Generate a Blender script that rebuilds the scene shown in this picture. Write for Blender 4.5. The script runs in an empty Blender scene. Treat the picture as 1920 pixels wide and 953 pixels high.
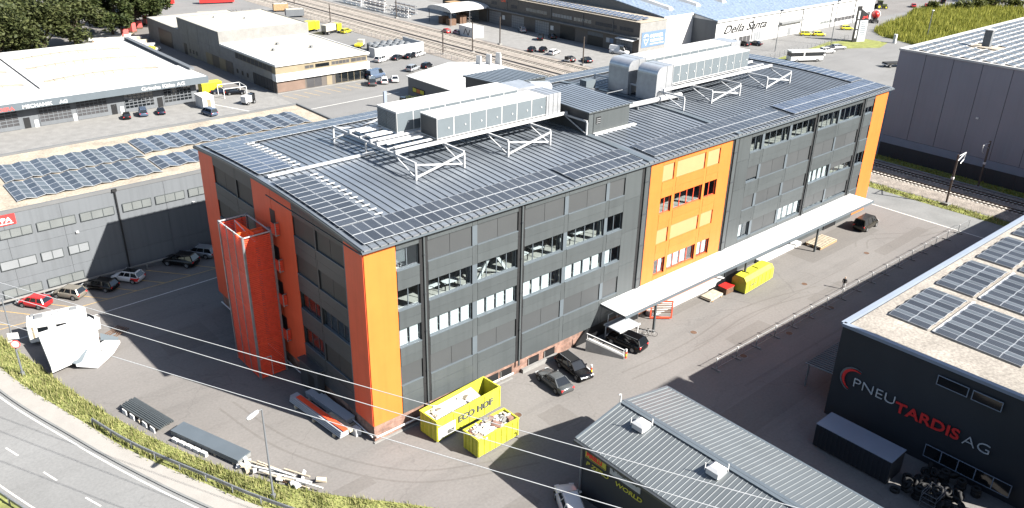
import bpy, math, random
from mathutils import Vector, Matrix
random.seed(11)
D = bpy.data
SC = bpy.context.scene
COL = SC.collection

# ------------------------------------------------------------------ camera, sky, sun, exposure
cam = D.cameras.new('camera'); cam.sensor_width = 36.0; cam.lens = 28.875
cam.clip_start = 0.5; cam.clip_end = 3000
CAM = D.objects.new('camera', cam); COL.objects.link(CAM)
_R = Vector((0.75472857, -0.65576754, 0.01880756)); _U = Vector((0.26831272, 0.33471072, 0.90331446))
_F = Vector((0.59865939, 0.67671092, -0.42856651))
CAM.matrix_world = Matrix(((_R.x, _U.x, -_F.x, -30.8474), (_R.y, _U.y, -_F.y, -53.2043), (_R.z, _U.z, -_F.z, 47.9273), (0, 0, 0, 1)))
SC.camera = CAM
SUN_EL, SUN_AZ = math.radians(37.3), math.radians(-66.0)
SDIR = Vector((math.cos(SUN_AZ) * math.cos(SUN_EL), math.sin(SUN_AZ) * math.cos(SUN_EL), math.sin(SUN_EL)))
W = D.worlds.new('World'); SC.world = W; W.use_nodes = True
_n = W.node_tree.nodes; _l = W.node_tree.links
sky = _n.new('ShaderNodeTexSky'); sky.sky_type = 'NISHITA'; sky.sun_disc = False
sky.sun_elevation = SUN_EL; sky.sun_rotation = math.pi / 2 - SUN_AZ
sky.air_density = 1.0; sky.dust_density = 1.2; sky.ozone_density = 0.35
_n['Background'].inputs[1].default_value = 0.056
_l.new(sky.outputs[0], _n['Background'].inputs[0])
sl = D.lights.new('sun', 'SUN'); sl.energy = 5.0; sl.angle = math.radians(0.5); sl.color = (1.0, 0.955, 0.885)
SUN = D.objects.new('sun', sl); COL.objects.link(SUN)
SUN.rotation_euler = (-SDIR).to_track_quat('-Z', 'Y').to_euler(); SUN.location = (0, 0, 120)
SC.view_settings.view_transform = 'Standard'; SC.view_settings.look = 'None'
SC.view_settings.gamma = 1.0; SC.view_settings.use_curve_mapping = False
SC.view_settings.exposure = 2.1
SC.render.engine = 'CYCLES'
SC.cycles.max_bounces = 6; SC.cycles.transparent_max_bounces = 12; SC.cycles.use_denoising = True
SC.cycles.sample_clamp_indirect = 6.0; SC.cycles.caustics_reflective = False; SC.cycles.caustics_refractive = False

# ------------------------------------------------------------------ materials
MATS = {}
ALB = 0.52   # scale of all listed colours to real-world albedo at this exposure
def mat(name, col, rough=0.6, metal=0.0, var=0.12, scale=0.6, bump=0.0, bscale=30.0, spec=0.4, fine=0.0, fscale=12.0, ov=0.0, streak=0.0, k=ALB):
    """procedural: colour varied by two octaves of world-space noise, optional bump"""
    if name in MATS: return MATS[name]
    col = tuple(c * k for c in col)
    m = D.materials.new(name); m.use_nodes = True; nt = m.node_tree; N = nt.nodes; L = nt.links
    b = N['Principled BSDF']; b.inputs['Roughness'].default_value = rough; b.inputs['Metallic'].default_value = metal
    b.inputs['Specular IOR Level'].default_value = spec
    g = N.new('ShaderNodeNewGeometry')
    nz = N.new('ShaderNodeTexNoise'); nz.inputs['Scale'].default_value = scale; nz.inputs['Detail'].default_value = 5
    L.new(g.outputs['Position'], nz.inputs['Vector'])
    r = N.new('ShaderNodeValToRGB'); r.color_ramp.elements[0].position = 0.3; r.color_ramp.elements[1].position = 0.7
    r.color_ramp.elements[0].color = (*[max(0, c * (1 - var)) for c in col], 1); r.color_ramp.elements[1].color = (*[c * (1 + var) for c in col], 1)
    L.new(nz.outputs['Fac'], r.inputs['Fac']); out = r.outputs['Color']
    if fine > 0:
        n2 = N.new('ShaderNodeTexNoise'); n2.inputs['Scale'].default_value = fscale; n2.inputs['Detail'].default_value = 4
        L.new(g.outputs['Position'], n2.inputs['Vector'])
        mr = N.new('ShaderNodeMapRange'); mr.inputs[1].default_value = 0.3; mr.inputs[2].default_value = 0.7
        mr.inputs[3].default_value = 1 - fine; mr.inputs[4].default_value = 1 + fine; L.new(n2.outputs['Fac'], mr.inputs[0])
        mx = N.new('ShaderNodeVectorMath'); mx.operation = 'SCALE'; L.new(out, mx.inputs[0]); L.new(mr.outputs[0], mx.inputs['Scale']); out = mx.outputs[0]
    if ov > 0:
        oi = N.new('ShaderNodeObjectInfo'); om = N.new('ShaderNodeMapRange'); om.inputs[3].default_value = 1 - ov; om.inputs[4].default_value = 1 + ov; L.new(oi.outputs['Random'], om.inputs[0])
        ox = N.new('ShaderNodeVectorMath'); ox.operation = 'SCALE'; L.new(out, ox.inputs[0]); L.new(om.outputs[0], ox.inputs['Scale']); out = ox.outputs[0]
    if streak > 0:
        mp = N.new('ShaderNodeMapping'); mp.inputs['Scale'].default_value = (2.2, 2.2, 0.10); L.new(g.outputs['Position'], mp.inputs[0])
        sn = N.new('ShaderNodeTexNoise'); sn.inputs['Scale'].default_value = 1.0; sn.inputs['Detail'].default_value = 5; L.new(mp.outputs[0], sn.inputs['Vector'])
        sm = N.new('ShaderNodeMapRange'); sm.inputs[1].default_value = 0.45; sm.inputs[2].default_value = 0.75; sm.inputs[3].default_value = 1.0; sm.inputs[4].default_value = 1 - streak; L.new(sn.outputs['Fac'], sm.inputs[0])
        sx = N.new('ShaderNodeVectorMath'); sx.operation = 'SCALE'; L.new(out, sx.inputs[0]); L.new(sm.outputs[0], sx.inputs['Scale']); out = sx.outputs[0]
    L.new(out, b.inputs['Base Color'])
    if bump > 0:
        n3 = N.new('ShaderNodeTexNoise'); n3.inputs['Scale'].default_value = bscale; n3.inputs['Detail'].default_value = 3
        L.new(g.outputs['Position'], n3.inputs['Vector'])
        bp = N.new('ShaderNodeBump'); bp.inputs['Strength'].default_value = bump; bp.inputs['Distance'].default_value = 0.05
        L.new(n3.outputs['Fac'], bp.inputs['Height']); L.new(bp.outputs[0], b.inputs['Normal'])
    MATS[name] = m; return m

def mat_glass(name, tint, ior=1.5):
    m = D.materials.new(name); m.use_nodes = True; nt = m.node_tree; N = nt.nodes; L = nt.links
    N.remove(N['Principled BSDF']); t = N.new('ShaderNodeBsdfTransparent'); t.inputs[0].default_value = (*tint, 1)
    g = N.new('ShaderNodeBsdfGlossy'); g.inputs['Roughness'].default_value = 0.03; g.inputs[0].default_value = (0.9, 0.95, 1, 1)
    f = N.new('ShaderNodeLayerWeight'); f.inputs[0].default_value = 0.5
    pw = N.new('ShaderNodeMath'); pw.operation = 'POWER'; pw.inputs[1].default_value = 4.0; L.new(f.outputs['Facing'], pw.inputs[0])
    ma = N.new('ShaderNodeMath'); ma.operation = 'MULTIPLY_ADD'; ma.inputs[1].default_value = 0.75; ma.inputs[2].default_value = (ior - 1) ** 2 / (ior + 1) ** 2 + .03; L.new(pw.outputs[0], ma.inputs[0])
    mx = N.new('ShaderNodeMixShader'); L.new(ma.outputs[0], mx.inputs[0]); L.new(t.outputs[0], mx.inputs[1]); L.new(g.outputs[0], mx.inputs[2])
    L.new(mx.outputs[0], N['Material Output'].inputs[0]); MATS[name] = m; return m

def mat_brick(name, c1, c2, mort, scale, bw=0.5, rh=0.25, ms=0.02, rough=0.8, metal=0.0, axes='XZ', spec=0.3):
    c1, c2, mort = [tuple(c * ALB for c in q) for q in (c1, c2, mort)]
    m = D.materials.new(name); m.use_nodes = True; nt = m.node_tree; N = nt.nodes; L = nt.links
    b = N['Principled BSDF']; b.inputs['Roughness'].default_value = rough; b.inputs['Metallic'].default_value = metal; b.inputs['Specular IOR Level'].default_value = spec
    g = N.new('ShaderNodeNewGeometry'); s = N.new('ShaderNodeSeparateXYZ'); c = N.new('ShaderNodeCombineXYZ'); L.new(g.outputs['Position'], s.inputs[0])
    if axes == 'XZ':
        ad = N.new('ShaderNodeMath'); ad.operation = 'ADD'; L.new(s.outputs['X'], ad.inputs[0]); L.new(s.outputs['Y'], ad.inputs[1]); L.new(ad.outputs[0], c.inputs['X']); L.new(s.outputs['Z'], c.inputs['Y'])
    else:
        L.new(s.outputs['X'], c.inputs['X']); L.new(s.outputs['Y'], c.inputs['Y'])
    br = N.new('ShaderNodeTexBrick'); br.inputs['Color1'].default_value = (*c1, 1); br.inputs['Color2'].default_value = (*c2, 1); br.inputs['Mortar'].default_value = (*mort, 1)
    br.inputs['Scale'].default_value = scale; br.inputs['Mortar Size'].default_value = ms; br.inputs['Brick Width'].default_value = bw; br.inputs['Row Height'].default_value = rh
    L.new(c.outputs[0], br.inputs['Vector']); nz = N.new('ShaderNodeTexNoise'); nz.inputs['Scale'].default_value = 1.7; nz.inputs['Detail'].default_value = 6; L.new(g.outputs['Position'], nz.inputs['Vector'])
    mr = N.new('ShaderNodeMapRange'); mr.inputs[1].default_value = 0.3; mr.inputs[2].default_value = 0.7; mr.inputs[3].default_value = 0.6; mr.inputs[4].default_value = 1.4; L.new(nz.outputs['Fac'], mr.inputs[0])
    mx = N.new('ShaderNodeVectorMath'); mx.operation = 'SCALE'; L.new(br.outputs['Color'], mx.inputs[0]); L.new(mr.outputs[0], mx.inputs['Scale']); L.new(mx.outputs[0], b.inputs['Base Color'])
    MATS[name] = m; return m

def mat_perf(name, col, cov=0.72):
    """perforated sheet: horizontal open slots"""
    m = D.materials.new(name); m.use_nodes = True; nt = m.node_tree; N = nt.nodes; L = nt.links
    b = N['Principled BSDF']; b.inputs['Base Color'].default_value = (*col, 1); b.inputs['Roughness'].default_value = 0.5
    g = N.new('ShaderNodeNewGeometry'); s = N.new('ShaderNodeSeparateXYZ'); L.new(g.outputs['Position'], s.inputs[0])
    md = N.new('ShaderNodeMath'); md.operation = 'MULTIPLY'; md.inputs[1].default_value = 5.0; L.new(s.outputs['Z'], md.inputs[0])
    fr = N.new('ShaderNodeMath'); fr.operation = 'FRACT'; L.new(md.outputs[0], fr.inputs[0])
    gt = N.new('ShaderNodeMath'); gt.operation = 'GREATER_THAN'; gt.inputs[1].default_value = cov; L.new(fr.outputs[0], gt.inputs[0])
    nz = N.new('ShaderNodeTexNoise'); nz.inputs['Scale'].default_value = 2.5; L.new(g.outputs['Position'], nz.inputs['Vector'])
    r = N.new('ShaderNodeValToRGB'); r.color_ramp.elements[0].position = .35; r.color_ramp.elements[1].position = .65
    r.color_ramp.elements[0].color = (*[c * .9 for c in col], 1); r.color_ramp.elements[1].color = (*[min(1, c * 1.1) for c in col], 1)
    L.new(nz.outputs['Fac'], r.inputs[0]); L.new(r.outputs[0], b.inputs['Base Color'])
    t = N.new('ShaderNodeBsdfTransparent'); mx = N.new('ShaderNodeMixShader'); L.new(gt.outputs[0], mx.inputs[0]); L.new(b.outputs[0], mx.inputs[1]); L.new(t.outputs[0], mx.inputs[2])
    L.new(mx.outputs[0], N['Material Output'].inputs[0]); MATS[name] = m; return m

def mat_asphalt(name, col, stain=0.14):
    m = mat(name, col, rough=0.85, var=0.10, scale=0.09, bump=0.25, bscale=18, fine=0.08, fscale=4.0, spec=0.25)
    nt = m.node_tree; N = nt.nodes; L = nt.links; b = N['Principled BSDF']
    src = b.inputs['Base Color'].links[0].from_socket; g = N['Geometry']
    mp = N.new('ShaderNodeMapping'); mp.inputs['Scale'].default_value = (0.05, 0.5, 1); mp.inputs['Rotation'].default_value = (0, 0, 0.1); L.new(g.outputs['Position'], mp.inputs[0])
    st = N.new('ShaderNodeTexNoise'); st.inputs['Scale'].default_value = 1.0; st.inputs['Detail'].default_value = 7; st.inputs['Roughness'].default_value = 0.65; L.new(mp.outputs[0], st.inputs['Vector'])
    mr = N.new('ShaderNodeMapRange'); mr.inputs[1].default_value = 0.5; mr.inputs[2].default_value = 0.72; mr.inputs[3].default_value = 1.0; mr.inputs[4].default_value = 1 - stain; L.new(st.outputs['Fac'], mr.inputs[0])
    s2 = N.new('ShaderNodeTexNoise'); s2.inputs['Scale'].default_value = 0.35; s2.inputs['Detail'].default_value = 8; s2.inputs['Roughness'].default_value = .7; L.new(g.outputs['Position'], s2.inputs['Vector'])
    m2 = N.new('ShaderNodeMapRange'); m2.inputs[1].default_value = 0.56; m2.inputs[2].default_value = 0.75; m2.inputs[3].default_value = 1.0; m2.inputs[4].default_value = 1 - stain * .8; L.new(s2.outputs['Fac'], m2.inputs[0])
    mu = N.new('ShaderNodeMath'); mu.operation = 'MULTIPLY'; L.new(mr.outputs[0], mu.inputs[0]); L.new(m2.outputs[0], mu.inputs[1])
    wn = N.new('ShaderNodeTexNoise'); wn.inputs['Scale'].default_value = .5; wn.inputs['Detail'].default_value = 4; L.new(g.outputs['Position'], wn.inputs['Vector'])
    wa = N.new('ShaderNodeVectorMath'); wa.operation = 'MULTIPLY_ADD'; wa.inputs[1].default_value = (3, 3, 0); L.new(wn.outputs['Color'], wa.inputs[0]); L.new(g.outputs['Position'], wa.inputs[2])
    vo = N.new('ShaderNodeTexVoronoi'); vo.feature = 'DISTANCE_TO_EDGE'; vo.inputs['Scale'].default_value = .075; L.new(wa.outputs[0], vo.inputs['Vector'])
    vm = N.new('ShaderNodeMapRange'); vm.inputs[1].default_value = 0.0; vm.inputs[2].default_value = 0.006; vm.inputs[3].default_value = 0.86; vm.inputs[4].default_value = 1.0; L.new(vo.outputs['Distance'], vm.inputs[0])
    m3 = N.new('ShaderNodeMath'); m3.operation = 'MULTIPLY'; L.new(mu.outputs[0], m3.inputs[0]); L.new(vm.outputs[0], m3.inputs[1]); mu = m3
    sc = N.new('ShaderNodeVectorMath'); sc.operation = 'SCALE'; L.new(src, sc.inputs[0]); L.new(mu.outputs[0], sc.inputs['Scale']); L.new(sc.outputs[0], b.inputs['Base Color'])
    return m

def mat_pv(name, col, rough=0.3, spec=0.5):
    col = tuple(c * ALB for c in col)
    m = D.materials.new(name); m.use_nodes = True; nt = m.node_tree; N = nt.nodes; L = nt.links
    b = N['Principled BSDF']; b.inputs['Roughness'].default_value = rough; b.inputs['Specular IOR Level'].default_value = spec
    tc = N.new('ShaderNodeTexCoord'); br = N.new('ShaderNodeTexBrick'); br.offset = 0.0
    br.inputs['Scale'].default_value = 1.0; br.inputs['Brick Width'].default_value = 0.165; br.inputs['Row Height'].default_value = 0.165; br.inputs['Mortar Size'].default_value = 0.008
    br.inputs['Color1'].default_value = (*col, 1); br.inputs['Color2'].default_value = (*[c * 1.15 for c in col], 1); br.inputs['Mortar'].default_value = (*[c * 2.2 + .02 for c in col], 1)
    L.new(tc.outputs['Object'], br.inputs['Vector'])
    oi = N.new('ShaderNodeObjectInfo'); mr = N.new('ShaderNodeMapRange'); mr.inputs[3].default_value = 0.8; mr.inputs[4].default_value = 1.25; L.new(oi.outputs['Random'], mr.inputs[0])
    sc = N.new('ShaderNodeVectorMath'); sc.operation = 'SCALE'; L.new(br.outputs['Color'], sc.inputs[0]); L.new(mr.outputs[0], sc.inputs['Scale']); L.new(sc.outputs[0], b.inputs['Base Color'])
    MATS[name] = m; return m

def mat_leaf(name, c1, c2):
    c1, c2 = [tuple(c * ALB for c in q) for q in (c1, c2)]
    m = D.materials.new(name); m.use_nodes = True; nt = m.node_tree; N = nt.nodes; L = nt.links
    b = N['Principled BSDF']; b.inputs['Roughness'].default_value = 0.6; b.inputs['Specular IOR Level'].default_value = 0.2
    g = N.new('ShaderNodeNewGeometry'); r = N.new('ShaderNodeValToRGB'); r.color_ramp.elements[0].color = (*c1, 1); r.color_ramp.elements[1].color = (*c2, 1)
    L.new(g.outputs['Random Per Island'], r.inputs[0]); L.new(r.outputs[0], b.inputs['Base Color']); MATS[name] = m
    t = N.new('ShaderNodeBsdfTranslucent'); L.new(r.outputs[0], t.inputs[0]); mx = N.new('ShaderNodeMixShader'); mx.inputs[0].default_value = 0.3
    L.new(b.outputs[0], mx.inputs[1]); L.new(t.outputs[0], mx.inputs[2]); L.new(mx.outputs[0], N['Material Output'].inputs[0]); return m

mat_asphalt('asphalt', (0.236, 0.223, 0.212)); mat_asphalt('asphalt_grey', (0.245, 0.243, 0.238), 0.12)
mat_asphalt('road', (0.262, 0.264, 0.262), 0.10); mat('footpath', (0.40, 0.38, 0.35), 0.85, var=0.06, fine=0.06)
mat_asphalt('asphalt_dark', (0.205, 0.192, 0.18), 0.12); mat('concrete', (0.285, 0.28, 0.268), 0.8, var=0.12, fine=.08, fscale=3)
mat('concrete_grey', (0.24, 0.245, 0.24), 0.8, var=0.12, fine=.08, fscale=3, scale=.3); mat('gravel', (0.44, 0.38, 0.30), 0.95, var=0.2, scale=.5, bump=.5, bscale=14, fine=.25, fscale=3.5)
mat('gravel_grey', (0.38, 0.345, 0.30), 0.95, var=0.22, scale=.35, bump=.5, bscale=14, fine=.28, fscale=4)
mat('ballast', (0.33, 0.29, 0.25), 0.95, var=0.25, scale=.8, bump=.8, bscale=10, fine=.45, fscale=7)
mat('clad', (0.102, 0.116, 0.121), 0.42, metal=0.15, var=0.05, scale=.25, fine=.03, ov=.07, streak=.14); mat('clad_light', (0.15, 0.18, 0.205), 0.4, metal=.15, var=.05)
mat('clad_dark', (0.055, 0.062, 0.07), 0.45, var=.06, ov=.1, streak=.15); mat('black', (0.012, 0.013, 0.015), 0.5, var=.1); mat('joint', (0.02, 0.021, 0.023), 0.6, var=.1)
mat('blind', (0.073, 0.079, 0.083), 0.55, var=.04, ov=.08); mat('blind_cream', (0.50, 0.165, 0.075), 0.6, var=.03, k=1); mat('blind_dark', (0.03, 0.032, 0.035), 0.5, var=.05)
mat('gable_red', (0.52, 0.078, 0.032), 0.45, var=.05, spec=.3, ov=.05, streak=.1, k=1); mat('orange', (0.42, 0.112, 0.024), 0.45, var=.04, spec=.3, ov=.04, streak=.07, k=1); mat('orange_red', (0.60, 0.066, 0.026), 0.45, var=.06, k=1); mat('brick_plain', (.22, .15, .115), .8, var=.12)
mat('white', (0.80, 0.80, 0.79), 0.5, var=.04, fine=.03); mat('white_roof', (0.70, 0.695, 0.675), 0.7, var=.10, fine=.06, streak=.0); mat('cream_roof', (0.55, 0.52, 0.44), 0.8, var=.08, fine=.05)
mat('white_steel', (0.72, 0.73, 0.74), 0.35, metal=.2, var=.05); mat('galv', (0.42, 0.44, 0.46), 0.4, metal=.6, var=.15, scale=2); mat('silver', (0.68, 0.70, 0.73), 0.34, metal=.6, var=.10, scale=1.5, bump=.12, bscale=2.0)
mat('roof_metal', (0.27, 0.305, 0.35), 0.36, metal=.4, ov=.06, var=.16, scale=.13, fine=.05, fscale=2); mat('roof_rib', (0.12, 0.135, 0.155), 0.5, metal=.3, var=.1)
mat('shed_metal', (0.205, 0.228, 0.24), 0.4, metal=.35, var=.08, scale=.3); mat('shed_rib', (0.30, 0.325, 0.34), 0.4, metal=.3, var=.06)
mat('hvac_grey', (0.155, 0.185, 0.205), 0.45, var=.05); mat('grey_plastic', (0.25, 0.26, 0.27), .5); mat('slate_wall', (0.34, 0.34, 0.385), 0.5, var=.05, scale=.15, ov=.04, streak=.06); mat('slate_band', (0.30, 0.35, 0.43), 0.5, var=.05)
mat('anthracite', (0.038, 0.043, 0.052), 0.6, var=.1, scale=.3); mat('wall_grey', (0.158, 0.172, 0.188), 0.65, var=.05, scale=.2, ov=.03, streak=.14); mat('wall_mid', (0.17, 0.175, 0.18), .6, var=.06)
mat('brown_wall', (0.135, 0.118, 0.105), .7, var=.06); mat('ochre', (0.30, 0.25, 0.165), .7, var=.1); mat('timber', (0.42, 0.27, 0.14), 0.8, var=.25, scale=3); mat('plank', (0.58, 0.50, 0.38), 0.85, var=.25, scale=2.5)
mat('yellow', (0.64, 0.63, 0.06), 0.5, var=.10, scale=1.2, fine=.12, fscale=5, streak=.18); mat('yellow_car', (0.82, 0.72, 0.03), 0.35, var=.03); mat('red', (0.55, 0.025, 0.022), 0.4, var=.05, k=.8); mat('red_sign', (0.62, 0.03, 0.028), .5, var=.02, k=.9); mat('pink_red', (0.75, 0.13, 0.12), .5, var=.05)
mat('rubber', (0.018, 0.018, 0.019), 0.8, var=.2); mat('rim', (0.42, 0.43, 0.44), 0.35, metal=.6, var=.05); mat('rail', (0.10, 0.07, 0.05), 0.5, metal=.4, var=.2); mat('sleeper', (0.62, 0.58, 0.52), .9, var=.2, scale=2)
mat('rust', (0.16, 0.09, 0.055), .8, var=.25, scale=2); mat('mast', (0.12, 0.095, 0.08), .6, var=.2); mat('line_white', (0.72, 0.71, 0.67), .8, var=.1, fine=.15, fscale=6); mat('line_yellow', (0.62, 0.42, 0.16), .8, var=.15, fine=.2, fscale=6)
mat('interior', (0.33, 0.33, 0.32), .8, var=.15); mat('floor_in', (0.60, 0.57, 0.52), .6, var=.1); mat('interior_dark', (0.06, 0.06, 0.065), .8, var=.2); mat('curtain', (0.9, 0.9, 0.9), .8, var=.03)
mat('bark', (0.07, 0.05, 0.035), .9, var=.3, scale=3); mat('soil', (0.27, 0.29, 0.09), .95, var=.3, scale=.8, fine=.3); mat('meadow', (0.24, 0.26, 0.06), .95, var=.3, scale=.5, fine=.3, fscale=3)
mat('skin', (0.55, 0.34, 0.24), .6); mat('blue_sign', (0.15, 0.235, 0.37), .5, var=.03); mat('sign_grey', (.50, .53, .57), .5, var=.05); mat('lettering_grey', (0.12, 0.12, 0.11), .6, var=.03); mat('text_yellow', (0.62, 0.58, 0.08), .5, var=.03); mat('text_dark', (.04, .045, .06), .5)
mat('tarp', (0.80, 0.80, 0.80), .6, var=.03, bump=.2, bscale=1.2); mat('tail', (0.45, 0.02, 0.02), .3, var=.02, k=1); mat('lamp_glass', (0.75, 0.78, 0.8), .15, var=.02); mat('plasterboard', (0.75, 0.73, 0.70), .8, var=.15, scale=2, fine=.15)
mat_brick('brick', (0.34, 0.17, 0.12), (0.25, 0.13, 0.10), (0.30, 0.25, 0.21), 1.0, 0.28, 0.09, 0.012)
mat_brick('roof_blue', (0.20, 0.265, 0.36), (0.225, 0.29, 0.385), (0.34, 0.40, 0.47), 1.0, 1.7, 1.0, 0.09, rough=.4, axes='XY')
mat_glass('glass', (0.88, 0.92, 0.93)); mat_glass('glass_dark', (0.30, 0.34, 0.36), 1.6)
mat_perf('perf_red', (0.60, 0.055, 0.024)); mat_perf('perf_orange', (0.8, 0.12, 0.026))
mat_pv('pv_black', (0.040, 0.046, 0.056)); mat_pv('pv_blue', (0.052, 0.066, 0.098)); mat_pv('pv_grey', (0.065, 0.075, 0.085), .35)
mat('pv_frame', (0.62, 0.65, 0.68), .4, metal=.3, var=.03)
mat('car_glass', (0.012, 0.015, 0.018), 0.08, var=.05, spec=.8)
mat_leaf('leaf_a', (0.050, 0.068, 0.022), (0.135, 0.15, 0.055)); mat_leaf('leaf_b', (0.030, 0.05, 0.016), (0.095, 0.115, 0.035)); mat_leaf('leaf_c', (0.07, 0.09, 0.02), (0.18, 0.19, 0.05))
mat_leaf('blade', (0.17, 0.23, 0.045), (0.62, 0.58, 0.27)); mat_leaf('blade_m', (0.20, 0.235, 0.03), (0.46, 0.44, 0.09))
def paint(key):
    c = {'black': (.010, .010, .012), 'dark': (.028, .03, .036), 'grey': (.13, .14, .145), 'silver': (.42, .44, .46), 'white': (.80, .80, .80), 'red': (.55, .02, .025), 'blue': (.055, .085, .18), 'beige': (.30, .275, .23), 'yellow': (.80, .74, .03), 'navy': (.02, .03, .06), 'bluegrey': (.13, .18, .27), 'brown': (.055, .05, .04)}[key]
    return mat('paint_' + key, c, 0.22, metal=0.0 if key in ('white', 'red', 'yellow') else .35, var=.02, spec=.6)

# ------------------------------------------------------------------ mesh helpers
class MB:
    def __init__(s): s.v = []; s.f = []; s.m = []
    def add(s, vs, fs, mi=0):
        o = len(s.v); s.v += [tuple(v) for v in vs]
        for f in fs: s.f.append(tuple(o + i for i in f)); s.m.append(mi)
        return s
    def hexa(s, p, mi=0, flip=False):
        fs = [(0, 3, 2, 1), (4, 5, 6, 7), (0, 1, 5, 4), (1, 2, 6, 5), (2, 3, 7, 6), (3, 0, 4, 7)]
        if flip: fs = [tuple(reversed(f)) for f in fs]
        return s.add(p, fs, mi)
    def box(s, x0, x1, y0, y1, z0, z1, mi=0):
        return s.hexa([(x0, y0, z0), (x1, y0, z0), (x1, y1, z0), (x0, y1, z0), (x0, y0, z1), (x1, y0, z1), (x1, y1, z1), (x0, y1, z1)], mi)
    def fbox(s, fr, u0, u1, w0, w1, z0, z1, mi=0):
        p = [fr.p(*a) for a in ((u0, w0, z0), (u1, w0, z0), (u1, w1, z0), (u0, w1, z0), (u0, w0, z1), (u1, w0, z1), (u1, w1, z1), (u0, w1, z1))]
        return s.hexa(p, mi, fr.flip)
    def prism(s, poly, z0, z1, mi=0, mt=None):
        n = len(poly); vs = [(x, y, z0) for x, y in poly] + [(x, y, z1) for x, y in poly]
        s.add(vs, [tuple(reversed(range(n)))] + [(i, (i + 1) % n, n + (i + 1) % n, n + i) for i in range(n)], mi)
        return s.add([(x, y, z1) for x, y in poly], [tuple(range(n))], mi if mt is None else mt)
    def tube(s, p, q, r, n=6, mi=0, r2=None, caps=True):
        p, q = Vector(p), Vector(q); d = (q - p).normalized(); a = d.orthogonal().normalized(); b = d.cross(a); r2 = r if r2 is None else r2
        vs = [p + (a * math.cos(t) + b * math.sin(t)) * r for t in [2 * math.pi * i / n for i in range(n)]] + [q + (a * math.cos(t) + b * math.sin(t)) * r2 for t in [2 * math.pi * i / n for i in range(n)]]
        fs = [(i, (i + 1) % n, n + (i + 1) % n, n + i) for i in range(n)]
        if caps: fs += [tuple(reversed(range(n))), tuple(range(n, 2 * n))]
        return s.add(vs, fs, mi)
    def bar(s, p, q, w, h, mi=0):
        p, q = Vector(p), Vector(q); d = (q - p).normalized(); up = Vector((0, 0, 1))
        if abs(d.z) > .95: up = Vector((0, 1, 0))
        a = d.cross(up).normalized() * (w / 2); b = a.cross(d).normalized() * (h / 2)
        return s.hexa([p - a - b, p + a - b, q + a - b, q - a - b, p - a + b, p + a + b, q + a + b, q - a + b], mi)
    def mesh(s, name, mats, smooth=False):
        me = D.meshes.new(name); me.from_pydata(s.v, [], s.f)
        for m in (mats if isinstance(mats, (list, tuple)) else [mats]): me.materials.append(MATS[m] if isinstance(m, str) else m)
        if any(s.m): me.polygons.foreach_set('material_index', s.m)
        if smooth: me.polygons.foreach_set('use_smooth', [True] * len(s.f))
        me.update(); return me
    def build(s, name, mats, parent=None, smooth=False, loc=None): return obj(name, s.mesh(name, mats, smooth), parent, loc)

class Fr:
    """facade frame: u along the wall, w outward, z up"""
    def __init__(s, o, u, n): s.o = Vector((*o, 0)); s.u = Vector((*u, 0)); s.n = Vector((*n, 0)); s.flip = s.u.cross(s.n).z < 0
    def p(s, u, w, z): return s.o + s.u * u + s.n * w + Vector((0, 0, z))

def obj(name, me, parent=None, loc=None, rz=None):
    o = D.objects.new(name, me); COL.objects.link(o)
    if parent: o.parent = parent
    if loc is not None: o.location = loc
    if rz is not None: o.rotation_euler = (0, 0, rz)
    return o
def tag(o, label, cat, group=None):
    o['label'] = label; o['category'] = cat
    if group: o['group'] = group
    return o
def thing(name, label, cat, loc=(0, 0, 0), rz=0, group=None):
    o = obj(name, None, None, loc, rz); o.empty_display_size = .3; return tag(o, label, cat, group)
def structure(o): o['kind'] = 'structure'; return o
def stuff(o, label=None, cat=None):
    o['kind'] = 'stuff'
    if label: o['label'] = label; o['category'] = cat
    return o
def copy_tree(o, parent=None):
    c = o.copy(); COL.objects.link(c); c.parent = parent
    for ch in list(o.children): copy_tree(ch, c)
    return c
def place(o, loc, rz, label=None, group=None):
    o.location = loc; o.rotation_euler = (0, 0, rz)
    if label: o['label'] = label
    if group: o['group'] = group
    return o
def sheet(name, poly, z, m, parent=None):
    me = D.meshes.new(name); me.from_pydata([(x, y, z) for x, y in poly], [], [tuple(range(len(poly)))]); me.materials.append(MATS[m])
    if me.polygons[0].normal.z < 0: me.flip_normals()
    me.update(); return obj(name, me, parent)
def ribbon(name, left, right, z, m, parent=None):
    b = MB()
    for i in range(len(left) - 1):
        b.add([(*left[i], z), (*right[i], z), (*right[i + 1], z), (*left[i + 1], z)], [(0, 1, 2, 3)])
    o = b.build(name, m, parent)
    if o.data.polygons[0].normal.z < 0: o.data.flip_normals()
    return o
def offset(line, d):
    out = []
    for i, p in enumerate(line):
        a = Vector(line[max(0, i - 1)]); b = Vector(line[min(len(line) - 1, i + 1)]); t = (b - a).normalized(); out.append((p[0] - t.y * d, p[1] + t.x * d))
    return out
def smooth_line(pts, k=6):
    out = []
    for i in range(len(pts) - 1):
        p0 = Vector(pts[max(0, i - 1)]); p1 = Vector(pts[i]); p2 = Vector(pts[i + 1]); p3 = Vector(pts[min(len(pts) - 1, i + 2)])
        for j in range(k):
            t = j / k; q = 0.5 * ((2 * p1) + (p2 - p0) * t + (2 * p0 - 5 * p1 + 4 * p2 - p3) * t * t + (3 * p1 - p0 - 3 * p2 + p3) * t ** 3); out.append((q.x, q.y))
    out.append(tuple(pts[-1])); return out
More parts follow.
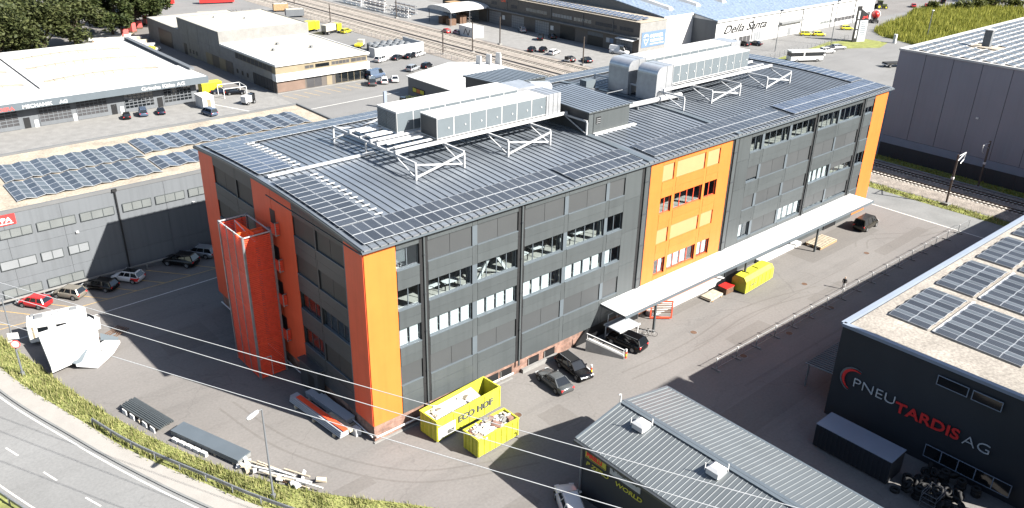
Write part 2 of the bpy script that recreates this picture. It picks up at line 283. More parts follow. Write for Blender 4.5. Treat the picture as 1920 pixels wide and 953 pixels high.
def lettering(name, s, size, m, parent, org, right, up, shear=0.0, bold=0.0, spacing=1.0, xs=1.0, ext=0.02):
    """flat extruded text; org = lower-left corner in the parent's space"""
    cu = D.curves.new(name, 'FONT'); cu.body = s; cu.size = size; cu.shear = shear; cu.extrude = ext; cu.offset = bold; cu.space_character = spacing; cu.resolution_u = 3
    t = D.objects.new(name, cu); COL.objects.link(t); bpy.context.view_layer.update()
    me = D.meshes.new_from_object(t.evaluated_get(bpy.context.evaluated_depsgraph_get())); D.objects.remove(t)
    me.name = name; me.materials.clear(); me.materials.append(MATS[m])
    r = Vector(right).normalized(); u = Vector(up).normalized(); n = r.cross(u); o = Vector(org)
    for v in me.vertices:
        c = v.co.copy(); v.co = o + r * c.x * xs + u * c.y + n * c.z
    me.update(); return obj(name, me, parent)
PI = math.pi

# ================================================================== THE GROUND
structure(sheet('ground', [(-400, -300), (700, -300), (700, 800), (-400, 800)], 0.0, 'asphalt'))
structure(sheet('pavement', [(-70, 68.5), (49, 68.5), (49, 128), (-70, 128)], 0.004, 'concrete'))
structure(sheet('pavement', [(49.01, 36), (104, 36), (104, 300), (76, 300), (49.01, 128)], 0.004, 'asphalt_grey'))
structure(sheet('pavement', [(128, 60), (160, 60), (160, 330), (128, 330)], 0.004, 'concrete'))
structure(sheet('pavement', [(160.01, 14), (420, 14), (420, 91), (160.01, 91)], 0.004, 'asphalt_grey'))
structure(sheet('pavement', [(118.4, 12.8), (160, 12.8), (160, 59.9), (128, 59.9), (118.4, 40)], 0.004, 'asphalt_grey'))
structure(sheet('path', [(93.35, -40), (100.5, -40), (100.5, 8), (99.5, 40), (93.35, 40)], 0.005, 'concrete_grey'))
structure(sheet('path_edge_line', [(93.1, -40), (93.35, -40), (93.35, 3), (93.1, 3)], 0.010, 'line_white'))

KERB = smooth_line([(-27.5, 62), (-26.4, 46), (-24.15, 30.4), (-20.7, 18), (-18.1, 9.8), (-15, 1.5), (-11, -7.5), (-5.5, -17), (1.5, -27)])
FOOT = smooth_line([(-25.0, 62), (-24.4, 48), (-23.1, 34.9), (-21.7, 28.2), (-19.3, 19.5), (-17.3, 12.4), (-13.7, 3.5), (-11.9, -0.8), (-8, -8.5), (-2.5, -18), (4.5, -28)])
GRASS = smooth_line([(-22.6, 62), (-22.3, 50), (-21.7, 41.6), (-20.0, 32.3), (-18.4, 24.3), (-16.7, 17.9), (-14.9, 12.4), (-11.3, 3.7), (-6.6, -3.6), (-2, -9), (4, -17), (10, -26)])
def resample(line, n):
    L = [0.0]
    for i in range(1, len(line)): L.append(L[-1] + math.dist(line[i], line[i - 1]))
    out = []; j = 0
    for k in range(n):
        t = L[-1] * k / (n - 1)
        while j < len(L) - 2 and L[j + 1] < t: j += 1
        f = (t - L[j]) / max(1e-6, L[j + 1] - L[j]); out.append((line[j][0] + (line[j + 1][0] - line[j][0]) * f, line[j][1] + (line[j + 1][1] - line[j][1]) * f))
    return out
KERB = resample(KERB, 80); FOOT = resample(FOOT, 80); GRASS = resample(GRASS, 80)
OUT = offset(KERB, -7.6)
structure(ribbon('road', KERB, OUT, 0.02, 'road'))
ft = MB()
for i in range(79):
    k0, k1, f0, f1 = KERB[i], KERB[i + 1], FOOT[i], FOOT[i + 1]
    ft.add([(*k0, .02), (*k1, .02), (*k1, .14), (*k0, .14), (*f0, .14), (*f1, .14)], [(0, 1, 2, 3), (3, 2, 5, 4)])
structure(ft.build('footpath', 'footpath'))
kb = MB()
a, b = offset(KERB, -.06), offset(KERB, .14)
for i in range(79): kb.hexa([(*b[i], .0), (*b[i + 1], .0), (*a[i + 1], .0), (*a[i], .0), (*b[i], .146), (*b[i + 1], .146), (*a[i + 1], .146), (*a[i], .146)])
structure(kb.build('kerb', 'concrete_grey'))
structure(ribbon('road_edge_line', offset(KERB, -.35), offset(KERB, -.52), .026, 'line_white'))
cl = offset(KERB, -4.05); cr = offset(KERB, -4.2); q0 = resample(cl, 400); q1 = resample(cr, 400)
per = 24
for s in range(4, 400, per): 
    if s + 9 < 400: structure(ribbon('road_dash_line', q0[s:s + 9], q1[s:s + 9], .026, 'line_white'))
structure(ribbon('road_edge_line', offset(KERB, -7.0), offset(KERB, -7.15), .026, 'line_white'))
# verge: a low bank of soil between footpath and yard, with grass blades
structure(ribbon('verge', FOOT, GRASS, 0.12, 'soil'))
vs = MB()
for i in range(79): vs.add([(*GRASS[i], 0), (*GRASS[i + 1], 0), (*GRASS[i + 1], .12), (*GRASS[i], .12)], [(0, 1, 2, 3)])
structure(vs.build('verge_kerb', 'concrete'))
structure(ribbon('verge', offset(KERB, -7.61), offset(KERB, -16), 0.015, 'soil'))
def blades(name, pts_fn, n, h0, h1, m, w=.05, lean=.35):
    b = MB()
    for _ in range(n):
        x, y, z = pts_fn(); cl_ = .5 + .5 * math.sin(x * 1.3 + 2 * math.sin(y * .7)) * math.sin(y * 1.1 + 1.7 * math.sin(x * .9))
        if random.random() > .35 + .65 * cl_: continue
        x += random.gauss(0, .12); y += random.gauss(0, .12); h = random.uniform(h0, h1) * (.5 + .8 * cl_); a = random.uniform(0, 2 * PI); lx, ly = math.cos(a) * lean * h * random.random(), math.sin(a) * lean * h * random.random()
        c, s_ = math.cos(a + 1.3) * w, math.sin(a + 1.3) * w
        b.add([(x - c, y - s_, z), (x + c, y + s_, z), (x + lx, y + ly, z + h)], [(0, 1, 2)])
    return stuff(b.build(name, m))
def along(A, B, z, p=1.0):
    def f():
        t = random.random() * 78.9; i = int(t); fr = t - i; k = random.random() ** p
        ax, ay = A[i][0] + (A[i + 1][0] - A[i][0]) * fr, A[i][1] + (A[i + 1][1] - A[i][1]) * fr; bx, by = B[i][0] + (B[i + 1][0] - B[i][0]) * fr, B[i][1] + (B[i + 1][1] - B[i][1]) * fr
        return ax + (bx - ax) * k, ay + (by - ay) * k, z
    return f
o = blades('grass', along(FOOT, GRASS, .12), 30000, .12, .55, 'blade', .04); o['label'] = 'long bright green grass on the bank beside the curved road'; o['category'] = 'grass'
o = blades('grass', along(offset(KERB, -8.2), offset(KERB, -14), .015), 3500, .1, .35, 'blade', .05); o['label'] = 'grass in the bottom left corner beyond the road'; o['category'] = 'grass'
structure(sheet('verge', [(100.5, -40), (102.7, -40), (102.7, 30), (100.3, 30)], 0.02, 'meadow'))
def rect(x0, x1, y0, y1, z): return lambda: (random.uniform(x0, x1), random.uniform(y0, y1), z)
o = blades('grass', rect(100.4, 102.8, -24, 12, .02), 2600, .15, .45, 'blade', .08); o['label'] = 'narrow grass strip between the pale path and the railway'; o['category'] = 'grass'
structure(sheet('verge', [(114.6, -60), (118.3, -60), (118.3, 13), (114.6, 13)], 0.01, 'meadow'))
o = blades('grass', rect(114.8, 118.1, -24, 13, .01), 2200, .15, .4, 'blade_m', .08); o['label'] = 'shaded grass strip between the railway and the big grey hall'; o['category'] = 'grass'
structure(sheet('verge', [(160, 70.5), (196, 74.5), (214, 77), (228, 72), (228, 65), (218, 62.5), (205, 70), (196, 70.8), (160, 66)], 0.02, 'meadow'))
# reed meadow beyond the parking area
MEAD = [(226, 42), (231, 58), (237, 72), (244, 78), (262, 82), (278, 84), (292, 88), (303, 91), (330, 84), (345, 66), (345, 40)]
structure(sheet('meadow', MEAD, 0.02, 'meadow'))
def inpoly(x, y, P):
    c = False; j = len(P) - 1
    for i in range(len(P)):
        if (P[i][1] > y) != (P[j][1] > y) and x < (P[j][0] - P[i][0]) * (y - P[i][1]) / (P[j][1] - P[i][1]) + P[i][0]: c = not c
        j = i
    return c
def mead():
    while True:
        x, y = random.uniform(226, 345), random.uniform(42, 91)
        if inpoly(x, y, MEAD): return x, y, .02
o = blades('reeds', mead, 38000, 1.0, 2.2, 'blade_m', .16, .25); o['label'] = 'tall yellow green reed meadow behind the big grey hall'; o['category'] = 'reeds'

# ---- railway: ballast beds, tracks of rails and sleepers
bl = MB(); Y0, Y1 = -70, 330
for (xa, xb, xc, xd, z) in ((103.2, 105.2, 113.2, 114.4, .35),):
    bl.add([(xa, Y0, .03), (xb, Y0, z), (xc, Y0, z), (xd, Y0, .03), (xa, Y1, .03), (xb, Y1, z), (xc, Y1, z), (xd, Y1, .03)], [(0, 1, 5, 4), (1, 2, 6, 5), (2, 3, 7, 6)])
structure(bl.build('ballast_bed', 'ballast'))
b2 = MB().box(115.0, 126.0, 62, 330, .0, .30); structure(b2.build('ballast_bed', 'ballast'))
structure(sheet('ballast_shoulder', [(103.1, 36), (104.0, 36), (104.0, 330), (103.1, 330)], .035, 'gravel'))
sb = MB().box(113.7, 114.3, -60, 40, .0, .42); structure(sb.build('cable_trough', 'concrete'))
slp = MB().box(-1.05, 1.05, -.13, .13, 0, .09).mesh('sleeper', 'sleeper')
def track(x, y0, y1, zb, label, near=None):
    t = thing('railway_track', label, 'track', (x, y0, zb), 0, 'railway tracks')
    for s in (-.53, .53): MB().box(s - .05, s + .05, 0, y1 - y0, .05, .21).build('rail', 'rail', t)
    mb = MB(); y = .3
    while y < y1 - y0:
        if near and near[0] <= y0 + y <= near[1]: obj('sleeper', slp, t, (0, y, -.02))
        else: mb.box(-1.05, 1.05, y - .13, y + .13, -.02, .07)
        y += .66
    stuff(mb.build('sleepers', 'sleeper', t)); return t
track(107.3, -60, 320, .35, 'railway track running closest to the pale path and the orange grey building', (-22, 14))
track(111.1, -60, 320, .35, 'second railway track, next to the concrete trough beside the big grey hall', (-22, 14))
track(117.6, 64, 320, .30, 'third railway track behind the white gabled shed')
track(123.2, 64, 320, .30, 'railway track closest to the long workshop yard')
# catenary masts
def mast(x, y, h, label, arm=1, d=1):
    t = thing('catenary_mast', label, 'mast', (x, y, 0), 0, 'overhead line masts')
    MB().box(-.5, .5, -.5, .5, 0, .4).build('footing', 'concrete', t)
    b = MB(); b.box(-.11, -.05, -.13, .13, .4, h); b.box(.05, .11, -.13, .13, .4, h); b.box(-.05, .05, -.03, .03, .4, h); b.build('post', 'mast', t)
    if arm:
        MB().tube((0, 0, h - 1.2), (d * 2.8, 0, h - .2), .07).tube((0, 0, h - .3), (d * 2.8, 0, h - .2), .06).tube((d * 2.8, 0, h - .2), (d * 2.6, 0, h - 1.3), .06).tube((d * 2.6, 0, h - 1.3), (d * 1.6, 0, h - 1.8), .05).build('bracket', 'white_steel', t)
        MB().box(-.2, .2, -.18, .18, h * .52, h * .52 + .35).build('insulator_box', 'white', t)
    return t
mast(102.4, -7.1, 8.4, 'dark steel mast with white bracket standing in the grass strip by the pale path')
mast(114.4, -7.2, 8.3, 'steel mast with white bracket against the big grey hall wall', 1, -1)
mast(113.9, 128.9, 8.4, 'mast between the background tracks, left of the white container with the zigzag', 0)
mast(105.2, 131, 6.5, 'slim mast beside the near background track', 0); mast(127.4, 133, 8.0, 'mast at the yard edge by the white container', 0)
mast(127.5, 99, 7.5, 'mast at the yard edge near the dark vehicles', 0); mast(105, 192, 6.0, 'slim mast beside the yellow trucks', 0)
mast(128, 188, 6.0, 'slim mast across the tracks from the yellow trucks', 0); mast(113, 232, 8.5, 'farthest of the masts along the tracks', 0)
fn = thing('mesh_fence', 'low grey wire fence along the background railway', 'fence', (103.6, 80, 0))
for i in range(60): MB().tube((0, i * 2.5, 0), (0, i * 2.5, 1.3), .05, 5).build('fence_post', 'galv', fn)
for z in (.4, .8, 1.25): MB().tube((0, 0, z), (0, 147.5, z), .02, 4).build('wire', 'galv', fn)

# ================================================================== MAIN BUILDING (orange and grey)
MX, MY = 89.2, 33.7
def rz_m(y): return 19.55 + .75 * (1 - ((y - MY / 2) / (MY / 2)) ** 2)
ROWS = [(16.45, 18.45), (12.55, 14.55), (8.8, 10.65), (4.8, 6.85)]
main = thing('office_building', 'long four storey grey building with orange panels and solar roof in the centre', 'building')

def fpanel(b, fr, u0, u1, w0, w1, z0, za, zb, mi=0):
    p = [fr.p(*a) for a in ((u0, w0, z0), (u1, w0, z0), (u1, w1, z0), (u0, w1, z0), (u0, w0, za), (u1, w0, zb), (u1, w1, zb), (u0, w1, za))]
    b.hexa(p, mi, fr.flip)
def window_unit(parent, fr, u0, u1, z0, z1, n, kind, pal):
    """recessed window: frame with mullions, panes, sill and, where drawn, blinds"""
    fm, bm, sm = pal
    b = MB(); t = .07; w0, w1 = -.24, -.16
    b.fbox(fr, u0, u1, w0, w1, z0, z0 + t); b.fbox(fr, u0, u1, w0, w1, z1 - t, z1); b.fbox(fr, u0, u0 + t, w0, w1, z0 + t, z1 - t); b.fbox(fr, u1 - t, u1, w0, w1, z0 + t, z1 - t)
    st = (u1 - u0) / n
    for i in range(1, n): b.fbox(fr, u0 + st * i - .04, u0 + st * i + .04, w0, w1, z0 + t, z1 - t)
    wo = b.build('window', fm, parent)
    MB().fbox(fr, u0 - .03, u1 + .03, -.16, .09, z0 - .07, z0 - .003).build('sill', sm, wo)
    if kind in ('blind', 'gap', 'halfblind'):
        zz = z0 + .02 if kind == 'blind' else z0 + (.35 if kind == 'gap' else .95); k = 2 if n >= 4 else 1; s2 = (u1 - u0) / k
        if n == 4 and pal[1] == 'blind_cream': k = 1; s2 = u1 - u0
        for i in range(k): MB().fbox(fr, u0 + s2 * i + .02, u0 + s2 * (i + 1) - .02, -.10, -.07, zz, z1 - .02).build('blind', bm, wo)
        if kind == 'blind':
            MB().fbox(fr, u0, u1, -.28, -.25, z0, z1).build('inner_panel', 'joint', wo); return wo
    for i in range(n):
        a, c = u0 + st * i + .05, u0 + st * (i + 1) - .05
        MB().fbox(fr, a, c, -.205, -.195, z0 + t, z1 - t).build('pane', 'glass', wo)
        if kind == 'white' and not (n == 4 and i == 3 and random.random() < .6):
            MB().fbox(fr, a + .02 + .18 * random.random(), c - .02 - .10 * random.random(), -.36, -.33, z0 - .1, z1 + .05).build('roller_blind', 'curtain', wo)
        if kind == 'whitehalf' and i == 0: MB().fbox(fr, a, c, -.36, -.33, z0 - .1, z1).build('roller_blind', 'curtain', wo)
        if kind == 'ven' and random.random() < .85:
            v = MB()
            for q in range(16): v.fbox(fr, a + .03, c - .03, -.36, -.33, z0 + .15 + q * (z1 - z0 - .2) / 16, z0 + .15 + q * (z1 - z0 - .2) / 16 + .085)
            v.build('venetian_blind', 'curtain', wo)
        if kind == 'halfven' and i == 0:
            v = MB()
            for q in range(16): v.fbox(fr, a + .03, c - .03, -.30, -.28, z0 + .6 + q * .085, z0 + .6 + q * .085 + .05)
            v.build('venetian_blind', 'grey_plastic', wo)
    return wo
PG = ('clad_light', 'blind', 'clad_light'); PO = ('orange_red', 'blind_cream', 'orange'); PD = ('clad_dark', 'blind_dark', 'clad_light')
def facade(parent, fr, cols, z0, ztop, wall_name='wall'):
    """cols: (u0, u1, panes or 0, material, (kinds by row) or None, palette)"""
    wb = MB()
    for (u0, u1, n, pm, kinds, pal) in cols:
        za, zb = ztop(u0), ztop(u1); g = .015
        if not n:
            fpanel(wb, fr, u0, u1, -.30, 0, z0, za, zb)
            hs = [z0 + .02] + [4.0, 8.05, 12.0, 15.8]
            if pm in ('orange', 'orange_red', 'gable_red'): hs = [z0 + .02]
            if pm == 'clad_light' and u1 - u0 > .3:
                ed = [z0 + .02] + [v for r in reversed(ROWS) for v in r] + [None]
                for i in range(len(ed) - 1):
                    b = MB(); win = i % 2 == 1
                    if ed[i + 1] is None: fpanel(b, fr, u0 + g, u1 - g, 0, .06, ed[i] + .01, za - .03, zb - .03)
                    else: b.fbox(fr, u0 + g, u1 - g, 0, .03 if win else .06, ed[i] + .01, ed[i + 1] - .01)
                    b.build('cladding_panel', 'clad_light' if win else 'clad', parent)
                continue
            for i, h in enumerate(hs):
                b = MB()
                if i + 1 < len(hs): b.fbox(fr, u0 + g, u1 - g, 0, .06, h + g, hs[i + 1] - g)
                else: fpanel(b, fr, u0 + g, u1 - g, 0, .06, h + g, za - .03, zb - .03)
                b.build('cladding_panel', pm, parent)
            continue
        edges = [z0] + [v for r in reversed(ROWS) for v in r]
        for i in range(0, len(edges), 2):
            a = edges[i]; top = i + 1 >= len(edges)
            c = edges[i + 1] if not top else None
            if top: fpanel(wb, fr, u0, u1, -.30, 0, a, za, zb)
            else: wb.fbox(fr, u0, u1, -.30, 0, a, c)
            nb = 1 if top else (3 if i == 0 else 2)
            for k in range(nb):
                b = MB()
                if top: fpanel(b, fr, u0 + g, u1 - g, 0, .06, a + .03, za - .03, zb - .03)
                else:
                    h = (c - a - .06) / nb; b.fbox(fr, u0 + g, u1 - g, 0, .06 + .012 * (k % 2), a + (.02 if k else .03) + h * k, a + h * (k + 1) - .004 + (.0 if k < nb - 1 else .03))
                b.build('cladding_panel', pm, parent)
        for (r0, r1), kd in zip(ROWS, kinds): window_unit(parent, fr, u0 + .02, u1 - .02, r0 + .04, r1 - .01, n, kd, pal)
    return wb.build(wall_name, 'joint', parent)
S = Fr((0, 0), (1, 0), (0, -1))
gA = ('blind', 'open', 'white', 'blind'); zt = lambda u: 19.38
cols = [(0, 3.1, 0, 'orange', None, None), (3.15, 5.5, 2, 'clad', ('halfven', 'open', 'white', 'blind'), PG), (5.5, 6.4, 0, 'joint', None, None),
        (6.4, 11.35, 4, 'clad', gA, PG), (11.35, 11.95, 0, 'clad_light', None, None), (11.95, 16.9, 4, 'clad', gA, PG), (16.9, 17.75, 0, 'joint', None, None),
        (17.75, 23.05, 4, 'clad', gA, PG), (23.05, 23.6, 0, 'clad_light', None, None), (23.6, 29.05, 4, 'clad', gA, PG), (29.05, 29.55, 0, 'clad_light', None, None), (29.55, 31.9, 2, 'clad', ('blind', 'open', 'whitehalf', 'blind'), PG), (31.9, 34.55, 0, 'clad', None, None), (34.55, 36.0, 0, 'joint', None, None),
        (36.0, 38.1, 0, 'orange', None, None), (38.1, 40.05, 2, 'orange', ('blind', 'open', 'blind', 'ven'), PO), (40.05, 40.55, 0, 'orange', None, None), (40.55, 45.7, 4, 'orange', ('blind', 'open', 'blind', 'ven'), PO), (45.7, 46.15, 0, 'orange', None, None), (46.15, 48.5, 2, 'orange', ('blind', 'open', 'blind', 'ven'), PO), (48.5, 50.8, 0, 'orange', None, None), (50.8, 52.2, 0, 'joint', None, None),
        (52.2, 54.75, 0, 'clad', None, None), (54.75, 57.15, 2, 'clad', ('open', 'gap', 'blind', 'ven'), PG), (57.15, 57.7, 0, 'clad_light', None, None), (57.7, 63.3, 4, 'clad', ('open', 'blind', 'blind', 'blind'), PG), (63.3, 63.85, 0, 'clad_light', None, None), (63.85, 69.35, 4, 'clad', ('open', 'blind', 'blind', 'ven'), PG), (69.35, 70.35, 0, 'joint', None, None),
        (70.35, 75.5, 4, 'clad', ('open', 'blind', 'white', 'gap'), PG), (75.5, 75.95, 0, 'clad_light', None, None), (75.95, 81.85, 4, 'clad', ('open', 'blind', 'halfblind', 'gap'), PG), (81.85, 83.0, 0, 'joint', None, None), (83.0, 85.35, 2, 'clad', ('halfblind', 'blind', 'open', 'blind'), PG), (85.4, MX, 0, 'orange', None, None)]
facade(main, S, cols, 1.73, zt)
# downpipes in the dark channels
for x in (5.95, 17.35, 35.3, 51.5, 69.85, 82.4):
    w = .62 if x in (35.3, 51.5) else .16
    b = MB(); b.box(x - w / 2, x + w / 2, -.20, -.07, 1.2, 19.3); b.build('downpipe', 'clad', main)
    b = MB()
    for k, z in enumerate((5.4, 9.6, 13.4, 17.2)): b.box(x - w / 2 - .03, x + w / 2 + .03, -.23, -.061, z, z + .15)
    b.build('pipe_clamp', 'clad_dark', main)
# short gable facade (faces the camera's left)
G = Fr((0, 0), (0, 1), (-1, 0))
bb = ('blind', 'blind', 'open', 'open'); bd = ('blind', 'blind', 'blind', 'blind')
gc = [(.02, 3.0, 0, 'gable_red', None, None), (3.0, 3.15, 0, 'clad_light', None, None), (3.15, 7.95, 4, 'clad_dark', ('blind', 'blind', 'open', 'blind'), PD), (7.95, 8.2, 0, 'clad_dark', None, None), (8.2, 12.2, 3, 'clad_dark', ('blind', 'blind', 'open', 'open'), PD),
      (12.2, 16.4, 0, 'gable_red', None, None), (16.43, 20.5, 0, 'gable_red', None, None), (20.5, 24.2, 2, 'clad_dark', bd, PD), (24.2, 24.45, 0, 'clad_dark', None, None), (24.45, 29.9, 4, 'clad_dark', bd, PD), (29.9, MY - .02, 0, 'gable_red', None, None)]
facade(main, G, gc, 1.73, lambda u: rz_m(u) - .2, 'gable_wall')
E_ = Fr((MX, MY), (0, -1), (1, 0))
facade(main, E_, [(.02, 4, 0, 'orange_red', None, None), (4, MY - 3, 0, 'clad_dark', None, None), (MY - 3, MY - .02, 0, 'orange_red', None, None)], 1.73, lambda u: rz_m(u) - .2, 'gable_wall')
B_ = Fr((MX, MY), (-1, 0), (0, 1))
facade(main, B_, [(.02, 3, 0, 'orange', None, None)] + [(3 + i * 10.4, 3 + (i + 1) * 10.4, 0, 'clad', None, None) for i in range(8)] + [(86.2, MX - .02, 0, 'orange', None, None)], 1.73, zt, 'rear_wall')
# plinth, floors and inner walls
pl = MB(); pl.box(.25, MX - .25, .25, MY - .25, 0, 1.72); pl.build('plinth', 'brick', main)
for i, z in enumerate((4.0, 8.0, 11.8, 15.65)):
    MB().box(.32, MX - .32, .32, MY - .32, z - .3, z).build('floor_slab', 'floor_in', main)
for z0, z1 in ((1.73, 3.69), (4.01, 7.69), (8.01, 11.49), (11.81, 15.34), (15.66, 19.2)):
    b = MB(); b.box(7, MX - 1, 6.5, 6.7, z0, z1); b.box(6.8, 7.0, 6.71, MY - 1, z0, z1)
    for x in (11.6, 17.3, 23.3, 29.3, 35.3, 51.5, 57.4, 63.6, 69.8, 75.7, 82.4): b.box(x - .15, x + .15, .8, 1.1, z0, z1)
    b.build('inner_wall', 'interior', main)
# slanted white bracing seen behind the windows
for (x0, x1, z0, z1) in ((12.3, 16.5, 11.85, 14.9), (12.6, 16.2, 8.05, 11.0), (70.6, 75.2, 8.05, 11.2)):
    MB().bar((x0, .75, z0), ((x0 + x1) / 2, .75, z1), .2, .28).bar((x1, .75, z0), ((x0 + x1) / 2, .75, z1), .2, .28).build('bracing', 'white', main)
# base: brick pier, basement windows, white ledges and pipe
for k, x in enumerate((6.8, 9.2, 13.4, 15.2, 19.0, 21.3)):
    w = MB().box(x, x + 1.5, .20, .249, .35, 1.2).build('basement_window', 'black', main)
    MB().box(x - .1, x + 1.6, -.02, .199, .25, .345).build('sill', 'concrete', w)
    MB().box(x - .06, x, .12, .199, .345, 1.2).build('reveal', 'concrete', w)
MB().prism([(.02, .02), (3.4, .02), (3.0, .24), (.24, .24), (.24, 3.2), (.02, 3.0)][::1], .02, 1.70).build('brick_pier', 'brick', main)
MB().box(-.15, 16.5, -.22, -.02, 0, .12).build('base_kerb', 'concrete', main)
MB().box(17.9, 23.0, -.22, .1, 0, .45).build('base_kerb', 'concrete', main)
MB().tube((.1, -.16, .62), (16.6, -.16, .62), .09, 8).tube((-.16, .1, .62), (-.16, 33, .62), .07, 8).build('base_pipe', 'white', main)

# ---- roof
rf = MB(); n = 16; ys = [-.42 + (MY + .84) * i / n for i in range(n + 1)]
for i in range(n):
    a, c = ys[i], ys[i + 1]; za, zc = rz_m(min(max(a, 0), MY)) , rz_m(min(max(c, 0), MY))
    rf.hexa([(-.38, a, za - .26), (MX + .38, a, za - .26), (MX + .38, c, zc - .26), (-.38, c, zc - .26), (-.38, a, za), (MX + .38, a, za), (MX + .38, c, zc), (-.38, c, zc)])
roof = rf.build('roof', 'clad', main)
P = .8; sh = MB()
for i in range(n):
    a, c = ys[i], ys[i + 1]; za, zc = rz_m(min(max(a, 0), MY)) + .012, rz_m(min(max(c, 0), MY)) + .012
    sh.add([(.1, a, za), (P - .004, a, za), (P - .004, c, zc), (.1, c, zc)], [(0, 1, 2, 3)], 0)
    sh.hexa([(0, a, za - .01), (.1, a, za - .01), (.1, c, zc - .01), (0, c, zc - .01), (.03, a, za + .08), (.07, a, za + .08), (.07, c, zc + .08), (.03, c, zc + .08)], 1)
shm = sh.mesh('roof_sheet', ['roof_metal', 'roof_rib'])
x = -.3
while x < MX - .4:
    obj('roof_sheet', shm, roof, (x, 0, 0)); x += P
for xa in (35.0, 51.2):
    fl = MB()
    for i in range(n):
        a, c = ys[i], ys[i + 1]; za, zc = rz_m(min(max(a, 0), MY)), rz_m(min(max(c, 0), MY))
        fl.hexa([(xa, a, za + .01), (xa + .8, a, za + .01), (xa + .8, c, zc + .01), (xa, c, zc + .01), (xa, a, za + .16), (xa + .8, a, za + .16), (xa + .8, c, zc + .16), (xa, c, zc + .16)])
    fl.build('roof_flashing', 'clad_light', roof)
MB().box(-.4, MX + .4, -.62, -.421, 19.28, 19.46).build('gutter', 'clad_light', roof)
MB().box(-.52, -.381, -.5, 16.5, 19.25, 19.3).build('gutter_end', 'clad', roof)
gm = MB().box(0, .62, -.60, -.30, 0, .10).mesh('eave_clip', 'galv')
x = -.2
while x < MX: obj('eave_clip', gm, roof, (x, 0, 19.48)); x += P

# ---- solar arrays
def pv_mesh(name, w, l, cell, fr=.035):
    b = MB(); t = .04
    b.box(-w / 2, w / 2, -l / 2, l / 2, 0, t, 1)
    b.add([(-w / 2 + fr, -l / 2 + fr, t + .003), (w / 2 - fr, -l / 2 + fr, t + .003), (w / 2 - fr, l / 2 - fr, t + .003), (-w / 2 + fr, l / 2 - fr, t + .003)], [(0, 1, 2, 3)], 0)
    return b.mesh(name, [cell, 'pv_frame'])
pvA = pv_mesh('solar_panel', .98, 1.74, 'pv_black'); pvB = pv_mesh('solar_panel', 1.72, .99, 'pv_black'); pvC = pv_mesh('solar_panel', 1.72, .99, 'pv_blue'); pvD = pv_mesh('solar_panel', .98, 1.74, 'pv_blue')
def slope(y): return math.atan(-2 * .75 * (y - MY / 2) / (MY / 2) ** 2)
def m_array(label, me, xs, yc, group='solar arrays on the orange and grey building'):
    t = thing('solar_array', label, 'solar panels', (0, 0, 0), 0, group)
    for y in yc:
        for x in xs:
            p = obj('solar_panel', me, t, (x, y, rz_m(y) + .20)); p.rotation_euler = (slope(y), 0, 0)
    mb = MB()
    for y in yc:
        for d in (-.4, .4):
            z = rz_m(y + d) + .14; mb.box(min(xs) - .5, max(xs) + .5, y + d - .03, y + d + .03, z, z + .05)
    mb.build('mounting_rail', 'galv', t); return t
def seq(a, b, st): 
    r = []; x = a + st / 2
    while x <= b: r.append(x); x += st
    return r
m_array('two rows of dark solar panels at the near roof corner over the left front facade', pvA, seq(.25, 23.9, 1.02), (1.05, 2.85))
m_array('short solar panel block on the front eave beside the orange middle block', pvA, seq(24.5, 35.2, 1.02), (1.05, 2.85))
m_array('solar panel rows on the front eave above the orange middle block', pvA, seq(36.6, 63.6, 1.02), (1.05, 2.85))
m_array('solar panel rows at the far right end of the front eave', pvD, seq(64.2, 89.0, 1.02), (1.05, 2.85))
t1 = m_array('solar panel column on the gable edge in front of the white cable tray', pvB, (1.05, 2.82), seq(3.85, 16.1, 1.03))
t2 = m_array('bluish solar panel column on the gable edge behind the white cable tray', pvC, (1.05, 2.82), seq(18.9, 29.9, 1.03))  # sky reflection put into the cell colour by the bluish copy
m_array('bluish solar panel rows along the rear eave, left end', pvD, seq(.25, 34, 1.02), (30.9, 32.7))
m_array('solar panel rows along the rear eave behind the silver duct elbows', pvD, seq(44, 86, 1.02), (30.9, 32.7))
m_array('solar panel columns along the far right gable edge of the roof', pvC, (86.3, 88.05), seq(4.0, 29.8, 1.03))
bm_ = MB().box(-.42, .42, -.06, .06, 0, .07).mesh('mounting_bracket', 'white')
for t, (a, c) in ((t1, (3.9, 16.3)), (t2, (18.9, 31))):
    for y in seq(a, c, 1.03): obj('mounting_bracket', bm_, t, (4.4 + random.uniform(-.05, .05), y, rz_m(y) + .13))
tray = MB()
for i in range(6): tray.box(.5 + i * 2, 2.48 + i * 2, 17.55, 17.95, rz_m(17.7) + .15, rz_m(17.7) + .32)
tag(tray.build('cable_tray', 'white_steel'), 'straight white cable tray lying across the ribbed roof', 'cable tray')

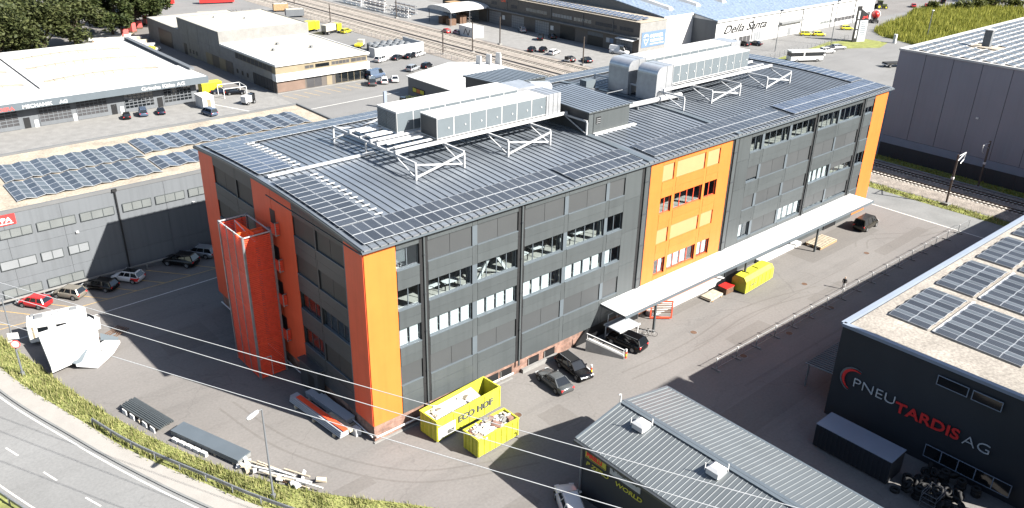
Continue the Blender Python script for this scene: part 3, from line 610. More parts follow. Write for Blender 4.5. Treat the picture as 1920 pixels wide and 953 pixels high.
# ---- roof platforms of white steel with ventilation units
def platform(xs, label, bays, y0=9.0, y1=24.6, zt=21.85, ym=18.0):
    t = thing('steel_platform', label, 'platform')
    for x in xs:
        MB().bar((x, y0, zt), (x, y1, zt), .18, .2).build('cross_beam', 'white_steel', t)
        for y, w in ((y0, .17), (y1, .17), (ym, .15)): MB().box(x - w / 2, x + w / 2, y - w / 2, y + w / 2, rz_m(y) + .02, zt - .11).build('post', 'white_steel', t)
        for ya, yb in ((y0, 12.6), (y1, 21.4)): MB().bar((x, ya + .12, rz_m(ya) + .25), (x, yb, zt - .12), .11, .11).build('strut', 'white_steel', t)
    for a, c in bays:
        for y in (y0, y1):
            MB().bar((a + .12, y, rz_m(y) + .3), (c - .12, y, zt - .2), .14, .18).build('brace', 'white_steel', t)
            MB().bar((a + .12, y + .12, zt - .2), (c - .12, y + .12, rz_m(y) + .45), .12, .14).build('brace', 'white_steel', t)
    for y, d in ((12.35, .34), (13.8, .16), (15.7, .3), (16.9, .3), (18.9, .16), (21.0, .34)):
        MB().box(xs[0] - .1, xs[-1] + .1, y - .12, y + .12, zt + .11, zt + .11 + d).build('long_beam', 'white_steel', t)
    return t
platform((11.62, 17.5, 23.35, 29.4, 35.1), 'white steel platform carrying the ventilation boxes nearer the camera', ((11.62, 17.5), (23.35, 29.4)))
platform((52.6, 58.4, 64.6, 71.0, 76.9), 'white steel platform carrying the ventilation boxes with silver elbows', ((58.4, 64.6), (71.0, 76.9)))
gr = thing('deck_planks', 'row of white steel deck planks at the open left end of the near platform', 'planks')
for y in (13.1, 14.5, 16.2, 17.6, 18.3, 19.6, 20.3): MB().box(11.9, 16.4 if y < 16.5 else 14.6, y - .22, y + .22, 22.31, 22.40).build('plank', 'white', gr)
def hvac(label, x0, x1, y0, y1, z0, z1, nd, silver_end=None, silver_start=None, louvre=False):
    t = thing('ventilation_unit', label, 'ventilation unit', (x0, y0, z0), 0, 'rooftop ventilation units')
    L, Wd, H = x1 - x0, y1 - y0, z1 - z0
    MB().box(0, L, 0, Wd, 0, H - .08).build('casing', 'white', t)
    k = 7; 
    for i in range(k): MB().box(L * i / k - (.04 if i == 0 else 0), L * (i + 1) / k - .012, -.06, Wd + .06, H - .079, H + random.uniform(-.005, .005)).build('roof_panel', 'white_roof', t)
    for i in range(nd):
        a, c = L * i / nd + .06, L * (i + 1) / nd - .06; d = MB().box(a, c, -.035, -.002, .12, H - .16).build('door', 'hvac_grey', t)
        MB().box((a + c) / 2 + .3, (a + c) / 2 + .42, -.10, -.036, H * .42, H * .48).build('handle', 'white', d)
        MB().box(a, c, Wd + .002, Wd + .035, .12, H - .16).build('door', 'hvac_grey', t)
    if louvre:
        for i in range(12): MB().box(-.07, -.002, .1, Wd / 2 - .04, .15 + i * H / 14, .15 + i * H / 14 + .11).box(-.07, -.002, Wd / 2 + .04, Wd - .1, .15 + i * H / 14, .15 + i * H / 14 + .11).build('louvre', 'hvac_grey', t)
    else: MB().box(-.03, -.002, .1, Wd - .1, .1, H - .15).build('end_panel', 'clad_dark', t)
    return t
hvac('front ventilation box on the near platform, dark blank end and grey doors', 16.9, 32.1, 12.7, 15.6, 22.3, 24.55, 7)
hvac('rear ventilation box on the near platform with louvred grey end', 14.9, 31.6, 17.0, 20.7, 22.3, 24.55, 8, louvre=True)
hvac('front ventilation box on the far platform behind a silver elbow', 55.2, 72.4, 13.4, 16.4, 22.3, 24.75, 10)
hvac('rear ventilation box on the far platform', 55.4, 74.5, 18.1, 21.4, 22.3, 24.75, 10)
def elbow(label, x0, x1, y0, y1, z0, z1, r=1.05):
    """folded silver duct, rounded over its outer top edge"""
    pr = [(x1, z0), (x1, z1), (x0 + r, z1)] + [(x0 + r - r * math.sin(a), z1 - r + r * math.cos(a)) for a in [PI / 2 * i / 8 for i in range(1, 9)]] + [(x0, z0)]
    n = len(pr); b = MB(); vs = [(x - x0, 0, z - z0) for x, z in pr] + [(x - x0, y1 - y0, z - z0) for x, z in pr]
    b.add(vs, [(i, (i + 1) % n, n + (i + 1) % n, n + i) for i in range(n)] + [tuple(range(n))[::-1], tuple(range(n, 2 * n))])
    t = thing('duct_elbow', label, 'duct', (x0, y0, z0), 0, 'silver air ducts'); b.build('duct_shell', 'silver', t)
    for q in (.55, .95): MB().box(r * .3 + (x1 - x0 - r * .3) * q - .03, r * .3 + (x1 - x0 - r * .3) * q + .03, -.03, y1 - y0 + .03, -.02, z1 - z0 + .02).build('seam', 'galv', t)
    return t
elbow('rounded silver duct elbow at the left of the far platform, front', 51.9, 55.15, 13.1, 16.4, 20.5, 24.9)
elbow('rounded silver duct elbow at the left of the far platform, rear', 52.0, 55.35, 18.0, 21.5, 20.5, 24.9)
t = thing('duct_box', 'foil wrapped silver duct box at the right end of the near front unit', 'duct', (32.12, 12.6, 22.3), 0, 'silver air ducts'); MB().box(0, 2.2, 0, 3.1, -.2, 2.3).build('duct_shell', 'silver', t)
for i in range(3): MB().box(.3 + .7 * i, .36 + .7 * i, -.03, 3.13, -.22, 2.33).build('seam', 'galv', t)
t = thing('duct_box', 'foil wrapped silver duct at the right end of the near rear unit', 'duct', (31.62, 17.1, 22.3), 0, 'silver air ducts'); MB().box(0, 3.2, 0, 3.4, 0, 2.15).build('duct_shell', 'silver', t); MB().tube((3.2, 1.7, 1.5), (6.5, 1.7, 1.0), .8, 12).build('duct_pipe', 'silver', t)
t = thing('duct_box', 'silver duct end box behind the far ventilation units', 'duct', (74.52, 18.0, 22.3), 0, 'silver air ducts'); MB().box(0, 2.3, 0, 3.4, 0, 2.5).build('duct_shell', 'silver', t)
# pipes lying on the roof right of the front penthouse
t = thing('insulated_pipe', 'thick pale insulated pipe running from the front penthouse to the far platform', 'pipe'); MB().tube((42.3, 13.2, 20.9), (56.5, 12.6, 20.9), .32, 10).build('pipe_run', 'white_steel', t)
for x in (44, 48, 52, 56): MB().box(x - .08, x + .08, 12.5, 13.4, 20.3, 20.62).build('pipe_support', 'galv', t)
t = thing('air_conditioner', 'small grey box unit on the roof left of the silver elbows', 'air conditioner', (48.8, 22.5, 20.75)); MB().box(0, 1.8, 0, 1.2, 0, 1.1).build('casing', 'hvac_grey', t); MB().box(-.4, 2.2, -.3, 1.5, -.5, -.02).build('frame', 'galv', t)
t = thing('roof_railing', 'grey pipe railing on the roof beside the silver elbows', 'railing', (47.5, 17.5, 20.35))
for p, q in (((0, 0, 1.1), (0, 7, 1.1)), ((0, 0, 1.1), (4.0, 0, 1.1)), ((0, 0, .6), (0, 7, .6)), ((0, 0, 0), (0, 0, 1.1)), ((0, 3.5, 0), (0, 3.5, 1.1)), ((0, 7, 0), (0, 7, 1.1)), ((4, 0, 0), (4, 0, 1.1))): MB().tube(p, q, .045, 6).build('rail', 'galv', t)
def penthouse(label, x0, x1, y0, y1, zf, zb, hatch):
    t = thing('roof_penthouse', label, 'penthouse', (x0, y0, 20.1), 0, 'roof penthouses'); w, d = x1 - x0, y1 - y0; a, c = zf - 20.1, zb - 20.1
    MB().hexa([(0, 0, 0), (w, 0, 0), (w, d, 0), (0, d, 0), (0, 0, a), (w, 0, a), (w, d, c), (0, d, c)]).build('wall', 'clad_dark', t)
    MB().box(.85, w - .05, -.05, -.002, .1, a - .08).build('cladding_panel', 'clad', t); MB().box(0, .7, -.05, -.002, 0, a - .08).build('cladding_panel', 'clad', t)
    r = MB().hexa([(-.25, -.3, a), (w + .25, -.3, a), (w + .25, d + .3, c), (-.25, d + .3, c), (-.25, -.3, a + .14), (w + .25, -.3, a + .14), (w + .25, d + .3, c + .14), (-.25, d + .3, c + .14)]).build('roof', 'clad', t)
    k = 12
    for i in range(k):
        u = -.25 + (w + .5) * i / k; MB().hexa([(u, -.3, a + .142), (u + .42, -.3, a + .142), (u + .42, d + .3, c + .142), (u, d + .3, c + .142), (u, -.3, a + .20), (u + .42, -.3, a + .20), (u + .42, d + .3, c + .20), (u, d + .3, c + .20)]).build('roof_sheet', 'roof_metal', r)
    if hatch:
        v = MB().box(1.2, 1.95, -.09, -.052, 1.2, 2.0).build('window', 'black', t)
        for i in range(3): MB().box(1.25, 1.9, -.11, -.091, 1.28 + .24 * i, 1.36 + .24 * i).build('slat', 'grey_plastic', v)
        MB().box(.75, w + .9, -.5, -.06, 0, .22).build('ledge', 'white', t)
    return t
penthouse('front roof penthouse with small louvred window and ribbed metal roof', 35.3, 42.2, 9.0, 18.5, 22.75, 23.0, True)
penthouse('rear roof penthouse with dark side wall behind the near platform', 35.3, 42.6, 24.0, 31.5, 23.0, 22.6, False)

# ---- canopy over the loading side
can = thing('loading_canopy', 'long white ribbed canopy over the loading side of the front facade', 'canopy', (29.35, 0, 4.3))
CL = 54.2; MB().box(0, CL, -3.75, -.07, -.28, -.05).build('frame', 'clad', can)
MB().box(-.04, CL + .04, -3.83, -3.755, -.34, .02).build('fascia', 'clad_light', can)
k = 68
cm = MB().box(0, CL / k - .03, -3.74, -.08, -.049, .0).mesh('roof_sheet', 'white')
for i in range(k): obj('roof_sheet', cm, can, (CL * i / k, 0, 0))
MB().hexa([(-.06, -3.6, -.06), (0, -3.6, -.06), (0, -.08, -.06), (-.06, -.08, -.06), (-.06, -3.6, -.05), (0, -3.6, -.05), (0, -.08, -.05), (-.06, -.08, -.05)]).build('edge_trim', 'clad_dark', can)
for x in (5.6, 23, 40): MB().box(x, x + .22, -3.4, -3.18, -4.3, -.281).build('post', 'clad', can)
# lower facade pieces below the canopy (doors, dock ledge)
MB().box(37.5, 52.0, -1.0, -.08, 0, .55).build('dock_ledge', 'white', main)
MB().box(60, 70, -.9, -.08, 0, .5).build('dock_ledge', 'white', main)
for x0, x1 in ((34.7, 35.9), (53.2, 55.6), (65.6, 68.2), (77.4, 80.5)):
    d = MB().box(x0, x1, -.13, -.08, .02, 3.4).build('door', 'black', main); MB().box(x0 - .12, x0 - .005, -.16, -.08, 0, 3.5).box(x1 + .005, x1 + .12, -.16, -.08, 0, 3.5).box(x0 - .12, x1 + .12, -.16, -.08, 3.405, 3.52).build('door_frame', 'clad_dark', d)
for i in range(6): MB().box(39.0 + i * 1.9, 40.5 + i * 1.9, -.12, -.08, 2.7, 3.5).build('ground_window', 'interior_dark', main)
MB().box(36.0, 50.8, -.075, .2, .56, 1.72).build('base_panel', 'orange', main)
MB().box(52.2, 85.3, -.02, .2, .02, 1.72).build('base_panel', 'clad', main)
MB().box(85.4, MX, -.06, .2, .3, 1.72).build('base_panel', 'orange', main)
MB().hexa([(25.6, .05, 0), (30.9, .05, 0), (30.9, .24, 0), (25.6, .24, 0), (27.4, -.058, 1.72), (30.9, -.058, 1.72), (30.9, .24, 1.72), (27.4, .24, 1.72)]).build('canopy_shade', 'black', main)  # slanted canopy shade put in as a black slab on the plinth
for i, (x, y, a) in enumerate(((8.2, 2.2, .1), (10.2, 1.9, -.1), (14.2, 2.6, 0), (19.2, 2.0, .2), (21.6, 2.3, -.1), (25.2, 2.1, 0), (27.6, 2.4, .1))):
    t = thing('work_table', 'white work table seen through the second row of front windows', 'table', (x, y, 11.8), a, 'tables behind the second window row')
    MB().box(-.8, .8, -.4, .4, .74, .80).build('tabletop', 'curtain', t)
    for sx in (-.7, .7):
        for sy in (-.3, .3): MB().box(sx - .04, sx + .04, sy - .04, sy + .04, 0, .739).build('leg', 'interior_dark', t)

# ---- red stair tower against the gable
tw = thing('stair_tower', 'red perforated metal stair tower standing at the shaded gable', 'stair tower', (-3.45, 15.95, 0))
TX, TY, TZ = 2.85, 5.35, 15.85
for x, y in ((0, 0), (TX, 0), (0, TY), (TX, TY), (0, TY * .36), (0, TY * .68)):
    w = .1 if y in (0, TY) else .06; MB().box(x - w, x + w, y - w, y + w, 0, TZ).build('post', 'galv', tw)
for z in (.1, 4.0, 8.0, 11.8, TZ - .15):
    b = MB(); b.box(.1, TX - .1, -.05, .05, z, z + .1); b.box(-.05, .05, .1, TY - .1, z, z + .1); b.box(.1, TX - .1, TY - .05, TY + .05, z, z + .1); b.box(TX - .05, TX + .05, .1, TY - .1, z, z + .1)
    b.build('ring_beam', 'orange_red' if z < 15 else 'white_steel', tw)
zs = [.2, 4.1, 8.1, 11.9, TZ - .16]
for i in range(4):
    a, c = zs[i], zs[i + 1] - .1
    for (x0, x1, y0, y1) in ((.1, TX - .1, -.012, .012), (.1, TX - .1, TY - .012, TY + .012)): MB().box(x0, x1, y0, y1, a, c).build('mesh_panel', 'perf_red', tw)
    for (y0, y1) in ((.1, TY * .36 - .06), (TY * .36 + .06, TY * .68 - .06), (TY * .68 + .06, TY - .1)): MB().box(-.012, .012, y0, y1, a, c).build('mesh_panel', 'perf_red', tw)
    # flights
    fl = MB(); h = zs[i + 1] - zs[i]
    for k in range(10):
        y = .9 + k * (TY - 1.8) / 10; fl.box(.25, 1.3, y, y + .37, a + h / 2 * k / 10, a + h / 2 * k / 10 + .12); fl.box(1.5, 2.6, TY - y - .37, TY - y, a + h / 2 + h / 2 * k / 10, a + h / 2 + h / 2 * k / 10 + .12)
    fl.build('stair_flight', 'orange_red', tw); MB().box(1.38, 1.42, .6, TY - .6, a, c + .2).build('divider', 'perf_orange', tw)
    # landings that bridge to the wall
    z = (4.0, 8.0, 11.8, 15.65)[i] - .2
    ld = MB().box(TX + .1, 3.33, -.9, 1.6, z, z + .12).build('landing', 'galv', tw)
    MB().box(TX + .1, 3.33, -.92, -.88, z + .12, z + 1.25).box(TX + .02, TX + .10, -.9, -.05, z + .12, z + 1.25).build('landing_panel', 'perf_red', ld)
    MB().tube((TX + .08, -.92, z), (TX + .08, -.92, z + 1.4), .05).tube((TX + .08, -.92, z + 1.38), (3.3, -.92, z + 1.38), .04).build('handrail', 'galv', ld)
    MB().box(3.37, 3.385, -.2, .9, z + .12, z + 2.3).build('door', 'black', ld)
MB().box(.1, TX - .1, 1.7, 1.76, TZ - 2.2, TZ - .2).build('inner_screen', 'perf_orange', tw)
MB().tube((1.4, .5, TZ - 1.0), (1.4, TY - .5, TZ - .2), .07).tube((1.4, TY - .5, TZ - .2), (1.4, TY - .5, TZ - 2), .06).build('inner_rail', 'white_steel', tw)
dr = MB().box(.1, 1.3, -.04, -.015, .1, 2.3); dr.build('gate', 'perf_red', tw); MB().box(.1, 1.36, -.06, -.041, 2.3, 2.38).box(1.3, 1.36, -.06, -.041, .1, 2.3).build('gate_frame', 'white_steel', tw)
en = thing('entrance_box', 'dark entrance porch box at the foot of the shaded gable', 'porch', (-.75, 8.8, 0)); MB().box(0, .68, 0, 3.6, 0, 3.2).build('walls', 'clad_dark', en); MB().box(-.15, .68, -.1, 3.7, 3.21, 3.36).build('roof', 'clad', en); MB().box(-.02, -.002, .8, 2.0, .05, 2.3).build('door', 'black', en)

# ================================================================== VEHICLES
KIND = {  # L, W, H, belt, hood z, deck z, cabin bottom (rear, front), roof (rear, front)
    'sedan': (4.6, 1.8, 1.43, .90, .80, .93, (-.36, .22), (-.20, .06)), 'hatch': (3.95, 1.72, 1.5, .92, .86, .92, (-.485, .25), (-.40, .10)), 'wagon': (4.75, 1.82, 1.5, .93, .84, .93, (-.485, .22), (-.41, .07)),
    'suv': (4.6, 1.9, 1.7, 1.05, .98, 1.05, (-.485, .22), (-.41, .08)), 'mpv': (4.9, 1.95, 1.92, 1.08, 1.0, 1.08, (-.49, .34), (-.45, .18)), 'van': (5.6, 2.05, 2.45, 1.35, 1.15, 1.35, (-.495, .36), (-.48, .24))}
def loft(b, rings, mi=0):
    n = len(rings[0]); o = len(b.v)
    for r in rings: b.v += [tuple(p) for p in r]
    for i in range(len(rings) - 1):
        for j in range(n): b.f.append((o + i * n + j, o + i * n + (j + 1) % n, o + (i + 1) * n + (j + 1) % n, o + (i + 1) * n + j)); b.m.append(mi)
    b.f.append(tuple(o + j for j in reversed(range(n)))); b.m.append(mi); b.f.append(tuple(o + (len(rings) - 1) * n + j for j in range(n))); b.m.append(mi)
CARM = {}
def car_meshes(kind, color):
    if (kind, color) in CARM: return CARM[(kind, color)]
    L, Wd, H, hb, hh, hd, cb, ct = KIND[kind]; w = Wd / 2; pm = paint(color); M = {}
    st = [(-.5, .80, .50, hd * .78), (-.485, .88, .30, hd * .93), (-.44, .95, .24, hd), (-.34, .99, .22, hb), (-.1, 1, .22, hb), (.12, 1, .22, hb), (.24, .99, .22, hh + .02), (.36, .97, .22, hh - .03), (.45, .92, .24, hh - .10), (.485, .84, .28, hh - .2), (.5, .72, .42, hh - .32)]
    rings = []
    for s, tw_, zb, ztp in st:
        x = s * L; y = w * tw_; zm = zb + (ztp - zb) * .45
        rings.append([(x, -y * .88, zb), (x, y * .88, zb), (x, y * .99, zb + .1), (x, y, zm), (x, y * .97, ztp - .09), (x, y * .86, ztp), (x, -y * .86, ztp), (x, -y * .97, ztp - .09), (x, -y, zm), (x, -y * .99, zb + .1)])
    b = MB(); loft(b, rings); M['body'] = b.mesh('body', pm, True)
    x0, x1 = cb[0] * L, cb[1] * L; r0, r1 = ct[0] * L, ct[1] * L; yb, yt = w * .90, w * .70; z0, z1 = hb - .03, H - .05
    def cp(a, c, s_): return (a[0] + (c[0] - a[0]) * s_, a[1] + (c[1] - a[1]) * s_, a[2] + (c[2] - a[2]) * s_)
    B = [(x0, -yb, z0), (x1, -yb * .93, z0), (x1, yb * .93, z0), (x0, yb, z0)]; T = [(r0, -yt, z1), (r1, -yt, z1), (r1, yt, z1), (r0, yt, z1)]
    M['glass'] = MB().hexa(B + T).mesh('glass', 'car_glass')
    b = MB(); e = .03
    b.hexa([(r0 - .04, -yt - e, z1 - .03), (r1 + .05, -yt - e, z1 - .03), (r1 + .05, yt + e, z1 - .03), (r0 - .04, yt + e, z1 - .03), (r0 + .10, -yt + .10, z1 + .05), (r1 - .18, -yt + .10, z1 + .05), (r1 - .18, yt - .10, z1 + .05), (r0 + .10, yt - .10, z1 + .05)])
    for i in range(4): b.bar(B[i], T[i], .11, .07)
    for sgn in (-1, 1):
        for f in ((.52,) if kind == 'sedan' else (.36, .70)):
            p = (x0 + (x1 - x0) * f, sgn * yb, z0); q = (r0 + (r1 - r0) * f, sgn * yt, z1); b.bar(p, q, .10, .05)
    if kind == 'van': b.hexa([(x0 + .02, -yb - .01, z0), (x0 + L * .55, -yb - .01, z0), (x0 + L * .55, yb + .01, z0), (x0 + .02, yb + .01, z0), (r0 - .03, -yt - .02, z1 - .02), (x0 + L * .55, -yt - .02, z1 - .02), (x0 + L * .55, yt + .02, z1 - .02), (r0 - .03, yt + .02, z1 - .02)])
    M['roof'] = b.mesh('roof', pm)
    wr = .33 if kind not in ('suv', 'mpv', 'van') else .36
    b = MB(); b.tube((0, -.11, 0), (0, .11, 0), wr, 14, 0); b.tube((0, -.118, 0), (0, .118, 0), wr * .64, 10, 1); M['wheel'] = b.mesh('wheel', ['rubber', 'rim']); M['wr'] = wr
    b = MB(); b.tube((0, -.12, 0), (0, .12, 0), wr + .05, 14); M['arch'] = b.mesh('wheel_arch', 'rubber')
    b = MB(); b.hexa([(-.10, -.2, -.07), (.10, -.2, -.07), (.04, .2, -.07), (-.10, .2, -.07), (-.12, -.2, .07), (.06, -.2, .07), (.0, .2, .07), (-.14, .2, .07)]); M['head'] = b.mesh('headlight', 'lamp_glass')
    M['tail'] = MB().box(-.06, .05, -.14, .14, -.11, .11).mesh('taillight', 'tail'); M['plate'] = MB().box(-.01, .012, -.26, .26, -.06, .06).mesh('number_plate', 'white')
    M['mirror'] = MB().hexa([(-.08, -.1, -.06), (.06, -.1, -.06), (.04, .1, -.06), (-.08, .1, -.06), (-.07, -.1, .07), (.03, -.1, .07), (.02, .1, .07), (-.07, .1, .07)]).mesh('mirror', pm)
    M['roofrail'] = MB().bar((r0 + .2, 0, z1 + .04), (r1 - .25, 0, z1 + .04), .04, .05).mesh('roof_rail', 'galv'); M['yt'] = yt
    CARM[(kind, color)] = M; return M
def car(kind, color, x, y, deg, label, group=None, near=False, rails=False, z=0.0, cat=None, scale=1.0):
    M = car_meshes(kind, color); L, Wd, H, hb, hh, hd, cb, ct = KIND[kind]
    cat = cat or ('van' if kind in ('van', 'mpv') else 'car')
    t = thing('parked_van' if cat == 'van' else 'parked_car', label, cat, (x, y, z), math.radians(deg), group); t.scale = (scale,) * 3
    bo = obj('body', M['body'], t); obj('glass', M['glass'], t); obj('roof', M['roof'], t)
    for sx in (-.29, .31):
        for sy in (-1, 1):
            if near: obj('wheel_arch', M['arch'], t, (sx * L, sy * (Wd / 2 - .115), M['wr'] + .02))
            obj('wheel', M['wheel'], t, (sx * L, sy * (Wd / 2 - .09), M['wr']))
    for sy in (-1, 1):
        h = obj('headlight', M['head'], t, (L * .47, sy * Wd * .34, hh - .2)); h.scale = (1, sy, 1)
        obj('taillight', M['tail'], t, (-L * .482, sy * Wd * .37, hd - .2))
        if near:
            obj('mirror', M['mirror'], t, (L * (cb[1] - .06), sy * (Wd / 2 + .06), hb + .06))
            if rails: obj('roof_rail', M['roofrail'], t, (0, sy * M['yt'] * .92, 0))
    if near: obj('number_plate', M['plate'], t, (L * .5 - .02, 0, .48)); obj('number_plate', M['plate'], t, (-L * .5 + .02, 0, .68))
    return t
FC = 'cars on the loading side of the orange grey building'
car('sedan', 'grey', 19.0, -3.75, 84, 'grey saloon parked beside the black estate in front of the brick base', FC, True)
car('wagon', 'black', 22.3, -3.3, -97, 'black estate with roof rails facing the camera in front of the brick base', FC, True, True)
car('suv', 'black', 30.5, -3.3, 98, 'black estate with red rear lights parked nose in under the canopy corner', FC, True, True)
car('mpv', 'brown', 83.3, -3.5, 2, 'dark van parked at the far orange corner under the canopy end', FC, True)
PC = 'cars parked along the grey wall with the red sign'
car('hatch', 'red', -16.9, 46.8, 126, 'small red hatchback behind the motorhome', PC, True, scale=.95)
car('hatch', 'beige', -13.2, 46.7, 126, 'small beige grey hatchback between the red and the black car', PC, True, scale=.97)
car('wagon', 'black', -9.7, 46.6, 126, 'black estate in the shadow between the beige car and the white red car', PC, True, scale=.92)
wr_ = car('hatch', 'white', -6.4, 46.7, 128, 'white hatchback with red rear quarter in the shadow of the building', PC, True, scale=.98)
for sy in (-1, 1): MB().box(-1.95, -.95, sy * .865 - .012, sy * .865 + .012, .45, .86).build('red_quarter_panel', 'red', wr_)
MB().box(-1.4, .25, -.5, .5, 1.505, 1.52).build('sunroof', 'car_glass', wr_)
car('suv', 'black', .4, 47.1, 127, 'black estate parked in deep shadow beside the left orange corner', PC, True)
car('wagon', 'silver', 3.3, 48.2, 127, 'silver car half hidden behind the left orange corner', PC, True)
GC = 'cars in front of the garage doors of the white roofed workshop'
car('hatch', 'black', 17.3, 119.8, 75, 'black hatchback, leftmost in front of the white lettered workshop', GC, scale=.85)
car('mpv', 'bluegrey', 20.7, 120.2, 75, 'blue grey people carrier second in the row before the garage doors', GC, scale=.85)
car('sedan', 'navy', 24.0, 119.3, 75, 'dark blue saloon with open door by the workshop garage', GC, scale=.85)
car('mpv', 'bluegrey', 31.3, 112.2, 100, 'blue grey people carrier alone beside the small white kiosk', GC, scale=.85)
car('sedan', 'navy', 40.3, 127.5, -25, 'dark blue car under the white framed carport, rear of two', 'cars at the white carport', scale=.95)
car('sedan', 'black', 42.6, 124.8, -25, 'black car at the white framed carport, front of two', 'cars at the white carport', scale=.95)
LC = 'cars in the lot beside the concrete building'
car('van', 'bluegrey', 76.0, 119.2, 15, 'long blue minibus in the lot beside the concrete building', LC, scale=.95); car('mpv', 'grey', 71.8, 114.2, 60, 'dark grey people carrier next to the glazed corner of the concrete building', LC)
car('hatch', 'white', 74.9, 113.8, 60, 'white small car between the grey people carrier and the white saloon', LC); car('sedan', 'white', 78.0, 113.9, 60, 'white saloon at the end of the row with the blue minibus', LC)
car('hatch', 'white', 76.8, 124.0, 20, 'white car half hidden behind the blue minibus', LC); car('suv', 'white', 87.2, 134.0, 20, 'white off roader in front of the white yard wall', LC)
car('sedan', 'dark', 92.2, 133.8, 20, 'dark grey saloon second along the white yard wall', LC); car('sedan', 'black', 95.8, 133.2, 20, 'black saloon third along the white yard wall', LC)
car('wagon', 'white', 99.2, 134.2, 20, 'white car at the right end of the row along the white yard wall', LC); car('suv', 'silver', 87.8, 120.4, 25, 'silver off roader in the middle of the lot behind the white gabled shed', LC); car('hatch', 'black', 92.6, 121.0, 25, 'black car partly behind the white gabled shed roof', LC)
YC = 'cars in the yard of the long workshop'
car('suv', 'silver', 146.4, 144.5, 60, 'silver car parked by a garage door of the long workshop', YC); car('mpv', 'black', 142.4, 131.5, 40, 'black people carrier in the yard of the long workshop', YC, scale=.9); car('sedan', 'black', 147.0, 131.3, 60, 'black saloon close to the open door of the long workshop', YC)
car('hatch', 'dark', 128.6, 120.3, 30, 'dark hatchback, leftmost of three between railway and workshop', YC); car('hatch', 'black', 131.0, 118.2, 30, 'black hatchback in the middle of three between railway and workshop', YC); car('wagon', 'white', 131.2, 113.9, 20, 'white car, rightmost of three between railway and workshop', YC)
car('hatch', 'black', 128.3, 104.6, 70, 'black small car by the dark machines behind the roof', YC); car('sedan', 'dark', 131.4, 101.4, 70, 'dark saloon beside the black small car behind the roof', YC)
car('van', 'white', 146.4, 103.2, -70, 'white panel van before the awning of the long workshop', YC)
HC = 'cars in front of the white hall with script lettering'
car('hatch', 'black', 186.5, 89.2, 80, 'black car at the show windows of the white hall', HC); car('sedan', 'dark', 189.6, 87.6, 100, 'dark car beside the black one at the show windows of the white hall', HC)
car('hatch', 'yellow', 217.2, 87.0, -40, 'bright yellow car nearest the white hall door', HC, scale=1.05); car('hatch', 'yellow', 220.2, 84.2, -40, 'bright yellow car in front of the other yellow one', HC, scale=1.05); car('hatch', 'yellow', 238.4, 84.6, -40, 'bright yellow car behind the tall sign', HC, scale=1.05)
RC = 'cars parked beyond the roof by the grass island'
car('wagon', 'white', 190.0, 67.2, -25, 'white car next to the bus', RC); car('suv', 'white', 197.3, 68.2, -25, 'white car second from the bus', RC); car('hatch', 'dark', 201.2, 69.2, -25, 'dark small car between two white cars by the grass island', RC); car('wagon', 'silver', 205.5, 69.2, -25, 'silver white car at the end of the row by the grass island', RC)
TC = 'cars at the top right beyond the reeds'
car('sedan', 'red', 309, 95, 30, 'dark red car in the far lot, rear of two', TC); car('sedan', 'red', 314, 92, 30, 'dark red car in the far lot, front of two', TC); car('van', 'black', 330, 93, 30, 'black van beyond the reeds', TC); car('wagon', 'silver', 324, 86, 30, 'silver blue car at the edge of the reeds', TC); car('sedan', 'dark', 325, 82.2, 20, 'dark car partly hidden by bushes behind the reeds', TC)
car('sedan', 'black', 345, 80, 20, 'dark car beyond the bushes near the dark tree', TC)
car('suv', 'white', 7.6, -17.6, 60, 'white car cut off at the bottom edge beside the dark shed wall', None, True)
# bus, trucks, tractor
def boxy(name, cat, label, x, y, deg, parts, wheels, group=None, wr=.48, scale=1.0):
    """parts: (name, material, x0,x1,y0,y1,z0,z1); wheels: (x, y)"""
    t = thing(name, label, cat, (x, y, 0), math.radians(deg), group); t.scale = (scale,) * 3
    for (n_, m_, *c) in parts:
        b = MB().box(*c); o = b.build(n_, m_, t)
        if (c[1] - c[0]) > .5 and (c[5] - c[4]) > .5: bv = o.modifiers.new('b', 'BEVEL'); bv.width = .06; bv.segments = 1
    wm = MB().tube((0, -.15, 0), (0, .15, 0), wr, 14, 0).tube((0, -.16, 0), (0, .16, 0), wr * .55, 8, 1).mesh('wheel', ['rubber', 'rim'])
    for wx, wy in wheels: obj('wheel', wm, t, (wx, wy, wr))
    return t
bus = boxy('bus', 'bus', 'white coach with dark windows parked beyond the roof', 181.5, 66.0, -28, [('body', 'white', -5, 5, -1.25, 1.25, .5, 1.6), ('window_band', 'car_glass', -4.9, 4.97, -1.24, 1.24, 1.6, 2.7), ('roof', 'white', -5, 5, -1.25, 1.25, 2.7, 3.1), ('windscreen', 'car_glass', 5.0, 5.04, -1.1, 1.1, 1.2, 2.7), ('bumper', 'grey_plastic', 4.9, 5.1, -1.2, 1.2, .35, .7), ('pillar', 'white', -1.2, -.8, -1.255, 1.255, 1.6, 2.7)], [(-3, -1.1), (-3, 1.1), (3.2, -1.1), (3.2, 1.1)])
boxy('yellow_truck', 'truck', 'yellow recovery truck with box body behind the concrete building', 91.5, 182, 20, [('cab', 'yellow_car', 2.2, 4.2, -1.2, 1.2, .6, 3.0), ('windscreen', 'car_glass', 4.2, 4.24, -1.0, 1.0, 1.8, 2.7), ('box_body', 'yellow_car', -4, 2.0, -1.25, 1.25, .9, 3.3), ('chassis', 'rubber', -4, 4, -.6, .6, .5, .88)], [(-2.6, -1), (-2.6, 1), (3.1, -1), (3.1, 1)], 'yellow trucks')
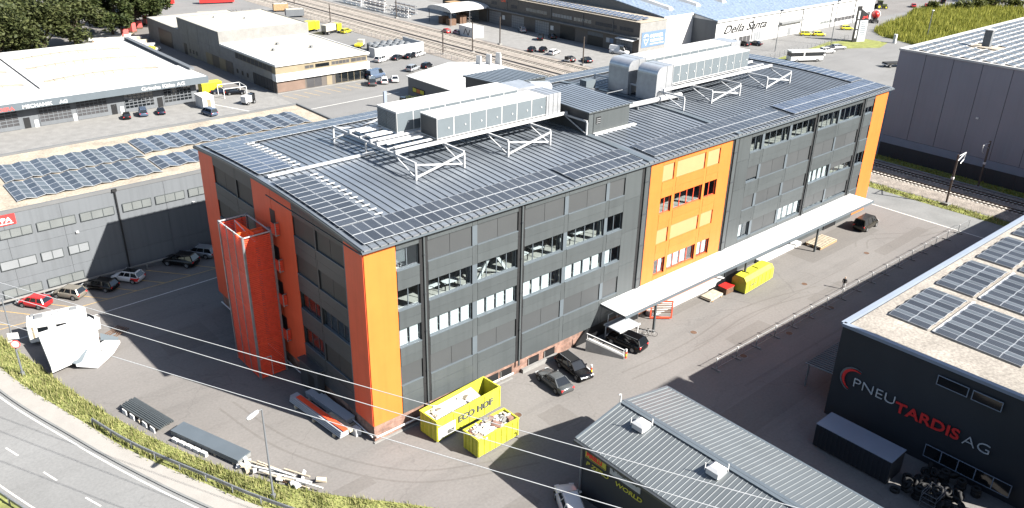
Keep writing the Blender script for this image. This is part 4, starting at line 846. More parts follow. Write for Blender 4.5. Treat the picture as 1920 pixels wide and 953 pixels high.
boxy('yellow_truck', 'truck', 'yellow and cream truck in front of the yellow box truck', 96.5, 176.5, 20, [('cab', 'yellow_car', 1.6, 3.6, -1.2, 1.2, .6, 2.7), ('windscreen', 'car_glass', 3.6, 3.64, -1.0, 1.0, 1.6, 2.5), ('crane', 'cream_roof', -3.4, 1.2, -1.0, 1.0, 1.0, 2.9), ('chassis', 'rubber', -3.6, 3.4, -.6, .6, .5, .98)], [(-2.4, -1), (-2.4, 1), (2.5, -1), (2.5, 1)], 'yellow trucks')
car('hatch', 'yellow', 100.5, 174.5, 20, 'small yellow car beside the yellow trucks')
boxy('yellow_truck', 'truck', 'small cream pickup by the wrapped bales', 92.5, 153.5, 40, [('cab', 'cream_roof', .4, 2.0, -.9, .9, .5, 2.0), ('windscreen', 'car_glass', 2.0, 2.03, -.8, .8, 1.1, 1.8), ('bed', 'yellow_car', -2.3, .3, -.9, .9, .6, 1.2)], [(-1.5, -.8), (-1.5, .8), (1.3, -.8), (1.3, .8)], None, .38)
mx_ = boxy('mixer_truck', 'truck', 'red and white concrete mixer truck behind the tall sign', 262, 87, 30, [('chassis', 'rubber', -4, 4, -.6, .6, .6, 1.0), ('cab', 'white', 2.6, 4.4, -1.2, 1.2, .8, 3.1), ('windscreen', 'car_glass', 4.4, 4.43, -1, 1, 2, 2.8)], [(-3, -1), (-3, 1), (-1.6, -1), (-1.6, 1), (3.3, -1), (3.3, 1)])
b = MB(); loft(b, [[(x_, r_ * math.cos(a), 2.6 + .12 * x_ * -1 + r_ * math.sin(a)) for a in [2 * PI * i / 12 for i in range(12)]] for x_, r_ in ((-4.4, .5), (-3.2, 1.0), (-1.2, 1.55), (.6, 1.5), (2.2, .7))]); b.build('drum', 'red', mx_, True)
b = MB(); loft(b, [[(x_, r_ * math.cos(a), 2.6 - .12 * x_ + r_ * math.sin(a)) for a in [2 * PI * i / 12 for i in range(12)]] for x_, r_ in ((-1.6, 1.56), (-.2, 1.58))]); b.build('drum_band', 'white', mx_, True)
tr = boxy('tractor', 'tractor', 'green tractor with yellow rims at the top edge', 293, 100.5, -35, [('bonnet', 'leaf_b', .3, 2.4, -.45, .45, 1.0, 1.8), ('cab', 'car_glass', -1.2, .3, -.8, .8, 1.5, 2.9), ('cab_roof', 'leaf_b', -1.35, .45, -.9, .9, 2.91, 3.1), ('fender', 'rubber', -1.6, -.4, -1.1, 1.1, 1.3, 1.5)], [])
for x_, r_, w_ in ((-1.1, .95, .9), (1.8, .65, .8)):
    for s in (-1, 1): MB().tube((x_, s * w_ - .25, r_), (x_, s * w_ + .25, r_), r_, 16, 0).tube((x_, s * w_ - .27, r_), (x_, s * w_ + .27, r_), r_ * .5, 10, 1).build('wheel', ['rubber', 'yellow_car'], tr)
boxy('flatbed_truck', 'truck', 'dark flatbed trailer partly hidden by the big grey hall', 196, 47.0, -28, [('bed', 'rubber', -3.5, 3.5, -1.2, 1.2, .9, 1.25), ('headboard', 'grey_plastic', 3.3, 3.5, -1.2, 1.2, 1.26, 2.0), ('bumper', 'white', -3.6, -3.45, -1.1, 1.1, .6, .9)], [(-2.4, -1), (-2.4, 1), (2, -1), (2, 1)], None, .45)
fk = boxy('forklift', 'forklift', 'white and dark loader machine between the kiosk and the concrete building', 41.5, 115.5, 20, [('body', 'white', -1.6, .2, -.8, .8, .5, 1.9), ('cab', 'car_glass', .2, 1.0, -.6, .6, .9, 2.1), ('mast', 'rubber', 1.1, 1.3, -.6, .6, .2, 2.2)], [(-1, -.7), (-1, .7), (.8, -.7), (.8, .7)], None, .4)
boxy('scrap_machine', 'machine', 'dark quad and machine parts behind the roof by the railway mast', 126.8, 104.0, 30, [('frame', 'white', -1.3, 1.4, -.7, .7, .6, .9), ('seat', 'rubber', -.5, .5, -.4, .4, .9, 1.4), ('cage', 'rubber', -1.2, -.6, -.6, .6, .9, 1.8)], [(-.9, -.7), (-.9, .7), (.9, -.7), (.9, .7)], None, .45)
boxy('yellow_loader', 'loader', 'small yellow loader beside the planted kerb behind the roof', 66.0, 92.5, 30, [('bucket', 'yellow_car', .9, 1.9, -.9, .9, .5, 1.6), ('body', 'yellow_car', -1.0, .8, -.7, .7, .7, 1.7), ('cab', 'car_glass', -.7, .3, -.6, .6, 1.7, 2.5)], [(-.8, -.7), (-.8, .7), (.7, -.7), (.7, .7)], None, .45)

# motorhome and the white covered trailer
mh = thing('motorhome', 'white motorhome with grey roof hatches and orange stripes beside the covered trailer', 'motorhome', (-16.3, 37.6, 0), math.radians(-14))
b = MB(); loft(b, [[(x_, -w_, zb), (x_, w_, zb), (x_, w_, zt_ - .25), (x_, w_ - .3, zt_), (x_, -w_ + .3, zt_), (x_, -w_, zt_ - .25)] for x_, w_, zb, zt_ in ((-3.2, .95, .6, 2.55), (-3.1, 1.12, .45, 2.8), (1.0, 1.12, .45, 2.95), (2.0, 1.12, .45, 2.9), (2.6, 1.0, 1.7, 2.55))]); b.build('body', 'white', mh)
b = MB(); loft(b, [[(x_, -w_, .4), (x_, w_, .4), (x_, w_, zt_), (x_, -w_, zt_)] for x_, w_, zt_ in ((1.9, 1.05, 1.75), (2.7, 1.0, 1.65), (3.4, .95, 1.1), (3.75, .85, .95))]); b.build('cab', 'white', mh)
MB().hexa([(2.72, -.9, 1.12), (3.36, -.85, 1.12), (3.36, .85, 1.12), (2.72, .9, 1.12), (2.3, -.9, 1.72), (2.72, -.85, 1.70), (2.72, .85, 1.70), (2.3, .9, 1.72)]).build('windscreen', 'car_glass', mh)
for x0, x1, y0, y1 in ((-2.3, -1.5, -.45, .35), (1.1, 1.8, -.1, .55), (-2.7, -2.4, .3, .6)): MB().box(x0, x1, y0, y1, 2.86 if x0 < 0 else 2.93, 3.02).build('roof_hatch', 'grey_plastic', mh)
for sy in (-1, 1):
    MB().box(-2.2, -1.2, sy * 1.125 - .01, sy * 1.125 + .01, 1.5, 2.1).build('window', 'car_glass', mh); MB().box(-.4, .6, sy * 1.125 - .01, sy * 1.125 + .01, 1.5, 2.1).build('window', 'car_glass', mh); MB().box(-2.75, -2.55, sy * 1.128 - .01, sy * 1.128 + .01, .9, 2.3).build('stripe', 'ochre', mh)
    for x_ in (-2.0, 2.9): MB().tube((x_, sy * .85, .36), (x_, sy * 1.08, .36), .36, 14).build('wheel', 'rubber', mh)
for i in range(4): MB().tube((-.6 + .25 * i, -.2 + .1 * i, 2.9), (-.8 + .35 * i, -.6 + .2 * i, 3.35), .03, 5).build('bike_rack', 'grey_plastic', mh)
tp = thing('covered_trailer', 'white angular covered trailer with folded side flaps beside the grass bank', 'trailer', (-16, 32.5, 0))
def slab(pts, th): 
    b = MB(); n = len(pts); vs = [(x, y, z) for x, y, z in pts] + [(x, y, z - th) for x, y, z in pts]
    b.add(vs, [tuple(range(n)), tuple(reversed(range(n, 2 * n)))] + [(i, n + i, n + (i + 1) % n, (i + 1) % n) for i in range(n)]); return b
slab([(-3.0, 3.0, 2.3), (-3.4, -3.0, 1.35), (-.9, -2.7, 1.55), (1.9, -.6, 1.7), (2.6, 2.2, 2.1), (2.2, 3.2, 2.35)], .8).build('cover', 'tarp', tp)
slab([(-3.0, 3.0, 2.1), (-3.35, -2.95, 1.15), (-3.3, -2.9, .45), (-2.9, 2.9, .5)], .08).build('side_wall', 'wall_grey', tp)
slab([(-1.2, -3.1, .75), (.5, -4.1, .35), (2.6, -2.6, .6), (3.7, -1.4, .9), (2.4, -.9, 1.2), (.2, -1.9, 1.1)], .3).build('lower_cover', 'tarp', tp)
slab([(-1.45, -2.9, .9), (-.85, -3.3, .62), (.35, -1.95, 1.32), (-.1, -1.6, 1.5)], .06).build('flap', 'hvac_grey', tp); slab([(2.0, -.8, 1.35), (3.55, -1.3, 1.0), (3.75, -.9, 1.05), (2.3, .2, 1.6)], .06).build('flap', 'hvac_grey', tp)
MB().box(-2.6, 2.0, -.9, 1.6, .35, .6).build('chassis', 'rubber', tp)
for x_ in (-.9, .3):
    for y_ in (-.9, 1.6): MB().tube((x_, y_ - .1, .35), (x_, y_ + .1, .35), .35, 12).build('wheel', 'rubber', tp)
MB().bar((2.0, .3, .5), (4.0, 1.2, .45), .12, .12).build('drawbar', 'galv', tp)
lettering('lettering', 'ECX', .42, 'lettering_grey', tp, (1.0, -2.6, .80), (.9, .35, .1), (-.3, .8, .35), .1)
tw2 = thing('towed_rack', 'dark metal rack lying beside the covered trailer', 'rack', (-12.2, 34.2, 0), .5)
for i in range(6): MB().bar((-1.2, -.8 + i * .3, .25), (1.6, -.8 + i * .3, .3), .07, .07).build('bar', 'rust', tw2)
MB().box(-1.1, -.9, -.9, .9, 0, .21).build('foot', 'galv', tw2); MB().box(1.2, 1.4, -.9, .9, 0, .24).build('foot', 'galv', tw2)

# ================================================================== NEIGHBOURING BUILDINGS (coordinates in metres of the site)
class Bld:
    def __init__(s, name, label, x, y, cat='building', group=None): s.r = thing(name, label, cat, (x, y, 0), 0, group); s.off = (-x, -y, 0)
    def b(s, name, mb, m, parent=None, smooth=False): return mb.build(name, m, parent or s.r, smooth, None if parent else s.off)
    def text(s, txt, size, m, org, right, up, parent=None, **k):
        o = lettering('lettering', txt, size, m, parent or s.r, org, right, up, **k)
        if not parent: o.location = s.off
        return o
def simple_window(B, fr, u0, u1, z0, z1, n, glass='interior_dark', frame='clad_light', name='window', bars=0, w=.0):
    b = MB(); t = .07
    b.fbox(fr, u0, u1, w, w + .05, z0, z0 + t); b.fbox(fr, u0, u1, w, w + .05, z1 - t, z1); b.fbox(fr, u0, u0 + t, w, w + .05, z0 + t, z1 - t); b.fbox(fr, u1 - t, u1, w, w + .05, z0 + t, z1 - t)
    for i in range(1, n): u = u0 + (u1 - u0) * i / n; b.fbox(fr, u - .04, u + .04, w, w + .05, z0 + t, z1 - t)
    for i in range(1, bars + 1): z = z0 + (z1 - z0) * i / (bars + 1); b.fbox(fr, u0 + t, u1 - t, w + .003, w + .047, z - .05, z + .05)
    o = B.b(name, b, frame)
    for i in range(n): B.b('pane', MB().fbox(fr, u0 + (u1 - u0) * i / n + .04, u0 + (u1 - u0) * (i + 1) / n - .04, w + .005, w + .02, z0 + t, z1 - t), glass, o)
    return o
def parapet(b, x0, x1, y0, y1, z0, z1, t=.3):
    b.box(x0, x1, y0, y0 + t, z0, z1); b.box(x0, x1, y1 - t, y1, z0, z1); b.box(x0, x0 + t, y0 + t, y1 - t, z0, z1); b.box(x1 - t, x1, y0 + t, y1 - t, z0, z1); return b

# ---- flat grey building with gravel roof and folded solar rows, behind the left corner
LB = Bld('flat_roof_building', 'pale grey flat roofed building with gravel roof, folded solar rows and a red sign', -60, 49)
LB.b('wall', MB().box(-60, 30.6, 49, 71, 0, 11.0), 'wall_grey')
for i in range(15):
    x = -60 + i * 6.04
    for z0, z1 in ((.02, 2.9), (2.93, 6.9), (6.93, 10.98)): LB.b('wall_panel', MB().box(x + .01, x + 6.02, 48.955, 48.998, z0, z1), 'wall_grey')
LB.b('parapet', parapet(MB(), -60.1, 30.7, 48.9, 71.1, 11.01, 11.42), 'wall_mid'); LB.b('roof', MB().box(-59.7, 30.3, 49.3, 70.7, 11.02, 11.16), 'gravel')
fl_ = Fr((0, 48.9), (1, 0), (0, -1))
mat('glass_grey', (.20, .215, .215), .25, var=.08, spec=.6); mat('glass_pale', (.27, .285, .30), .4, var=.05)
for u0, u1 in ((-23.2, -18.9), (-18.4, -15.0), (-14.5, -10.3), (-9.8, -5.9), (-4.9, -1.4), (-.9, 2.8), (3.3, 7.2)): simple_window(LB, fl_, u0, u1, 8.15, 9.25, 3, 'glass_grey', 'clad', w=.06); 
for u0, u1 in ((-23.5, -19.6), (-19.1, -15.3), (-14.8, -12.4), (-11.8, -9.5)): simple_window(LB, fl_, u0, u1, 4.35, 5.5, 2, 'glass_pale', 'clad', w=.06)
for u0, u1 in ((-19.5, -15.4), (-14.8, -10.7)): simple_window(LB, fl_, u0, u1, .85, 2.0, 3, 'glass_grey', 'clad', w=.06)
LB.b('downpipe', MB().tube((-5.45, 48.83, 0), (-5.45, 48.83, 11.2), .10, 8).box(-5.75, -5.2, 48.7, 48.9, 11.0, 11.35), 'joint')
LB.b('wall_lamp', MB().box(-10.6, -10.3, 48.7, 48.95, 6.9, 7.1), 'white'); LB.b('wall_lamp', MB().box(3.6, 3.9, 48.7, 48.95, 7.2, 7.4), 'white')
sg = LB.b('sign', MB().box(-19.6, -16.4, 48.82, 48.94, 9.75, 10.95), 'red_sign'); LB.text('PPA', .75, 'white', (-18.35, 48.80, 10.12), (1, 0, 0), (0, 0, 1), sg, bold=.03, xs=1.2); LB.b('underline_text', MB().box(-18.2, -16.7, 48.79, 48.81, 9.87, 9.97), 'white', sg)
rl = thing('wall_rail', 'pale grey rail on short posts along the foot of the pale grey building', 'railing', (-40, 48.3, 0))
MB().box(0, 70, -.08, .08, .75, .95).build('rail', 'concrete', rl)
for i in range(24): MB().box(i * 3 + .4, i * 3 + .56, -.06, .06, 0, .749).build('post', 'galv', rl)
tent = {}
def tents(label, x0, nx, pitch, ys, pl, z, me, tilt=11, group='folded solar rows', rot=0):
    t = thing('solar_array', label, 'solar panels', (x0, ys[0], z), 0, group); a = math.radians(tilt); w = pitch / 2 - .03
    for i in range(nx):
        for y in ys:
            for s in (-1, 1):
                o = obj('solar_panel', me[0 if s < 0 else 1], t, (pitch * i + pitch / 2 + s * pitch / 4, y - ys[0] + pl / 2, .12 + math.sin(a) * w / 2)); o.rotation_euler = (0, s * a, 0)  # shading put into cell colour: darker slope away from sun, lighter towards it
    r = MB()
    for i in range(nx + 1): r.box(pitch * i - .04, pitch * i + .04, 0, ys[-1] - ys[0] + pl, .0, .08)
    for y in ys: r.box(0, pitch * nx, y - ys[0] + .3, y - ys[0] + .36, .08, .11)
    r.build('mounting_rail', 'galv', t); return t
pvL = [pv_mesh('solar_panel', 1.03, 1.72, 'pv_black', .05), pv_mesh('solar_panel', 1.03, 1.72, 'pv_grey', .05)]; pvL2 = [pv_mesh('solar_panel', 1.12, 1.72, 'pv_black', .05), pv_mesh('solar_panel', 1.12, 1.72, 'pv_blue', .05)]
tents('folded solar block on the gravel roof nearest the red sign', -15.4, 8, 2.1, [51.6 + 1.74 * i for i in range(4)], 1.7, 11.17, pvL)
tents('folded solar block behind it at the left on the gravel roof', -15.0, 8, 2.1, [59.2 + 1.74 * i for i in range(4)], 1.7, 11.17, pvL)
tents('bluish folded solar block on the gravel roof behind the left orange corner', 1.7, 9, 2.3, [52.6 + 1.74 * i for i in range(3)], 1.7, 11.17, pvL2)
tents('bluish folded solar block at the rear right of the gravel roof', 2.2, 11, 2.3, [60.2 + 1.74 * i for i in range(4)], 1.7, 11.17, pvL2)
# marked bays in front of it
structure(sheet('bay_base_line', [(-24, 43.3), (14, 43.05), (14, 43.17), (-24, 43.42)], .008, 'line_yellow')); structure(sheet('lane_edge_line', [(-24, 39.7), (14, 40.9), (14, 41.08), (-24, 39.88)], .008, 'line_white'))
for i in range(11):
    x = -20 + i * 3.35; d = (-.62, .785); n_ = (.785 * .06, .62 * .06); a = (x, 43.3); c = (x + d[0] * 6.2, 43.3 + d[1] * 6.2)
    structure(sheet('bay_line', [(a[0] - n_[0], a[1] - n_[1]), (a[0] + n_[0], a[1] + n_[1]), (c[0] + n_[0], c[1] + n_[1]), (c[0] - n_[0], c[1] - n_[1])], .010, 'line_yellow'))

# ---- white roofed workshop with garage doors
GB = Bld('workshop_building', 'white roofed workshop with lettered fascia and glazed garage doors at the left', -70, 124)
GB.b('wall', MB().box(-70, 33.6, 124, 168, 0, 6.0), 'wall_grey'); GB.b('roof', MB().box(-70.2, 34.0, 126.0, 168.3, 6.01, 6.4), 'white_roof')
GB.b('roof_edge', MB().hexa([(-70.2, 121.9, 5.3), (35.6, 121.9, 5.3), (35.6, 126.0, 5.3), (-70.2, 126.0, 5.3), (-70.2, 121.9, 5.6), (35.6, 121.9, 5.6), (34.0, 126.0, 6.38), (-70.2, 126.0, 6.38)]), 'white_roof')
GB.b('side_parapet', MB().box(33.6, 34.6, 126.1, 168.3, 6.41, 6.9), 'wall_grey'); GB.b('side_gutter', MB().box(32.9, 33.5, 132, 167, 6.41, 6.46), 'black')
GB.b('fascia', MB().box(-70.2, 35.7, 121.7, 121.89, 4.25, 5.62), 'clad_light'); GB.b('fascia_end', MB().box(35.5, 35.7, 121.9, 126, 4.25, 5.6), 'clad_light')
for x in (-22.5, 4.2): GB.b('expansion_joint', MB().box(x, x + .35, 127.5, 167, 6.401, 6.46), 'joint')
for i in range(8):
    x0, y0 = ((-20, 132), (-20, 146), (6.5, 132), (6.5, 146), (-45, 132), (-45, 146), (-20, 157), (6.5, 157))[i]
    sk = MB(); k = 12
    for j in range(k): sk.hexa([(x0 + j * 1.9, y0, 6.4), (x0 + j * 1.9 + 1.84, y0, 6.4), (x0 + j * 1.9 + 1.84, y0 + 2.4, 6.4), (x0 + j * 1.9, y0 + 2.4, 6.4), (x0 + j * 1.9, y0 + .5, 6.4 + .55 * math.sin(PI * (j + .3) / k)), (x0 + j * 1.9 + 1.84, y0 + .5, 6.4 + .55 * math.sin(PI * (j + 1) / k)), (x0 + j * 1.9 + 1.84, y0 + 1.9, 6.4 + .55 * math.sin(PI * (j + 1) / k)), (x0 + j * 1.9, y0 + 1.9, 6.4 + .55 * math.sin(PI * (j + .3) / k))])
    GB.b('skylight', sk, 'gravel')
fg = Fr((0, 124), (1, 0), (0, -1))
for u0, u1 in ((-33, -27), (-26, -20), (-17.4, -11.4), (-8.6, -1.0), (2.5, 8.4), (9.3, 15.2), (18.5, 24.5), (26.5, 32.5)):
    b = MB(); n_, r_ = 7, 5; zt_, zb_ = 3.9, .05
    b.fbox(fg, u0, u1, .0, .10, zb_, zb_ + .75)
    for i in range(n_ + 1): u = u0 + (u1 - u0 - .12) * i / n_; b.fbox(fg, u, u + .12, .0, .10, zb_ + .75, zt_)
    for i in range(1, r_ + 1): z = zb_ + .75 + (zt_ - zb_ - .75) * i / r_ - .12; b.fbox(fg, u0 + .12, u1 - .12, .003, .095, z, z + .14)
    d = GB.b('garage_door', b, 'wall_grey')
    for i in range(n_):
        for j in range(r_): GB.b('pane', MB().fbox(fg, u0 + (u1 - u0 - .12) * i / n_ + .12, u0 + (u1 - u0 - .12) * (i + 1) / n_, .01, .03, zb_ + .76 + (zt_ - zb_ - .75) * j / r_, zb_ + .62 + (zt_ - zb_ - .75) * (j + 1) / r_), 'interior_dark' if u0 < 16 else 'car_glass', d)
for u in (-10.5, -.3, 15.8, 25.1): GB.b('door', MB().fbox(fg, u, u + 1.1, 0, .06, .05, 2.1), 'black')
for u in (1.5, 8.5, 17.5, 33.0): GB.b('white_base', MB().fbox(fg, u, u + .7, 0, .09, 0, 1.4), 'white')
GB.text('MECHANIK', .92, 'white', (-.4, 121.66, 4.45), (1, 0, 0), (0, 0, 1), bold=.02, xs=1.12); GB.text('AG', .92, 'white', (6.1, 121.66, 4.45), (1, 0, 0), (0, 0, 1), bold=.02, xs=1.15); GB.text('DERA', .92, 'pink_red', (-4.4, 121.66, 4.45), (1, 0, 0), (0, 0, 1), bold=.03, xs=1.15)
GB.text('Grischa K\u00e4lte AG', .98, 'white', (21.6, 121.66, 4.55), (1, 0, 0), (0, 0, 1), bold=.015, xs=1.28)
ki = thing('kiosk', 'small white flat roofed kiosk beside the workshop corner', 'kiosk', (31.9, 116.6, 0)); MB().box(0, 2.4, 0, 4.2, 0, 2.5).build('walls', 'white', ki); MB().box(-.12, 2.52, -.12, 4.32, 2.51, 2.65).build('roof', 'white_roof', ki); MB().box(.9, 1.7, -.03, -.002, .1, 2.0).build('door', 'ochre', ki)
yc = thing('yellow_skip', 'yellow green waste container behind the workshop corner', 'container', (36.6, 128.5, 0)); MB().box(0, 4.6, 0, 2.4, .15, 2.3).build('body', 'yellow_car', yc); MB().box(-.08, 4.68, -.08, 2.48, 2.301, 2.42).build('lid', 'yellow', yc)
for i in range(6): MB().box(.4 + i * .8, .48 + i * .8, -.06, -.002, .2, 2.25).build('rib', 'yellow', yc)
cp_ = thing('carport', 'white framed carport with two dark cars', 'carport', (39.0, 122.4, 0), -.1)
for p in ((0, 0), (5, 0), (0, 4.5), (5, 4.5)): MB().box(p[0] - .06, p[0] + .06, p[1] - .06, p[1] + .06, 0, 2.1).build('post', 'white', cp_)
for p, q in (((0, 0), (5, 0)), ((0, 4.5), (5, 4.5)), ((0, 0), (0, 4.5)), ((5, 0), (5, 4.5))): MB().bar((*p, 2.16), (*q, 2.16), .1, .12).build('beam', 'white', cp_)
structure(sheet('yard_kerb_line', [(34.5, 121), (41, 104), (41.3, 104), (34.8, 121)], .01, 'line_white'))

# ---- stepped concrete building
CB = Bld('concrete_building', 'stepped concrete building with cream flat roofs and a white balcony band', 50, 119)
CB.b('wall', MB().box(50, 74, 121, 149, 0, 6.1), 'concrete'); CB.b('tall_wall', MB().box(50, 74.5, 149.01, 176, 0, 9.1), 'concrete'); CB.b('low_wall', MB().box(50, 74.5, 176.01, 200, 0, 5.8), 'concrete')
for (x0, x1, y0, y1, z) in ((50, 74.4, 119, 149, 6.35), (50, 74.5, 149.02, 176, 9.1), (50, 74.5, 176.02, 200, 5.8)):
    CB.b('roof', MB().box(x0 + .3, x1 - .3, y0 + .3, y1 - .3, z - .1, z + .05), 'cream_roof'); CB.b('parapet', parapet(MB(), x0 - .02, x1 + .02, y0 - .02, y1, z - .24, z + .22), 'white' if y0 == 119 else 'concrete')
for y0, y1 in ((149.3, 155.5), (155.6, 162.2), (162.3, 169), (169.1, 175.8)): CB.b('concrete_panel', MB().box(49.95, 49.99, y0, y1, 5.2, 8.8), 'concrete'); CB.b('concrete_panel', MB().box(49.96, 49.99, y0, y1, .1, 5.1), 'concrete')
fw = Fr((49.94, 0), (0, 1), (-1, 0)); ff = Fr((0, 119.1), (1, 0), (0, -1))
CB.b('loading_opening', MB().fbox(fw, 181.4, 191.4, .0, .02, 0, 4.4), 'black'); CB.b('door', MB().fbox(fw, 171, 173, 0, .03, .1, 3.0), 'black')
for u in (168.6, 166.4, 164.2, 139.4, 136.6, 133.8): CB.b('small_window', MB().fbox(fw, u, u + .8, 0, .03, 1.0, 2.0), 'black')
for i in range(4): CB.b('garage_door', MB().fbox(fw, 142.2 + i * 4.1, 146.1 + i * 4.1, 0, .03, .2, 3.05), 'ochre' if i % 2 else 'brown_wall')
simple_window(CB, fw, 121.0, 140, 4.6, 6.0, 9, 'interior_dark', 'ochre'); simple_window(CB, fw, 121.0, 131, .2, 2.85, 7, 'interior_dark', 'joint')
CB.b('floor_slab', MB().box(50, 74.2, 119.1, 121, 0, .12), 'concrete'); CB.b('balcony_band', MB().box(49.95, 74.3, 119.0, 120.9, 2.75, 4.35), 'white')
CB.b('upper_wall', MB().box(50.1, 73.9, 119.35, 120.99, 4.36, 6.1), 'ochre'); CB.b('lower_wall', MB().box(50.2, 73.8, 119.6, 120.99, .13, 2.74), 'brown_wall')
fu = Fr((0, 119.35), (1, 0), (0, -1)); fd = Fr((0, 119.6), (1, 0), (0, -1))
simple_window(CB, fu, 57.3, 59.6, 4.7, 5.5, 2, 'interior_dark', 'ochre'); simple_window(CB, fu, 60.0, 63.6, 4.7, 5.5, 1, 'car_glass', 'joint'); simple_window(CB, fu, 64.2, 69.0, 4.7, 5.6, 5, 'interior_dark', 'ochre'); simple_window(CB, fu, 69.4, 73.6, 4.7, 5.7, 3, 'interior_dark', 'ochre')
CB.b('brick_band', MB().fbox(fd, 50.3, 57.2, 0, .04, .2, 2.6), 'brick_plain'); simple_window(CB, fd, 57.6, 61.5, .2, 2.6, 2, 'interior_dark', 'brown_wall'); CB.b('door', MB().fbox(fd, 62.8, 64.2, 0, .05, .15, 2.4), 'ochre'); simple_window(CB, fd, 65.0, 73.6, .2, 2.65, 5, 'car_glass', 'ochre')
for x, y, w in ((58, 170, 2.6), (64, 164, 2.8), (61, 140, .7), (66, 132, .6), (57, 134, .5)): CB.b('roof_vent', MB().box(x, x + w, y, y + .9, 9.16 if y > 149 else 6.41, (9.16 if y > 149 else 6.41) + .45), 'white' if w > 1 else 'grey_plastic')
for x in (51.5, 54.2, 56.9, 59.6, 62.3, 65.0, 67.7, 70.4): structure(sheet('bay_line', [(x, 112.5), (x + .15, 112.5), (x - 1.2, 117.4), (x - 1.35, 117.4)], .009, 'line_yellow'))
structure(sheet('lot_edge_line', [(44, 103.2), (73, 104.4), (73, 104.7), (44, 103.5)], .009, 'line_white'))

# ---- white gabled shed just behind the roof
WS = Bld('gabled_shed', 'low grey shed with white gabled roof and yellow lit sign behind the roof', 73.3, 42)
WS.b('wall', MB().add([(73.3, 42, 0), (97, 42, 0), (97, 101.3, 0), (73.3, 101.3, 0), (73.3, 42, 4.2), (97, 42, 4.2), (97, 101.3, 4.2), (73.3, 101.3, 4.2), (85.2, 42, 5.7), (85.2, 101.3, 5.7)], [(0, 1, 5, 8, 4), (3, 7, 9, 6, 2), (0, 4, 7, 3), (1, 2, 6, 5)]), 'wall_mid')
for sgn, xa in ((-1, 73.0), (1, 97.3)): WS.b('roof_slope', MB().hexa([(xa, 41.7, 4.17), (85.2, 41.7, 5.71), (85.2, 101.6, 5.71), (xa, 101.6, 4.17), (xa, 41.7, 4.32), (85.2, 41.7, 5.86), (85.2, 101.6, 5.86), (xa, 101.6, 4.32)]), 'white_roof')
sgn = WS.b('lit_sign', MB().box(73.2, 73.29, 94.9, 99.5, 1.05, 2.2), 'joint'); 
for i in range(3): WS.b('sign_panel', MB().box(73.15, 73.199, 95.1 + i * 1.45, 96.4 + i * 1.45, 1.2, 2.05), 'yellow_car' if i != 1 else 'orange', sgn)
WS.b('window', MB().box(73.24, 73.29, 90.5, 92.2, 1.2, 2.1), 'black')
for x in (91.5, 94.5, 97.5): WS.b('roof_vent', MB().hexa([(x, 97.5, 4.3), (x + .3, 97.5, 4.3), (x + .3, 99.5, 4.3), (x, 99.5, 4.3), (x, 97.7, 7.1), (x + .3, 97.7, 7.1), (x + .3, 99.3, 7.0), (x, 99.3, 7.0)]), 'white')

# ---- long workshop with garage doors and tilted solar row
WL = Bld('long_workshop', 'long brown grey workshop with garage doors and a row of tilted solar panels', 149, 98.5)
WL.b('wall', MB().box(149, 160.5, 98.5, 190, 0, 8.9), 'brown_wall'); WL.b('end_wall', MB().box(149.05, 160.5, 98.44, 98.49, 0, 8.9), 'concrete'); WL.b('roof', MB().box(148.8, 160.5, 98.3, 190, 8.91, 9.05), 'gravel')
WL.b('ledge', MB().box(147.9, 148.99, 98.2, 190, 4.6, 4.95), 'wall_mid')
f3 = Fr((149, 0), (0, 1), (-1, 0))
for u0, u1, kd in ((158, 164, 'g'), (146.6, 152.6, 'g'), (135, 141.3, 'g'), (123.6, 130, 'o'), (112.1, 118.3, 'h'), (100.7, 106.9, 'g'), (169.5, 175.5, 'g')):
    if kd == 'o': WL.b('open_door', MB().fbox(f3, u0, u1, 0, .03, .05, 4.0), 'black'); continue
    o = simple_window(WL, f3, u0, u1, .05 if kd == 'g' else 2.9, 4.0, 6, 'wall_grey' if kd == 'h' else 'glass_pale', 'wall_grey', 'garage_door', 4 if kd == 'g' else 1)
    if kd == 'h': WL.b('open_door', MB().fbox(f3, u0, u1, 0, .03, .05, 2.85), 'black')
for u0, u1, n_, g_ in ((125.1, 133.8, 7, 'glass_pale'), (100.8, 106, 4, 'interior_dark'), (107, 115.5, 5, 'interior_dark'), (117, 124.5, 5, 'glass_grey'), (136, 146, 6, 'glass_grey'), (150, 153, 2, 'interior_dark'), (160, 163, 2, 'interior_dark')): simple_window(WL, f3, u0, u1, 6.0, 7.15, n_, g_, 'brown_wall')
WL.b('awning', MB().hexa([(146.6, 99, 4.05), (148.95, 99, 4.3), (148.95, 105.5, 4.3), (146.6, 105.5, 4.05), (146.6, 99, 4.12), (148.95, 99, 4.4), (148.95, 105.5, 4.4), (146.6, 105.5, 4.12)]), 'white')
for y in (108.5, 120.5, 134.2, 155): WL.b('downpipe', MB().tube((148.88, y, 4.95), (148.88, y, 8.9), .1, 6), 'wall_mid')
for y, m_ in ((109.5, 'sign_grey'), (108.0, 'blue_sign'), (133.0, 'white'), (156, 'white')): WL.b('notice_board', MB().fbox(f3, y, y + 1.3, .0, .05, 1.9, 3.2), m_)
WL.b('lettering_board', MB().fbox(f3, 149.5, 158.5, .01, .06, 7.6, 8.6), 'brown_wall'); WL.text('CAR', 1.2, 'orange_red', (148.9, 158, 7.5), (0, -1, 0), (0, 0, 1), bold=.03)
fe = Fr((0, 98.43), (1, 0), (0, -1)); s_ = WL.b('sign', MB().fbox(fe, 149.9, 160.2, 0, .08, 2.0, 6.2), 'blue_sign')
